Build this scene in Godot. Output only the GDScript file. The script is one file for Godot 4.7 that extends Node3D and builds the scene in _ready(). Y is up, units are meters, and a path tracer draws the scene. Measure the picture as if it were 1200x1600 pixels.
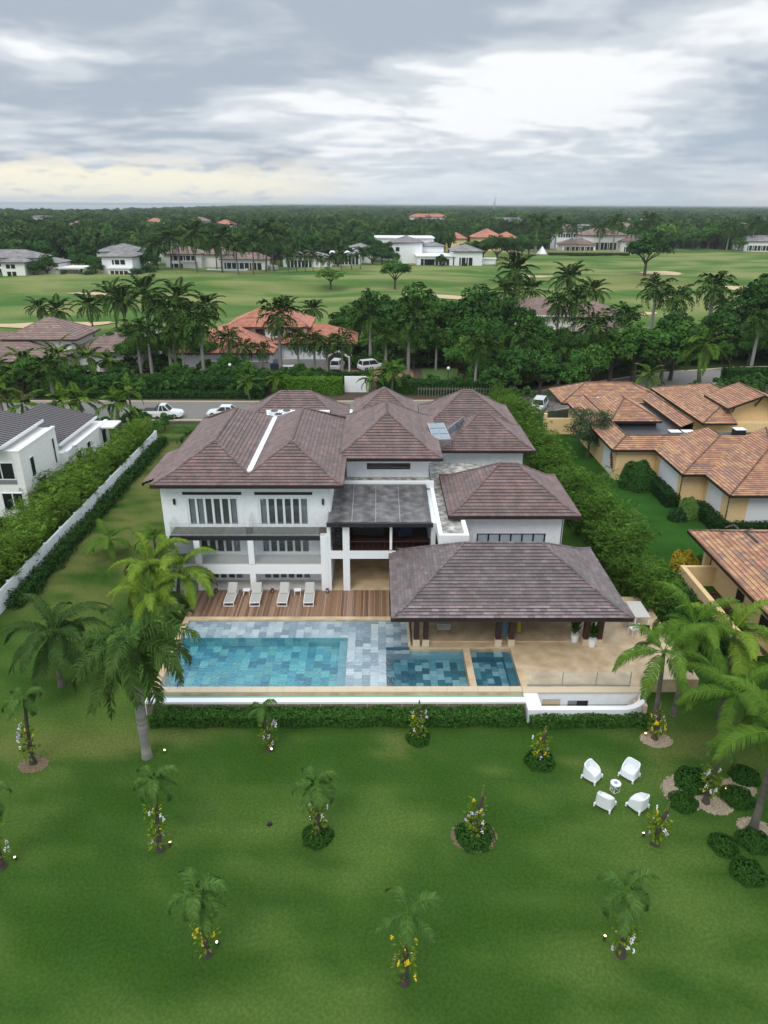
extends Node3D

const DECK := 0.9
var rng := RandomNumberGenerator.new()
var used := {}
var M := {}
var tex := {}


func _ready() -> void:
	rng.seed = 4711
	# camera
	var cam := Camera3D.new()
	cam.name = "camera"
	cam.fov = 71.6
	cam.near = 0.5
	cam.far = 20000.0
	cam.position = Vector3(0, 26.0, 0)
	cam.rotation_degrees = Vector3(-23.45, -0.6, 0.27)
	add_child(cam)
	cam.current = true
	# overcast sky, veiled sun, exposure, air
	var env := Environment.new()
	env.background_mode = Environment.BG_SKY
	var sky := Sky.new()
	var pan := PanoramaSkyMaterial.new()
	pan.panorama = ImageTexture.create_from_image(sky_image())
	pan.energy_multiplier = 1.0
	sky.sky_material = pan
	env.sky = sky
	env.background_energy_multiplier = 1.0
	env.tonemap_mode = Environment.TONE_MAPPER_LINEAR
	env.tonemap_exposure = 1.0
	env.sdfgi_enabled = true
	env.ssao_enabled = true
	env.ssil_enabled = true
	env.fog_enabled = true
	env.fog_density = 0.00011
	env.fog_light_color = Color(0.86, 0.9, 0.93)
	var we := WorldEnvironment.new()
	we.name = "world_environment"
	we.environment = env
	add_child(we)
	var sun := DirectionalLight3D.new()
	sun.name = "sun"
	sun.light_energy = 0.45
	sun.light_color = Color(1.0, 0.97, 0.92)
	sun.light_angular_distance = 30.0
	sun.shadow_enabled = true
	sun.rotation_degrees = Vector3(-50, -24, 0)
	add_child(sun)
	make_materials()
	build_ground()
	build_house()
	build_pavilion()
	build_terrace()
	build_rear_blocks()
	build_left_house()
	build_right_house()
	build_boundaries()
	build_lawn_planting()
	build_furniture()
	build_street()
	build_middle_houses()
	build_golf_houses()
	build_middle_trees()
	build_woodland()


# ---------------------------------------------------------------- sky
var n_big := FastNoiseLite.new()
var n_fine := FastNoiseLite.new()


func bump2(a: float, e: float, ca: float, ce: float, wa: float, we: float) -> float:
	var p := (a - ca) / wa
	var q := (e - ce) / we
	return exp(-p * p - q * q)


func sky_colour(az: float, el: float) -> Color:
	var a := rad_to_deg(az)
	var e := rad_to_deg(el)
	var s := sin(el)
	var k := cos(el) / (maxf(s, 0.0) + 0.09)
	var px := sin(az) * k
	var pz := -cos(az) * k
	var w := n_big.get_noise_2d(px * 0.35 + 40.0, pz * 0.3) * 1.4
	var w2 := n_fine.get_noise_2d(px * 0.7 - 11.0, pz * 0.7 + 5.0) * 0.5
	var n := n_big.get_noise_2d(px * 0.55 + w + w2, pz * 0.5 - w * 0.5) * 0.85
	n += n_fine.get_noise_2d(px * 1.0 + w * 1.6, pz * 1.15 + w + w2) * 0.55
	n += n_fine.get_noise_2d(px * 3.1 - w + w2 * 2.0, pz * 3.6 + w) * 0.3
	var b := 0.05
	b -= 0.6 * bump2(a, e, 9.0, 6.4, 6.5, 1.6) + 0.42 * bump2(a, e, -1.5, 7.4, 4.5, 1.3) + 0.28 * bump2(a, e, 3.0, 5.4, 14.0, 1.9)
	b += 0.3 * bump2(a, e, 20.0, 9.0, 9.0, 1.2)
	b -= 0.5 * bump2(a, e, 27.5, 9.8, 2.2, 0.8) + 0.3 * bump2(a, e, -22.0, 8.9, 9.0, 0.8) + 0.16 * bump2(a, e, 6.0, 8.6, 20.0, 0.8)
	b += 0.4 * bump2(a, e, -21.0, 11.9, 15.0, 1.5) + 0.34 * bump2(a, e, 12.0, 10.4 + a * 0.04, 12.0, 0.9) + 0.36 * bump2(a, e, -20.0, 5.3, 12.0, 1.6)
	b += 0.5 * bump2(a, e, 27.0, 5.0, 9.0, 1.7) + 0.3 * bump2(a, e, 2.0, 12.6, 10.0, 0.8)
	var t := smoothstep(-0.42, 0.62, n * 0.62 + b)
	var c := Color(0.99, 1.01, 1.03).lerp(Color(0.68, 0.735, 0.79), smoothstep(0.0, 0.42, t)).lerp(Color(0.44, 0.505, 0.595), smoothstep(0.42, 1.0, t))
	# a bluer bank of rain cloud low on the right
	c = c.lerp(Color(0.42, 0.52, 0.63), 0.5 * bump2(a, e, 27.0, 4.2, 9.0, 1.6))
	# the clear strips under the cloud base
	var band := smoothstep(-0.2, 0.5, n_fine.get_noise_2d(a * 0.35, e * 2.0) + 0.9 - absf(e - 1.3) * 0.45)
	var strip := bump2(a, e, -24.0, 0.8, 26.0, 1.75) * smoothstep(1.5, -6.0, a) * 1.6
	c = c.lerp(Color(1.06, 0.99, 0.8), clampf(strip, 0.0, 1.0) * band)
	c = c.lerp(Color(0.98, 0.88, 0.76), 0.85 * bump2(a, e, 30.0, 0.45, 5.5, 0.75))
	c = c.lerp(Color(0.66, 0.73, 0.79), 0.75 * bump2(a, e, 10.0, 1.2, 13.0, 1.6))
	# thicker light towards the zenith, as under any closed cloud
	var up := 1.0 + 1.1 * smoothstep(0.2, 0.8, s)
	return Color(c.r * up, c.g * up, c.b * up)


func sky_image() -> Image:
	n_big.seed = 12
	n_big.noise_type = FastNoiseLite.TYPE_SIMPLEX
	n_big.frequency = 0.33
	n_big.fractal_octaves = 4
	n_fine.seed = 77
	n_fine.noise_type = FastNoiseLite.TYPE_SIMPLEX
	n_fine.frequency = 0.6
	n_fine.fractal_octaves = 5
	var w := 1024
	var im := Image.create(w, w / 2, false, Image.FORMAT_RGBF)
	im.fill(Color(0.13, 0.17, 0.12))
	for y in w / 4 + 2:
		var el := PI * (0.5 - (y + 0.5) / (w / 2.0))
		for x in w:
			im.set_pixel(x, y, sky_colour(wrapf(TAU * (x + 0.5) / w, -PI, PI), el))
	im.resize(4096, 2048, Image.INTERPOLATE_BILINEAR)
	for y in range(835, 1026):
		var el := PI * (0.5 - (y + 0.5) / 2048.0)
		for x in range(-448, 448):
			im.set_pixel(posmod(x, 4096), y, sky_colour(TAU * (x + 0.5) / 4096.0, el))
	return im


# ---------------------------------------------------------------- mesh helper
class MB:
	var v := PackedVector3Array()
	var n := PackedVector3Array()
	var c := PackedColorArray()
	var i := PackedInt32Array()
	var col := Color(1, 1, 1)

	func tri(a: Vector3, b: Vector3, d: Vector3) -> void:
		var nn := (b - a).cross(d - a).normalized()
		var k := v.size()
		v.append(a)
		v.append(b)
		v.append(d)
		for q in 3:
			n.append(nn)
			c.append(col)
		i.append(k)
		i.append(k + 2)
		i.append(k + 1)

	func quad(a: Vector3, b: Vector3, d: Vector3, e: Vector3) -> void:  # counter-clockwise seen from outside
		var nn := (d - a).cross(e - b).normalized()
		var k := v.size()
		v.append(a)
		v.append(b)
		v.append(d)
		v.append(e)
		for q in 4:
			n.append(nn)
			c.append(col)
		i.append_array(PackedInt32Array([k, k + 2, k + 1, k, k + 3, k + 2]))

	func poly(p: PackedVector3Array) -> void:
		for k in range(1, p.size() - 1):
			tri(p[0], p[k], p[k + 1])

	func box(at: Vector3, size: Vector3, b := Basis()) -> void:
		var h := size * 0.5
		var x := b.x * h.x
		var y := b.y * h.y
		var z := b.z * h.z
		quad(at - x - y + z, at + x - y + z, at + x + y + z, at - x + y + z)
		quad(at + x - y - z, at - x - y - z, at - x + y - z, at + x + y - z)
		quad(at + x - y + z, at + x - y - z, at + x + y - z, at + x + y + z)
		quad(at - x - y - z, at - x - y + z, at - x + y + z, at - x + y - z)
		quad(at - x + y + z, at + x + y + z, at + x + y - z, at - x + y - z)
		quad(at - x - y - z, at + x - y - z, at + x - y + z, at - x - y + z)

	func span(x0: float, x1: float, y0: float, y1: float, z0: float, z1: float) -> void:
		box(Vector3((x0 + x1) / 2, (y0 + y1) / 2, (z0 + z1) / 2), Vector3(absf(x1 - x0), absf(y1 - y0), absf(z1 - z0)))

	func bar(a: Vector3, b: Vector3, w: float, h: float) -> void:
		var z := (b - a).normalized()
		var x := Vector3.UP.cross(z)
		x = x.normalized() if x.length() > 0.01 else Vector3.RIGHT
		box((a + b) / 2, Vector3(w, h, (b - a).length()), Basis(x, z.cross(x), z))

	func tube(p: PackedVector3Array, r: PackedFloat32Array, sides := 8, capped := true) -> void:
		var k := v.size()
		var x := Vector3.RIGHT
		for j in p.size():
			var t := (p[mini(j + 1, p.size() - 1)] - p[maxi(j - 1, 0)]).normalized()
			x = (x - t * x.dot(t))
			x = x.normalized() if x.length() > 0.05 else t.cross(Vector3.FORWARD).normalized()
			var y := t.cross(x)
			for s in sides:
				var an := TAU * s / sides
				var d := x * cos(an) + y * sin(an)
				v.append(p[j] + d * r[j])
				n.append(d)
				c.append(col)
		for j in p.size() - 1:
			for s in sides:
				var a := k + j * sides + s
				var b := k + j * sides + (s + 1) % sides
				i.append_array(PackedInt32Array([a, a + sides, b, b, a + sides, b + sides]))
		if capped:
			for end in 2:
				var base := k + (p.size() - 1) * sides * end
				var t := (p[1] - p[0]).normalized() * -1.0 if end == 0 else (p[p.size() - 1] - p[p.size() - 2]).normalized()
				var q := v.size()
				for s in sides:
					v.append(v[base + s])
					n.append(t)
					c.append(col)
				for s in range(1, sides - 1):
					i.append_array(PackedInt32Array([q, q + s, q + s + 1] if end == 0 else [q, q + s + 1, q + s]))

	func cyl(a: Vector3, b: Vector3, r0: float, r1: float, sides := 10) -> void:
		tube(PackedVector3Array([a, b]), PackedFloat32Array([r0, r1]), sides)

	func leaf(at: Vector3, d: Vector3, s: Vector3) -> void:  # a pointed rhombus from at along d, half width s
		var m := at + d * 0.45
		quad(at, m + s, at + d, m - s)

	func mesh() -> ArrayMesh:
		var m := ArrayMesh.new()
		var a := []
		a.resize(Mesh.ARRAY_MAX)
		a[Mesh.ARRAY_VERTEX] = v
		a[Mesh.ARRAY_NORMAL] = n
		a[Mesh.ARRAY_COLOR] = c
		a[Mesh.ARRAY_INDEX] = i
		m.add_surface_from_arrays(Mesh.PRIMITIVE_TRIANGLES, a)
		return m


# ---------------------------------------------------------------- nodes
func numbered(called: String) -> String:
	var k: int = used.get(called, -1) + 1
	used[called] = k
	return called if k == 0 else "%s_%03d" % [called, k]


func tag(o: Node3D, label: String, category: String, group := "", kind := "") -> Node3D:
	if label:
		o.set_meta("label", label)
	if category:
		o.set_meta("category", category)
	if group:
		o.set_meta("group", group)
	if kind:
		o.set_meta("kind", kind)
	return o


func thing(called: String, label: String, category: String, at := Vector3.ZERO, turn := 0.0, group := "") -> Node3D:
	var o := Node3D.new()
	o.name = numbered(called)
	add_child(o)
	o.position = at
	o.rotation.y = turn
	return tag(o, label, category, group)


func part(called: String, mesh: Mesh, m: Material, parent: Node, at := Vector3.ZERO) -> MeshInstance3D:
	var o := MeshInstance3D.new()
	o.name = called
	o.mesh = mesh
	o.material_override = m
	o.position = at
	parent.add_child(o, true)
	return o


func stuff(called: String, mesh: Mesh, m: Material, parent: Node) -> MeshInstance3D:
	var o := part(called, mesh, m, parent)
	o.set_meta("kind", "stuff")
	return o


func single(called: String, mesh: Mesh, m: Material, label: String, category: String, at := Vector3.ZERO, turn := 0.0, group := "") -> MeshInstance3D:
	var o := MeshInstance3D.new()
	o.name = numbered(called)
	o.mesh = mesh
	o.material_override = m
	add_child(o)
	o.position = at
	o.rotation.y = turn
	tag(o, label, category, group)
	return o


func setting(called: String, mesh: Mesh, m: Material) -> MeshInstance3D:
	var o := MeshInstance3D.new()
	o.name = numbered(called)
	o.mesh = mesh
	o.material_override = m
	o.set_meta("kind", "structure")
	add_child(o)
	return o


func copy(o: Node3D, called: String, label: String, at: Vector3, turn: float, size := 1.0) -> Node3D:
	var r: Node3D = o.duplicate()
	r.name = numbered(called)
	add_child(r)
	r.position = at
	r.rotation.y = turn
	r.scale = Vector3.ONE * size
	r.set_meta("label", label)
	return r


func bx(x0: float, x1: float, y0: float, y1: float, z0: float, z1: float) -> ArrayMesh:
	var b := MB.new()
	b.span(x0, x1, y0, y1, z0, z1)
	return b.mesh()


func lin(r: float, g: float, b: float) -> Color:
	return Color(r, g, b).srgb_to_linear()


func rf(a: float, b: float) -> float:
	return rng.randf_range(a, b)


# ---------------------------------------------------------------- materials
func noise_tex(size: int, freq: float, seed_: int, lo: Color, hi: Color, oct := 4, kind := FastNoiseLite.TYPE_SIMPLEX_SMOOTH) -> NoiseTexture2D:
	var n := FastNoiseLite.new()
	n.seed = seed_
	n.noise_type = kind
	n.frequency = freq
	n.fractal_octaves = oct
	var t := NoiseTexture2D.new()
	t.width = size
	t.height = size
	t.seamless = true
	t.noise = n
	var g := Gradient.new()
	g.set_color(0, lo)
	g.set_color(1, hi)
	t.color_ramp = g
	return t


func mat(called: String, c: Color, rough := 0.8, vertex := false, opts := {}) -> StandardMaterial3D:
	var m := StandardMaterial3D.new()
	m.resource_name = called
	m.albedo_color = c
	m.roughness = rough
	m.vertex_color_use_as_albedo = vertex
	if opts.has("tex"):
		m.albedo_texture = opts.tex
		m.uv1_triplanar = true
		m.uv1_world_triplanar = true
		m.uv1_scale = Vector3.ONE * float(opts.get("scale", 1.0))
	if opts.has("bump"):
		m.heightmap_enabled = true
		m.heightmap_texture = opts.bump
		m.heightmap_scale = opts.get("depth", 1.0)
	if opts.has("metal"):
		m.metallic = opts.metal
	if opts.has("spec"):
		m.metallic_specular = opts.spec
	if opts.has("back"):
		m.backlight_enabled = true
		m.backlight = Color(1, 1, 1) * float(opts.back)
		m.cull_mode = BaseMaterial3D.CULL_DISABLED
	M[called] = m
	return m


func glass(called: String, c: Color, alpha: float) -> void:
	var m := mat(called, Color(c.r, c.g, c.b, alpha), 0.04)
	m.transparency = BaseMaterial3D.TRANSPARENCY_ALPHA


func make_materials() -> void:
	var grime := noise_tex(512, 0.012, 3, Color(0.945, 0.945, 0.94), Color(1, 1, 1), 5)
	var blotch := noise_tex(512, 0.009, 9, Color(0.76, 0.78, 0.75), Color(1, 1, 1), 5)
	var fine := noise_tex(512, 0.05, 5, Color(0.82, 0.82, 0.82), Color(1, 1, 1), 4)
	var turf := noise_tex(1024, 0.03, 21, Color(0.76, 0.8, 0.7), Color(1, 1, 0.98), 6)
	var streak := noise_tex(512, 0.03, 31, Color(0.74, 0.73, 0.71), Color(1, 1, 1), 5)
	var wet := noise_tex(512, 0.008, 41, Color(0.5, 0.5, 0.5), Color(1, 1, 1), 5)
	var travertine := noise_tex(1024, 0.006, 61, Color(0.8, 0.76, 0.7), Color(1, 1, 1), 6)
	var leafmix := noise_tex(512, 0.02, 71, Color(0.62, 0.7, 0.55), Color(1, 1, 1), 5)
	tex = {"grime": grime, "fine": fine, "turf": turf, "travertine": travertine, "leafmix": leafmix}
	mat("lawn", Color.WHITE, 0.9, true, {"tex": turf, "scale": 0.17, "bump": turf, "depth": 1.2, "spec": 0.1})
	mat("golf", Color.WHITE, 0.9, true, {"tex": turf, "scale": 0.05, "spec": 0.2})
	mat("soil", Color(0.3, 0.25, 0.18), 1.0, false, {"tex": fine, "scale": 0.7})
	mat("woodfloor", Color(0.16, 0.22, 0.12), 1.0, false, {"tex": turf, "scale": 0.02})
	mat("road", Color(0.46, 0.45, 0.43), 0.85, false, {"tex": grime, "scale": 0.13})
	mat("sea", Color(0.42, 0.47, 0.5), 0.25)
	mat("sand", Color(0.8, 0.71, 0.56), 1.0, false, {"tex": fine, "scale": 0.2})
	mat("render_white", Color(0.94, 0.955, 0.97), 0.7, false, {"tex": grime, "scale": 0.23})
	mat("white", Color(0.9, 0.91, 0.92), 0.5)
	mat("render_left", Color(0.94, 0.94, 0.93), 0.75, false, {"tex": grime, "scale": 0.3})
	mat("ochre", Color(0.92, 0.8, 0.6), 0.85, false, {"tex": grime, "scale": 0.3})
	mat("slab", Color(0.74, 0.73, 0.71), 0.85, false, {"tex": grime, "scale": 0.35})
	mat("stained_roof", Color(0.84, 0.83, 0.8), 0.85, false, {"tex": wet, "scale": 0.3})
	mat("tile", Color.WHITE, 0.62, true, {"tex": blotch, "scale": 0.16, "spec": 0.5})
	mat("terracotta", Color.WHITE, 0.8, true, {"tex": grime, "scale": 0.3})
	mat("roof_deck", Color(0.2, 0.16, 0.15), 0.9)
	mat("fascia", Color(0.16, 0.12, 0.11), 0.5)
	mat("soffit", Color(0.6, 0.6, 0.6), 0.8)
	mat("dark_frame", Color(0.13, 0.13, 0.14), 0.5)
	mat("grey_seam", Color.WHITE, 0.5, true, {"metal": 0.2})
	mat("wood", Color.WHITE, 0.6, true, {"tex": streak, "scale": 0.8})
	mat("dark_wood", Color(0.26, 0.15, 0.11), 0.5, false, {"tex": streak, "scale": 0.7})
	mat("balcony_floor", Color(0.44, 0.39, 0.36), 0.55, false, {"tex": wet, "scale": 0.8})
	mat("stone_floor", Color(0.83, 0.75, 0.63), 0.5, false, {"tex": travertine, "scale": 0.12})
	mat("coping", Color(0.86, 0.79, 0.68), 0.7, false, {"tex": fine, "scale": 0.6})
	mat("wall_stone", Color(0.5, 0.48, 0.4), 0.95, false, {"tex": fine, "scale": 1.2, "bump": fine, "depth": 3.0})
	mat("smoked_panel", Color(0.5, 0.49, 0.49), 0.35, false, {"tex": wet, "scale": 0.23})
	mat("plain", Color.WHITE, 0.75, true)
	mat("gloss", Color.WHITE, 0.3, true)
	mat("solar", Color(0.5, 0.56, 0.6), 0.2)
	mat("metal", Color(0.65, 0.66, 0.68), 0.4, false, {"metal": 0.6})
	mat("interior", Color(0.24, 0.2, 0.18), 0.8)
	mat("curtain", Color(0.66, 0.71, 0.75), 0.9)
	mat("fabric", Color(0.74, 0.73, 0.71), 0.9, false, {"tex": fine, "scale": 3.0})
	mat("resin", Color(0.86, 0.875, 0.89), 0.45)
	mat("leaf", Color.WHITE, 0.8, true, {"back": 0.3, "spec": 0.08})
	mat("frond", Color.WHITE, 0.7, true, {"back": 0.3, "spec": 0.1})
	mat("bark", Color.WHITE, 0.9, true, {"tex": fine, "scale": 1.5})
	mat("pool_tile", Color.WHITE, 0.45, true, {"tex": streak, "scale": 0.9})
	glass("pane", Color(0.5, 0.56, 0.58), 0.14)
	glass("dark_pane", Color(0.05, 0.06, 0.07), 0.35)
	glass("rail_glass", Color(0.7, 0.78, 0.78), 0.1)
	glass("water", Color(0.2, 0.5, 0.55), 0.05)
	var ripple := noise_tex(512, 0.02, 91, Color(0, 0, 0), Color(1, 1, 1), 4)
	var w: StandardMaterial3D = M.water
	w.roughness = 0.02
	w.uv1_triplanar = true
	w.uv1_world_triplanar = true
	w.uv1_scale = Vector3.ONE * 0.35
	w.heightmap_enabled = true
	w.heightmap_texture = ripple
	w.heightmap_scale = 1.6
	mat("window_dark", Color(0.13, 0.14, 0.15), 0.12)
	var l := mat("lamp_lens", Color(1, 0.95, 0.8), 0.4)
	l.emission_enabled = true
	l.emission = Color(1.0, 0.86, 0.6)
	l.emission_energy_multiplier = 2.0


# ---------------------------------------------------------------- roofs
const MAUVE := [Color(0.51, 0.42, 0.415), Color(0.495, 0.415, 0.415), Color(0.525, 0.425, 0.415), Color(0.485, 0.415, 0.415), Color(0.515, 0.425, 0.425), Color(0.545, 0.43, 0.415), Color(0.5, 0.43, 0.425)]
const PLUM := [Color(0.49, 0.43, 0.44), Color(0.465, 0.42, 0.43), Color(0.515, 0.45, 0.46), Color(0.45, 0.42, 0.425), Color(0.495, 0.435, 0.45), Color(0.53, 0.475, 0.48), Color(0.475, 0.435, 0.435)]
const CLAY := [Color(0.68, 0.51, 0.4), Color(0.71, 0.555, 0.43), Color(0.61, 0.46, 0.385), Color(0.72, 0.57, 0.43), Color(0.65, 0.47, 0.385), Color(0.57, 0.46, 0.42), Color(0.69, 0.5, 0.395)]
const BROWN := [Color(0.54, 0.45, 0.42), Color(0.5, 0.42, 0.4), Color(0.57, 0.48, 0.44), Color(0.52, 0.45, 0.43)]
const REDCLAY := [Color(0.71, 0.47, 0.39), Color(0.67, 0.44, 0.37), Color(0.74, 0.5, 0.41), Color(0.69, 0.48, 0.41)]
const GREYROOF := [Color(0.55, 0.54, 0.55), Color(0.5, 0.49, 0.5), Color(0.57, 0.56, 0.56)]


func u_range(p: PackedVector2Array, v: float) -> Vector2:
	var lo := INF
	var hi := -INF
	for k in p.size():
		var a := p[k]
		var b := p[(k + 1) % p.size()]
		if (a.y <= v and b.y >= v) or (a.y >= v and b.y <= v):
			if absf(a.y - b.y) < 1e-6:
				lo = minf(lo, minf(a.x, b.x))
				hi = maxf(hi, maxf(a.x, b.x))
			else:
				var x := a.x + (b.x - a.x) * (v - a.y) / (b.y - a.y)
				lo = minf(lo, x)
				hi = maxf(hi, x)
	return Vector2(lo, hi)


# Lays courses of tiles on a flat convex face (points counter-clockwise from outside, first edge the eave). single_tiles: a node that takes the first whole tiles as parts of their own.
func tile_face(mb: MB, pts: Array, course: float, tw: float, pal: Array, thick := 0.04, single_tiles: Node = null, most := 0) -> void:
	var o: Vector3 = pts[0]
	var uu: Vector3 = (pts[1] - o).normalized()
	var nn: Vector3 = (pts[1] - o).cross(pts[2] - o).normalized()
	var vv := nn.cross(uu)
	var p2 := PackedVector2Array()
	var vmax := 0.0
	for p in pts:
		p2.append(Vector2((p - o).dot(uu), (p - o).dot(vv)))
		vmax = maxf(vmax, p2[p2.size() - 1].y)
	var rows := maxi(1, roundi(vmax / course))
	var ch := vmax / rows
	var whole: ArrayMesh = null
	for k in rows:
		var v0 := k * ch
		var v1 := v0 + ch
		var r0 := u_range(p2, v0 + 1e-4)
		var r1 := u_range(p2, v1 - 1e-4)
		var umin := minf(r0.x, r1.x)
		var umax := maxf(r0.y, r1.y)
		var off := (0.5 if k % 2 else 0.0) * tw + rf(-0.05, 0.05) * tw
		var i0 := floori((umin - off) / tw)
		var i1 := ceili((umax - off) / tw)
		var last: Color = pal[rng.randi() % pal.size()]
		var rowtone := rf(0.96, 1.04)
		for q in range(i0, i1):
			var ua := off + q * tw + 0.004
			var ub := off + (q + 1) * tw - 0.004
			if rng.randf() < 0.6:
				last = pal[rng.randi() % pal.size()]
			var t := rf(0.94, 1.06) * rowtone
			var cc := Color(last.r * t, last.g * t, last.b * t).srgb_to_linear()
			mb.col = cc
			var lift0 := thick + rf(-0.006, 0.006)
			var inside := ua >= r0.x and ub <= r0.y and ua >= r1.x and ub <= r1.y
			if inside:
				if single_tiles and single_tiles.get_child_count() < most:
					if whole == null:
						var wb := MB.new()
						wb.box(Vector3(0, 0.012, 0), Vector3(tw - 0.008, 0.026, ch + 0.03), Basis(Vector3.RIGHT, -atan2(thick, ch)))
						whole = wb.mesh()
					var o3 := part("roof_tile", whole, M["tile_%d" % (rng.randi() % 8)], single_tiles)
					o3.transform = Transform3D(Basis(uu, nn, -vv), o + uu * (ua + ub) * 0.5 + vv * (v0 + v1) * 0.5 + nn * thick * 0.5)
					continue
				var a := o + uu * ua + vv * v0
				var b := o + uu * ub + vv * v0
				var d := o + uu * ub + vv * v1
				var e := o + uu * ua + vv * v1
				var up := nn * lift0
				mb.quad(a + up, b + up, d + nn * 0.006, e + nn * 0.006)
				mb.quad(a, b, b + up, a + up)
			else:
				var got := Geometry2D.intersect_polygons(PackedVector2Array([Vector2(ua, v0), Vector2(ub, v0), Vector2(ub, v1), Vector2(ua, v1)]), p2)
				if got.is_empty():
					continue
				var g: PackedVector2Array = got[0]
				if Geometry2D.is_polygon_clockwise(g):
					g.reverse()
				var p3 := PackedVector3Array()
				for w in g:
					p3.append(o + uu * w.x + vv * w.y + nn * lerpf(lift0, 0.006, (w.y - v0) / ch))
				mb.poly(p3)
				for w in g.size():
					var a2 := g[w]
					var b2 := g[(w + 1) % g.size()]
					if absf(a2.y - v0) < 1e-3 and absf(b2.y - v0) < 1e-3:
						mb.quad(o + uu * a2.x + vv * v0, o + uu * b2.x + vv * v0, p3[(w + 1) % g.size()], p3[w])


func caps(mb: MB, a: Vector3, b: Vector3, pal: Array, r := 0.1) -> void:
	var d := b - a
	var count := maxi(1, roundi(d.length() / 0.36))
	for k in count:
		var t := rf(0.85, 1.08)
		var cc: Color = pal[rng.randi() % pal.size()]
		if pal == CLAY:
			t *= 0.62
		mb.col = Color(cc.r * t, cc.g * t, cc.b * t).srgb_to_linear()
		var p := a + d * (float(k) / count) + Vector3(0, 0.035, 0)
		var q := a + d * ((k + 1.12) / count) + Vector3(0, 0.025, 0)
		mb.tube(PackedVector3Array([p, q]), PackedFloat32Array([r, r * 0.84]), 6, true)


# faces: arrays of points; lines: pairs of points under the ridge tiles; rims: eave edges, pairs of points
func build_roof(parent: Node, faces: Array, lines: Array, rims: Array, pal: Array, m: Material, course := 0.29, tw := 0.32, most := 0) -> MeshInstance3D:
	var deck := MB.new()
	for f in faces:
		var nn: Vector3 = (f[1] - f[0]).cross(f[2] - f[0]).normalized()
		var p := PackedVector3Array()
		for q in f:
			p.append(q - nn * 0.012)
		deck.poly(p)
		p.clear()
		for q in f:
			p.append(q - nn * 0.1)
		p.reverse()
		deck.poly(p)
	for r in rims:
		deck.bar(r[0] + Vector3(0, -0.1, 0), r[1] + Vector3(0, -0.1, 0), 0.09, 0.2)
	var roof := part("roof", deck.mesh(), M.fascia, parent)
	var tiles := MB.new()
	var k := 0
	for f in faces:
		tile_face(tiles, f, course, tw, pal, 0.075, roof if most and k == 0 else null, most)
		k += 1
	stuff("roof_tiles", tiles.mesh(), m, roof)
	var cap := MB.new()
	for l in lines:
		caps(cap, l[0], l[1], pal)
	stuff("ridge_tiles", cap.mesh(), m, roof)
	return roof


func hip_faces(x0: float, x1: float, zb: float, zf: float, e: float, s: float, fl: float) -> Array:
	var d := minf(x1 - x0, zf - zb) / 2.0
	var y := func(t: float) -> float: return e + t * s * 0.62 if t <= fl else e + fl * s * 0.62 + (t - fl) * s
	var ring := func(t: float) -> Array: return [Vector3(x0 + t, y.call(t), zf - t), Vector3(x1 - t, y.call(t), zf - t), Vector3(x1 - t, y.call(t), zb + t), Vector3(x0 + t, y.call(t), zb + t)]
	var r0: Array = ring.call(0.0)
	var r1: Array = ring.call(fl)
	var r2: Array = ring.call(d)
	var faces := []
	var lines := []
	var rims := []
	for k in 4:
		var j := (k + 1) % 4
		faces.append([r0[k], r0[j], r1[j], r1[k]])
		if (r2[k] - r2[j]).length() < 0.02:
			faces.append([r1[k], r1[j], r2[k]])
		else:
			faces.append([r1[k], r1[j], r2[j], r2[k]])
		lines.append([r0[k], r1[k]])
		lines.append([r1[k], r2[k]])
		rims.append([r0[k], r0[j]])
	if (r2[0] - r2[2]).length() > 0.1:
		lines.append([r2[0], r2[1]] if (r2[0] - r2[1]).length() > 0.05 else [r2[1], r2[2]])
	return [faces, lines, rims]


func hip_roof(parent: Node, x0: float, x1: float, zb: float, zf: float, e: float, s: float, fl: float, pal: Array, m: Material, course := 0.29, tw := 0.32, most := 0) -> MeshInstance3D:
	var h := hip_faces(x0, x1, zb, zf, e, s, fl)
	var r := build_roof(parent, h[0], h[1], h[2], pal, m, course, tw, most)
	part("soffit", bx(x0 + 0.06, x1 - 0.06, e - 0.2, e - 0.17, zb + 0.06, zf - 0.06), M.soffit, r)
	return r


func wall_with_openings(mb: MB, x0: float, x1: float, y0: float, y1: float, zf: float, t: float, holes: Array) -> void:  # holes: [x0, x1, y0, y1] from left to right, wall front at zf
	var x := x0
	for h in holes:
		mb.span(x, h[0], y0, y1, zf - t, zf)
		if h[2] > y0:
			mb.span(h[0], h[1], y0, h[2], zf - t, zf)
		if h[3] < y1:
			mb.span(h[0], h[1], h[3], y1, zf - t, zf)
		x = h[1]
	mb.span(x, x1, y0, y1, zf - t, zf)


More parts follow.
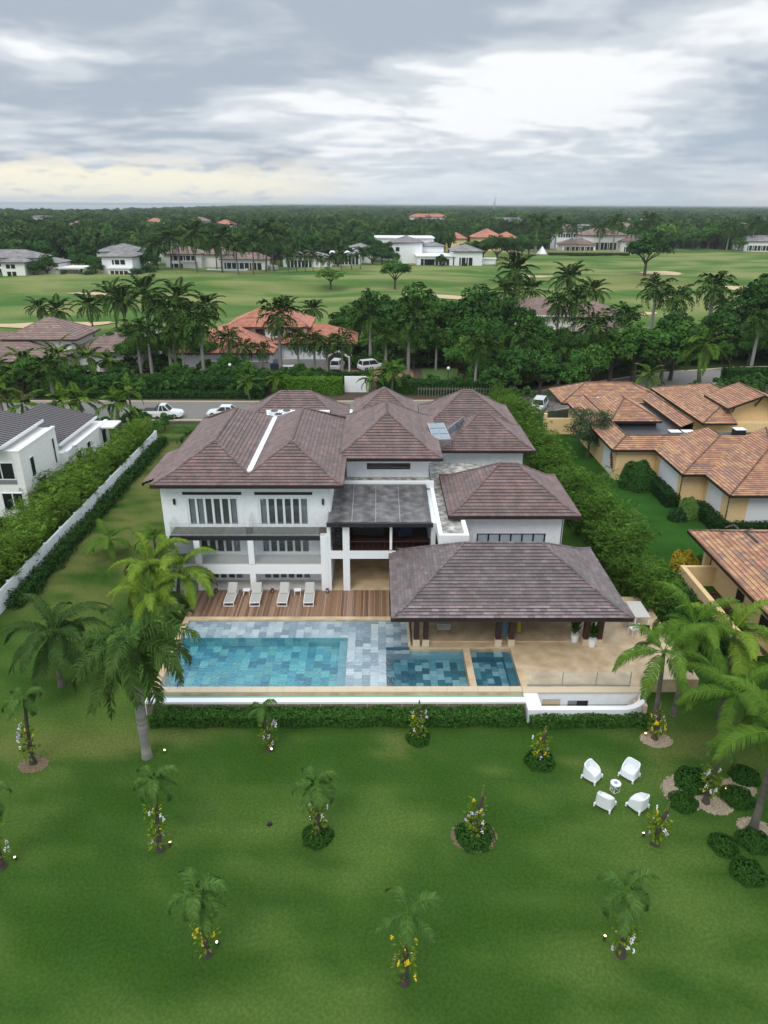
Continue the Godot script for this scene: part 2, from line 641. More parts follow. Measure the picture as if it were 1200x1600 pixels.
# a framed window facing +z: panes between mullions, each pane a sub-part
func window(parent: Node, x0: float, x1: float, y0: float, y1: float, zf: float, panes: int, frame: Material, pane: Material, called := "window", fw := 0.09, curtains := []) -> MeshInstance3D:
	var b := MB.new()
	b.span(x0, x1, y1 - fw, y1, zf - 0.1, zf)
	b.span(x0, x1, y0, y0 + fw, zf - 0.1, zf)
	var w := (x1 - x0 - fw) / panes
	for k in panes + 1:
		b.span(x0 + k * w, x0 + k * w + fw, y0 + fw, y1 - fw, zf - 0.1, zf)
	var f := part(called, b.mesh(), frame, parent)
	for k in panes:
		part("pane", bx(x0 + k * w + fw, x0 + (k + 1) * w, y0 + fw, y1 - fw, zf - 0.06, zf - 0.05), pane, f)
	for k in curtains:
		var c := MB.new()
		var n := 9
		for q in n:
			var xa: float = x0 + k * w + fw + (w - fw) * q / n
			var xb: float = x0 + k * w + fw + (w - fw) * (q + 1) / n
			var za := zf - 0.25 + (0.04 if q % 2 else -0.04)
			var zb := zf - 0.25 - (0.04 if q % 2 else -0.04)
			c.quad(Vector3(xa, y0, za), Vector3(xb, y0, zb), Vector3(xb, y1, zb), Vector3(xa, y1, za))
		part("curtain", c.mesh(), M.curtain, f)
	return f


# ---------------------------------------------------------------- ground
func rect_sheet(mb: MB, x0: float, x1: float, z0: float, z1: float, y: float) -> void:
	mb.quad(Vector3(x0, y, z1), Vector3(x1, y, z1), Vector3(x1, y, z0), Vector3(x0, y, z0))


func strip(mb: MB, line: Array, half: float, y: float) -> void:
	var l := []
	var r := []
	for k in line.size():
		var t: Vector3 = (line[mini(k + 1, line.size() - 1)] - line[maxi(k - 1, 0)]).normalized()
		var s := t.cross(Vector3.UP) * half
		l.append(line[k] - s + Vector3(0, y, 0))
		r.append(line[k] + s + Vector3(0, y, 0))
	for k in line.size() - 1:
		mb.quad(r[k], r[k + 1], l[k + 1], l[k])


func golf_line(x: float) -> float:
	return -236.0 - 16.0 * sin(x * 0.012 + 0.6) - 10.0 * smoothstep(20.0, 120.0, x)


func golf_height(x: float, z: float, n: FastNoiseLite) -> float:
	var edge := smoothstep(-126.0, -150.0, z) * smoothstep(0.0, 25.0, 470.0 + z)
	var h := 0.9 + 1.1 * n.get_noise_2d(x * 0.3, z * 0.3)
	# the terrace bank that runs in front of the far houses
	var line := golf_line(x)
	h += 1.2 * smoothstep(line + 5.0, line - 4.0, z)
	return 0.04 + maxf(0.0, h) * edge


func build_ground() -> void:
	var g := MB.new()
	for r in [[-9000.0, 8.4, -12000.0, 90.0], [14.6, 9000.0, -12000.0, 90.0], [8.4, 14.6, -12000.0, -32.5], [8.4, 14.6, -31.2, 90.0]]:
		rect_sheet(g, r[0], r[1], r[2], r[3], -0.03)
	setting("ground", g.mesh(), M.woodfloor)
	# lawn
	var n := FastNoiseLite.new()
	n.seed = 5
	n.frequency = 0.07
	n.fractal_octaves = 4
	var n2 := FastNoiseLite.new()
	n2.seed = 15
	n2.frequency = 0.35
	n2.fractal_octaves = 3
	var st := 0.6
	var nx := 210
	var nz := 160
	var x0 := -63.0
	var z0 := -88.0
	var v := PackedVector3Array()
	var nn := PackedVector3Array()
	var c := PackedColorArray()
	var ii := PackedInt32Array()
	for j in nz + 1:
		for k in nx + 1:
			var x := x0 + k * st
			var z := z0 + j * st
			v.append(Vector3(x, 0.0, z))
			nn.append(Vector3.UP)
			var a := n.get_noise_2d(x * 0.8, z * 1.2)
			var b := n2.get_noise_2d(x * 0.55, z * 1.3)
			var cc := Color(0.053, 0.111, 0.023)
			cc = cc.lerp(Color(0.105, 0.165, 0.042), clampf(0.28 + a * 1.9 + b * 0.9, 0.0, 1.0) * 0.8)
			cc = cc.lerp(Color(0.033, 0.08, 0.014), clampf(-a * 1.4 - b * 0.9, 0.0, 1.0) * 0.7)
			var worn := smoothstep(-17.0, -19.5, x) * smoothstep(-40.0, -46.0, z) * smoothstep(-28.0, -26.0, x)
			cc = cc.lerp(Color(0.2, 0.18, 0.075), worn * clampf(0.36 + b * 0.6 + a * 0.4, 0.0, 0.85))
			var dry := exp(-pow((z + 29.2) / 1.6, 2.0)) * clampf(0.15 + b + a, 0.0, 0.45)
			cc = cc.lerp(Color(0.19, 0.18, 0.07), dry)
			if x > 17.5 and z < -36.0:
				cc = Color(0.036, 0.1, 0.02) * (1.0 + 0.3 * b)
			c.append(cc)
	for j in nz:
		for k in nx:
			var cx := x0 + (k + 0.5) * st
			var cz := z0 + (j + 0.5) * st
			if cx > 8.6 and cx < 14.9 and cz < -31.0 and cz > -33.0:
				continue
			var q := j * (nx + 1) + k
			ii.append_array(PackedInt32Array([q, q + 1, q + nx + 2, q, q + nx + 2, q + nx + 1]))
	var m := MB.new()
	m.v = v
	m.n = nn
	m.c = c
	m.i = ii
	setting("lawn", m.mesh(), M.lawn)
	# golf course
	var gm := MB.new()
	var gs := 4.0
	var gx0 := -240.0
	var gz0 := -470.0
	var cols := 140
	var rows := 87
	for j in rows + 1:
		for k in cols + 1:
			var x := gx0 + k * gs
			var z := gz0 + j * gs
			var h := golf_height(x, z, n)
			gm.v.append(Vector3(x, h, z))
			var dx := golf_height(x + 1.0, z, n) - h
			var dz := golf_height(x, z + 1.0, n) - h
			gm.n.append(Vector3(-dx, 1, -dz).normalized())
			var a := n.get_noise_2d(x * 0.22, z * 0.5)
			var b := n2.get_noise_2d(x * 0.1, z * 0.22)
			var cc := Color(0.125, 0.205, 0.056)
			cc = cc.lerp(Color(0.26, 0.27, 0.11), clampf(0.36 + a * 1.6 + b * 1.0, 0.0, 1.0))
			cc = cc.lerp(Color(0.065, 0.15, 0.03), clampf(-a * 1.8 - b * 0.8, 0.0, 0.95))
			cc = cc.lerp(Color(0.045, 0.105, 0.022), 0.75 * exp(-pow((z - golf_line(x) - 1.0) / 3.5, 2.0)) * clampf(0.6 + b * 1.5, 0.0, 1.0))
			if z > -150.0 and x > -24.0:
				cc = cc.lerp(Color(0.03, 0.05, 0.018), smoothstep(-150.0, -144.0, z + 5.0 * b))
			gm.c.append(cc)
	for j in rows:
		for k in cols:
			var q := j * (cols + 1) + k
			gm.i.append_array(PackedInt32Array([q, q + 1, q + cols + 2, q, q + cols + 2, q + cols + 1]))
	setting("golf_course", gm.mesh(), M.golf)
	# bunkers, each a shallow sand pit with an uneven rim
	var pits := [[-83.0, -219.0, 9.0, 4.0, "long sand bunker beside the coconut palms on the left fairway"], [20.0, -215.0, 12.0, 5.0, "sand strip bunker curving across the middle fairway"], [57.5, -271.0, 6.5, 5.5, "small sand bunker left of the big lone tree"], [107.0, -281.0, 8.0, 6.5, "sand bunker just behind the trunk of the lone tree"], [120.0, -247.0, 5.0, 6.0, "bright sand bunker at the right side of the fairway"], [136.0, -254.0, 4.0, 2.2, "sand bunker cut by the right edge of the view"], [65.0, -185.0, 6.0, 3.6, "pale sand bunker behind the tall royal palm"], [-76.0, -163.0, 18.0, 3.5, "wide bare sandy strip behind the brown tiled house"]]
	for p in pits:
		var b := MB.new()
		var ring := []
		var y := golf_height(p[0], p[1], n)
		for k in 28:
			var an := TAU * k / 28.0
			var rr := 1.0 + 0.22 * n2.get_noise_2d(cos(an) * 6.0 + p[0], sin(an) * 6.0)
			ring.append(Vector3(cos(an) * p[2] * rr, 0, -sin(an) * p[3] * rr))
		for k in 28:
			var a: Vector3 = ring[k]
			var d: Vector3 = ring[(k + 1) % 28]
			var ya := golf_height(p[0] + a.x, p[1] + a.z, n) - y + 0.13
			var yd := golf_height(p[0] + d.x, p[1] + d.z, n) - y + 0.13
			b.quad(a + Vector3(0, ya, 0), d + Vector3(0, yd, 0), d * 0.8 + Vector3(0, 0.05 + yd * 0.6, 0), a * 0.8 + Vector3(0, 0.05 + ya * 0.6, 0))
			b.tri(Vector3(0, 0.13, 0), a * 0.8 + Vector3(0, 0.05 + ya * 0.6, 0), d * 0.8 + Vector3(0, 0.05 + yd * 0.6, 0))
		var o := single("sand_bunker", b.mesh(), M.sand, p[4], "bunker", Vector3(p[0], y + 0.02, p[1]), 0.0, "bunkers on the golf course")
		o.set_meta("kind", "structure")
	# street with kerbs
	var centre := [Vector3(-140, 0, -94.6), Vector3(-60, 0, -94.6), Vector3(-10, 0, -94.6), Vector3(10, 0, -95.5), Vector3(22, 0, -99), Vector3(34, 0, -106), Vector3(48, 0, -114), Vector3(64, 0, -119), Vector3(90, 0, -121), Vector3(140, 0, -121)]
	var rm := MB.new()
	strip(rm, centre, 4.7, 0.012)
	setting("street", rm.mesh(), M.road)
	var kb := MB.new()
	for s in [-1.0, 1.0]:
		for k in centre.size() - 1:
			var t: Vector3 = (centre[k + 1] - centre[k]).normalized().cross(Vector3.UP) * 4.8 * s
			kb.bar(centre[k] + t + Vector3(0, 0.03, 0), centre[k + 1] + t + Vector3(0, 0.03, 0), 0.22, 0.2)
	setting("kerb", kb.mesh(), M.coping)
	var dm := MB.new()
	rect_sheet(dm, -8.0, 13.0, -90.2, -74.0, 0.01)
	setting("forecourt", dm.mesh(), M.stone_floor)
	var v2 := MB.new()
	rect_sheet(v2, -60.0, 60.0, -126.0, -99.6, -0.01)
	setting("verge_soil", v2.mesh(), M.soil)
	# sea beyond the woods at the left
	var s2 := MB.new()
	s2.quad(Vector3(-9000, 0.6, -1500), Vector3(-560, 0.6, -1500), Vector3(-1100, 0.6, -11500), Vector3(-9000, 0.6, -11500))
	setting("sea", s2.mesh(), M.sea)


# ---------------------------------------------------------------- main house, left wing and middle
func build_house() -> void:
	for k in 8:
		var pc: Color = PLUM[k % PLUM.size()]
		var t := 0.9 + 0.035 * k
		mat("tile_%d" % k, Color(pc.r * t, pc.g * t, pc.b * t), 0.62, false, {"tex": tex.grime, "scale": 0.16})
	var h := thing("white_villa", "white three storey villa with mauve tiled hip roofs behind the swimming pool", "house", Vector3(-4, 0, -50))
	h.position = Vector3.ZERO
	var wf := -45.4
	var wx := [[-13.2, -9.6], [-8.25, -4.72]]
	var floors := [[0.9, 3.15], [3.03, 5.2], [5.16, 7.4]]
	# left wing: three storeys of wall with door openings
	var b := MB.new()
	wall_with_openings(b, -14.9, -3.2, 5.16, 8.5, wf, 0.22, [[wx[0][0], wx[0][1], 5.16, 7.42], [wx[1][0], wx[1][1], 5.16, 7.42]])
	wall_with_openings(b, -14.9, -3.2, 2.99, 5.16, wf, 0.22, [[wx[0][0], wx[0][1], 3.03, 4.95], [wx[1][0], wx[1][1], 3.03, 4.95]])
	wall_with_openings(b, -14.9, -3.2, 0.0, 2.99, wf, 0.22, [[wx[0][0], wx[0][1], 0.9, 2.85], [wx[1][0], wx[1][1], 0.9, 2.85]])
	b.span(-14.9, -14.68, 0, 8.5, -60.0, wf - 0.22)
	b.span(-3.42, -3.2, 0, 8.5, -60.0, wf - 0.22)
	b.span(-14.68, -3.42, 0, 8.5, -60.0, -59.78)
	part("wall", b.mesh(), M.render_white, h)
	var fl := MB.new()
	fl.span(-14.66, -3.44, 2.75, 2.98, -59.7, wf - 0.24)
	fl.span(-14.66, -3.44, 4.95, 5.15, -59.7, wf - 0.24)
	fl.span(-14.66, -3.44, 8.2, 8.4, -59.7, wf - 0.24)
	fl.span(-14.66, -3.44, 0.7, 0.89, -59.7, wf - 0.24)
	fl.span(-9.0, -8.9, 0.9, 8.2, -59.7, wf - 0.24)
	fl.span(-14.66, -3.44, 0.9, 8.2, -52.2, -52.0)
	part("inner_floors", fl.mesh(), M.interior, h)
	for f in 3:
		for k in 2:
			window(h, wx[k][0], wx[k][1], floors[f][0] + 0.02, [2.85, 4.95, 7.42][f], wf - 0.05, 6, M.white, M.pane, "glass_doors", 0.15, [0, 5] if f == 2 and k == 1 else [0, 1, 5] if f == 2 else [0, 5])
	for k in 2:
		part("shutter_slot", bx(wx[k][0] - 0.2, wx[k][1] + 0.25, 7.6, 7.8, wf - 0.02, wf + 0.05), M.dark_frame, h)
	for x in [-14.0, -3.75]:
		var lamp := MB.new()
		lamp.span(x - 0.07, x + 0.07, 6.9, 7.3, wf, wf + 0.14)
		part("wall_lamp", lamp.mesh(), M.dark_frame, h)
	# balconies
	part("balcony_slab", bx(-14.2, -3.5, 4.82, 5.12, -43.9, wf), M.dark_frame, h)
	part("balcony_floor", bx(-14.15, -3.55, 5.124, 5.16, -43.95, wf + 0.003), M.balcony_floor, h)
	part("balcony_slab", bx(-14.2, -3.5, 2.23, 2.94, -43.9, wf), M.white, h)
	part("balcony_floor", bx(-14.15, -3.55, 2.944, 2.99, -43.95, wf + 0.003), M.slab, h)
	part("porch_floor", bx(-14.2, -3.5, 0.3, 0.905, -44.02, wf), M.slab, h)
	for x in [-12.4, -8.7]:
		part("pillar", bx(x - 0.2, x + 0.2, 0.905, 2.228, -44.3, -43.905), M.white, h)
		part("pillar", bx(x - 0.2, x + 0.2, 2.992, 4.818, -44.3, -43.905), M.white, h)
	part("pillar", bx(-3.9, -3.42, 0.7, 5.17, -44.32, -43.86), M.white, h)
	for y in [5.16, 2.99]:
		for xs in [[-14.1, -8.95], [-8.5, -3.95]]:
			part("glass_rail", bx(xs[0], xs[1], y, y + 0.95, -44.02, -44.0), M.rail_glass, h)
		part("glass_rail", bx(-14.12, -14.1, y, y + 0.95, -45.35, -44.04), M.rail_glass, h)
		part("glass_divider", bx(-8.73, -8.71, y, y + 1.15, -45.38, -44.04), M.rail_glass, h)
	part("rail_foot", bx(-14.15, -3.55, 5.16, 5.2, -44.06, -43.98), M.metal, h)
	var dp := MB.new()
	dp.cyl(Vector3(-3.3, 0.9, -45.3), Vector3(-3.3, 8.3, -45.3), 0.05, 0.05, 8)
	part("downpipe", dp.mesh(), M.white, h)
	# roof: two ridges with a white valley gutter between
	var x0 := -15.2
	var x1 := -2.3
	var zb := -60.6
	var zf := -44.4
	var e := 8.65
	var s := 0.575
	var fr := 0.9
	var yf := e + fr * s * 0.62
	var rid := yf + (3.75 - fr) * s
	var val := yf + (1.05 - fr) * s
	var xa := x0 + 3.75
	var xb := x1 - 3.75
	var xv := (x0 + x1) / 2.0
	var faces := []
	faces.append([Vector3(x0, e, zf), Vector3(x1, e, zf), Vector3(x1 - fr, yf, zf - fr), Vector3(x0 + fr, yf, zf - fr)])
	faces.append([Vector3(x0 + fr, yf, zf - fr), Vector3(xv, yf, zf - fr), Vector3(xv, val, zf - 1.05), Vector3(xa, rid, zf - 3.75)])
	faces.append([Vector3(xv, yf, zf - fr), Vector3(x1 - fr, yf, zf - fr), Vector3(xb, rid, zf - 3.75), Vector3(xv, val, zf - 1.05)])
	faces.append([Vector3(x1, e, zf), Vector3(x1, e, zb), Vector3(x1 - fr, yf, zb + fr), Vector3(x1 - fr, yf, zf - fr)])
	faces.append([Vector3(x1 - fr, yf, zf - fr), Vector3(x1 - fr, yf, zb + fr), Vector3(xb, rid, zb + 3.75), Vector3(xb, rid, zf - 3.75)])
	faces.append([Vector3(x0, e, zb), Vector3(x0, e, zf), Vector3(x0 + fr, yf, zf - fr), Vector3(x0 + fr, yf, zb + fr)])
	faces.append([Vector3(x0 + fr, yf, zb + fr), Vector3(x0 + fr, yf, zf - fr), Vector3(xa, rid, zf - 3.75), Vector3(xa, rid, zb + 3.75)])
	faces.append([Vector3(xv, val, zf - 1.05), Vector3(xv, val, zb + 1.05), Vector3(xa, rid, zb + 3.75), Vector3(xa, rid, zf - 3.75)])
	faces.append([Vector3(xv, val, zb + 1.05), Vector3(xv, val, zf - 1.05), Vector3(xb, rid, zf - 3.75), Vector3(xb, rid, zb + 3.75)])
	faces.append([Vector3(x1, e, zb), Vector3(x0, e, zb), Vector3(x0 + fr, yf, zb + fr), Vector3(x1 - fr, yf, zb + fr)])
	faces.append([Vector3(xv, yf, zb + fr), Vector3(x0 + fr, yf, zb + fr), Vector3(xa, rid, zb + 3.75), Vector3(xv, val, zb + 1.05)])
	faces.append([Vector3(x1 - fr, yf, zb + fr), Vector3(xv, yf, zb + fr), Vector3(xv, val, zb + 1.05), Vector3(xb, rid, zb + 3.75)])
	# the eave steps out over a bay on the left side
	var bo := 0.95
	faces.append([Vector3(x0 - bo, e - bo * s * 0.62, -52.2), Vector3(x0 - bo, e - bo * s * 0.62, -45.7), Vector3(x0 + 0.02, e + 0.01, -45.7), Vector3(x0 + 0.02, e + 0.01, -52.2)])
	var lines := [[Vector3(x0, e, zf), Vector3(x0 + fr, yf, zf - fr)], [Vector3(x0 + fr, yf, zf - fr), Vector3(xa, rid, zf - 3.75)], [Vector3(x1, e, zf), Vector3(x1 - fr, yf, zf - fr)], [Vector3(x1 - fr, yf, zf - fr), Vector3(xb, rid, zf - 3.75)], [Vector3(xv, val, zf - 1.05), Vector3(xa, rid, zf - 3.75)], [Vector3(xv, val, zf - 1.05), Vector3(xb, rid, zf - 3.75)], [Vector3(xa, rid, zf - 3.75), Vector3(xa, rid, zb + 3.75)], [Vector3(xb, rid, zf - 3.75), Vector3(xb, rid, zb + 3.75)], [Vector3(x0, e, zb), Vector3(xa, rid, zb + 3.75)], [Vector3(x1, e, zb), Vector3(xb, rid, zb + 3.75)]]
	var rims := [[Vector3(x0, e, zf), Vector3(x1, e, zf)], [Vector3(x1, e, zf), Vector3(x1, e, zb)], [Vector3(x0, e, zb), Vector3(x0, e, zf)], [Vector3(x0 - bo, e - bo * s * 0.62, -52.2), Vector3(x0 - bo, e - bo * s * 0.62, -45.7)]]
	var r := build_roof(h, faces, lines, rims, MAUVE, M.tile)
	part("soffit", bx(x0 + 0.06, x1 - 0.06, e - 0.2, e - 0.17, zb + 0.06, zf - 0.06), M.soffit, r)
	part("valley_gutter", bx(xv - 0.25, xv + 0.25, val + 0.02, val + 0.16, zb + 1.3, zf - 1.25), M.white, r)
	# middle block: pillars, open rooms, smoked pergola roof
	var mz := -43.9
	part("pillar", bx(-3.44, -3.2, 0.905, 6.1, mz - 0.3, mz), M.white, h)
	part("pillar", bx(-2.37, -1.9, 0.905, 3.418, mz - 0.42, mz - 0.003), M.white, h)
	part("pillar", bx(-2.37, -1.9, 4.03, 6.1, mz - 0.42, mz - 0.003), M.white, h)
	part("pillar", bx(0.86, 1.03, 4.03, 6.1, mz - 0.3, mz - 0.1), M.white, h)
	part("middle_slab", bx(-3.2, 3.7, 3.42, 4.02, -51.0, mz), M.white, h)
	part("side_wall", bx(3.7, 4.0, 0.0, 6.15, -51.4, mz - 0.004), M.render_white, h)
	part("upper_floor", bx(-3.1, 3.65, 4.024, 4.06, -50.9, mz - 0.06), M.dark_wood, h)
	part("lower_floor", bx(-3.3, 4.0, 0.3, 0.91, -51.0, -43.96), M.stone_floor, h)
	part("upper_back_wall", bx(-3.2, 3.7, 4.02, 6.2, -51.2, -51.02), M.dark_wood, h)
	part("lower_back_wall", bx(-3.2, 3.7, 0.9, 3.42, -49.2, -49.0), M.coping, h)
	var niche := MB.new()
	for k in 4:
		for q in 3:
			niche.span(1.15 + k * 0.62, 1.71 + k * 0.62, 1.0 + q * 0.62, 1.56 + q * 0.62, -48.99, -48.9)
	part("stone_cladding", niche.mesh(), M.dark_wood, h)
	# lattice screen of dark bars behind the left upper opening
	var lat := MB.new()
	for k in 9:
		var x := -3.14 + k * 0.09
		lat.bar(Vector3(x, 4.1, mz - 0.5), Vector3(x, 6.08, mz - 0.5), 0.022, 0.03)
	for k in 15:
		lat.bar(Vector3(-3.16, 4.15 + k * 0.137, mz - 0.47), Vector3(-2.4, 4.15 + k * 0.137 + (0.07 if k % 2 else -0.07), mz - 0.47), 0.03, 0.05)
	part("lattice_screen", lat.mesh(), M.dark_frame, h)
	part("lattice_backing", bx(-2.75, -2.4, 4.06, 5.2, mz - 0.75, mz - 0.6), M.dark_frame, h)
	var bal := MB.new()
	bal.bar(Vector3(-1.9, 4.62, mz - 0.25), Vector3(3.7, 4.62, mz - 0.25), 0.06, 0.06)
	bal.bar(Vector3(-1.9, 4.5, mz - 0.75), Vector3(3.7, 4.5, mz - 0.75), 0.5, 0.05)
	for k in 15:
		bal.bar(Vector3(-1.8 + k * 0.39, 4.06, mz - 0.25), Vector3(-1.8 + k * 0.39, 4.6, mz - 0.25), 0.03, 0.03)
	part("balustrade", bal.mesh(), M.dark_wood, h)
	# smoked panels between bars
	var py := [6.6, 6.2]
	var pz := [-49.85, -43.75]
	var xs := [-3.36, -1.72, -0.1, 1.55, 3.7]
	for k in 4:
		var pb := MB.new()
		pb.quad(Vector3(xs[k] + 0.02, py[1] + 0.06, pz[1]), Vector3(xs[k + 1] - 0.02, py[1] + 0.06, pz[1]), Vector3(xs[k + 1] - 0.02, py[0] + 0.06, pz[0]), Vector3(xs[k] + 0.02, py[0] + 0.06, pz[0]))
		pb.quad(Vector3(xs[k] + 0.02, py[0], pz[0]), Vector3(xs[k + 1] - 0.02, py[0], pz[0]), Vector3(xs[k + 1] - 0.02, py[1], pz[1]), Vector3(xs[k] + 0.02, py[1], pz[1]))
		part("roof_panel", pb.mesh(), M.smoked_panel, h)
		var mb2 := MB.new()
		mb2.bar(Vector3(xs[k], py[0] + 0.07, pz[0]), Vector3(xs[k], py[1] + 0.07, pz[1]), 0.05, 0.06)
		part("glazing_bar", mb2.mesh(), M.metal, h)
	part("pergola_beam", bx(-3.42, 3.78, 5.98, 6.24, pz[1] - 0.02, pz[1] + 0.2), M.dark_frame, h)
	# flat roof, parapets and the small upper block
	part("flat_roof", bx(-3.1, 4.0, 6.25, 6.6, -53.0, -50.25), M.stained_roof, h)
	part("parapet", bx(-3.18, 4.28, 6.3, 6.82, -50.24, -49.92), M.white, h)
	part("parapet", bx(4.0, 4.28, 5.6, 6.3, -50.0, -41.8), M.white, h)
	part("flat_roof", bx(4.282, 9.0, 5.55, 5.95, -56.6, -53.0), M.stained_roof, h)
	part("flat_roof", bx(4.282, 5.92, 5.55, 5.95, -52.998, -42.02), M.stained_roof, h)
	part("parapet", bx(4.003, 6.0, 5.6, 6.25, -42.0, -41.72), M.white, h)
	part("parapet", bx(5.72, 6.0, 5.96, 6.24, -44.2, -42.004), M.white, h)
	part("bay_wall", bx(4.1, 5.9, 0.0, 5.59, -42.3, -41.95), M.render_white, h)
	part("bay_window", bx(4.5, 5.6, 4.4, 5.35, -41.945, -41.9), M.dark_pane, h)
	part("bay_wall", bx(5.6, 5.9, 0.0, 5.545, -45.3, -42.302), M.render_white, h)
	var ub := MB.new()
	wall_with_openings(ub, -2.35, 3.95, 6.6, 8.5, -51.5, 0.2, [[-0.8, 2.55, 7.25, 7.75]])
	ub.span(-2.35, -2.15, 6.6, 8.5, -61.0, -51.702)
	ub.span(3.75, 3.95, 0.0, 8.5, -61.0, -51.702)
	ub.span(-2.15, 3.75, 0, 8.5, -61.0, -60.8)
	part("upper_wall", ub.mesh(), M.render_white, h)
	window(h, -0.8, 2.55, 7.25, 7.75, -51.52, 1, M.dark_frame, M.dark_pane, "ribbon_window", 0.05)
	hip_roof(h, -3.3, 4.87, -61.7, -50.0, 8.62, 0.64, 0.9, MAUVE, M.tile)
	# guest wing on the right
	var gw := MB.new()
	wall_with_openings(gw, 5.6, 13.0, 0.0, 6.3, -45.4, 0.22, [[7.05, 11.95, 3.75, 4.65]])
	gw.span(5.6, 5.82, 0, 6.3, -51.6, -45.622)
	gw.span(12.3, 13.35, 0, 6.3, -51.6, -46.2)
	gw.span(5.82, 12.3, 0, 6.3, -51.6, -51.4)
	part("guest_wall", gw.mesh(), M.render_white, h)
	window(h, 7.05, 11.95, 3.75, 4.65, -45.5, 6, M.dark_frame, M.curtain, "guest_window", 0.1)
	var gp := MB.new()
	gp.cyl(Vector3(13.2, 0.2, -46.1), Vector3(13.2, 5.9, -46.1), 0.06, 0.06, 8)
	part("drainpipe", gp.mesh(), M.dark_frame, h)
	hip_roof(h, 4.9, 13.97, -52.4, -44.4, 6.42, 0.66, 0.9, MAUVE, M.tile)
	# rear right wings
	var rw := MB.new()
	rw.span(5.9, 12.5, 0, 6.85, -63.0, -57.7)
	rw.span(5.0, 12.3, 0, 6.85, -70.5, -63.01)
	part("rear_wall", rw.mesh(), M.render_white, h)
	hip_roof(h, 5.3, 13.3, -64.0, -56.7, 7.0, 0.68, 0.8, MAUVE, M.tile)
	hip_roof(h, 4.2, 13.2, -71.4, -63.3, 7.0, 0.68, 0.8, MAUVE, M.tile)


# ---------------------------------------------------------------- rear blocks and roof equipment
func build_rear_blocks() -> void:
	var h := thing("garage_wing", "street side wing with three small mauve hip roofs behind the villa", "house")
	part("wall", bx(-12.4, -3.8, 0, 6.4, -72.2, -66.4), M.render_white, h)
	part("wall", bx(-1.6, 3.0, 0, 6.9, -73.0, -68.2), M.render_white, h)
	part("flat_roof", bx(-10.4, -4.6, 0.0, 7.85, -65.6, -60.75), M.white, h)
	part("parapet", bx(-10.5, -4.5, 7.852, 8.05, -65.7, -65.4), M.white, h)
	hip_roof(h, -13.3, -2.9, -73.2, -65.7, 6.5, 0.7, 0.8, MAUVE, M.tile)
	hip_roof(h, -2.42, 3.78, -73.8, -67.5, 7.0, 0.72, 0.8, MAUVE, M.tile)
	var spots := [[-9.3, -62.6, "white air conditioning unit nearest the valley gutter"], [-8.2, -62.7, "white air conditioning unit on the flat roof, right of the pair"], [-8.8, -61.5, "white air conditioning unit in front of the other two on the flat roof"], [-6.0, -62.3, "low white air conditioning unit beside the right ridge of the villa"]]
	var first: Node3D = null
	for s in spots:
		if first == null:
			first = thing("air_conditioner", s[2], "air conditioner", Vector3(s[0], 7.85, s[1]), 0.0, "air conditioners on the flat roof")
			part("casing", bx(-0.45, 0.45, 0.08, 0.95, -0.4, 0.4), M.white, first)
			var f := MB.new()
			f.tube(PackedVector3Array([Vector3(0, 0.93, 0), Vector3(0, 1.0, 0)]), PackedFloat32Array([0.34, 0.34]), 16)
			part("fan_ring", f.mesh(), M.dark_frame, first)
			var g := MB.new()
			for k in 3:
				g.bar(Vector3(-0.36, 1.01, -0.24 + k * 0.24), Vector3(0.36, 1.01, -0.24 + k * 0.24), 0.03, 0.02)
			part("fan_guard", g.mesh(), M.metal, first)
		else:
			copy(first, "air_conditioner", s[2], Vector3(s[0], 7.85, s[1]), rf(-0.2, 0.2))
	# solar collectors
	var p := [[Vector3(4.55, 8.62, -54.6), Vector3(5.9, 8.62, -54.75), Vector3(5.5, 9.28, -57.2), Vector3(4.18, 9.28, -57.05), "flat solar panel with a pale frame tilted over the gap between two roofs"], [Vector3(6.25, 8.1, -58.0), Vector3(7.72, 8.1, -61.0), Vector3(7.5, 8.78, -60.6), Vector3(6.0, 8.78, -57.4), "steep narrow solar panel leaning beside the rear hip roof"]]
	for k in 2:
		var q: Array = p[k]
		var o := thing("solar_panel", q[4], "solar panel", Vector3.ZERO, 0.0, "solar panels on the roof")
		var n: Vector3 = (q[1] - q[0]).cross(q[3] - q[0]).normalized()
		var cells := 2
		var rows := 3 if k == 0 else 2
		var fb := MB.new()
		for j in 4:
			fb.bar(q[j], q[(j + 1) % 4], 0.07, 0.07)
		var lo: Vector3 = Vector3(0, -0.9, 0)
		fb.bar(q[0], q[0] + lo * 0.6, 0.05, 0.05)
		fb.bar(q[1], q[1] + lo * 0.6, 0.05, 0.05)
		fb.bar(q[2], q[2] + lo, 0.05, 0.05)
		fb.bar(q[3], q[3] + lo, 0.05, 0.05)
		part("frame", fb.mesh(), M.metal, o)
		for r in rows:
			for c in cells:
				var pt := func(u: float, v: float) -> Vector3: return q[0].lerp(q[1], u).lerp(q[3].lerp(q[2], u), v) + n * 0.03
				var cb := MB.new()
				var u0 := (c + 0.05) / cells
				var u1 := (c + 0.95) / cells
				var v0 := (r + 0.05) / rows
				var v1 := (r + 0.95) / rows
				cb.quad(pt.call(u0, v0), pt.call(u1, v0), pt.call(u1, v1), pt.call(u0, v1))
				part("solar_cell", cb.mesh(), M.solar, o)
		var bb := MB.new()
		bb.quad(q[0], q[1], q[2], q[3])
		part("backing", bb.mesh(), M.metal, o)


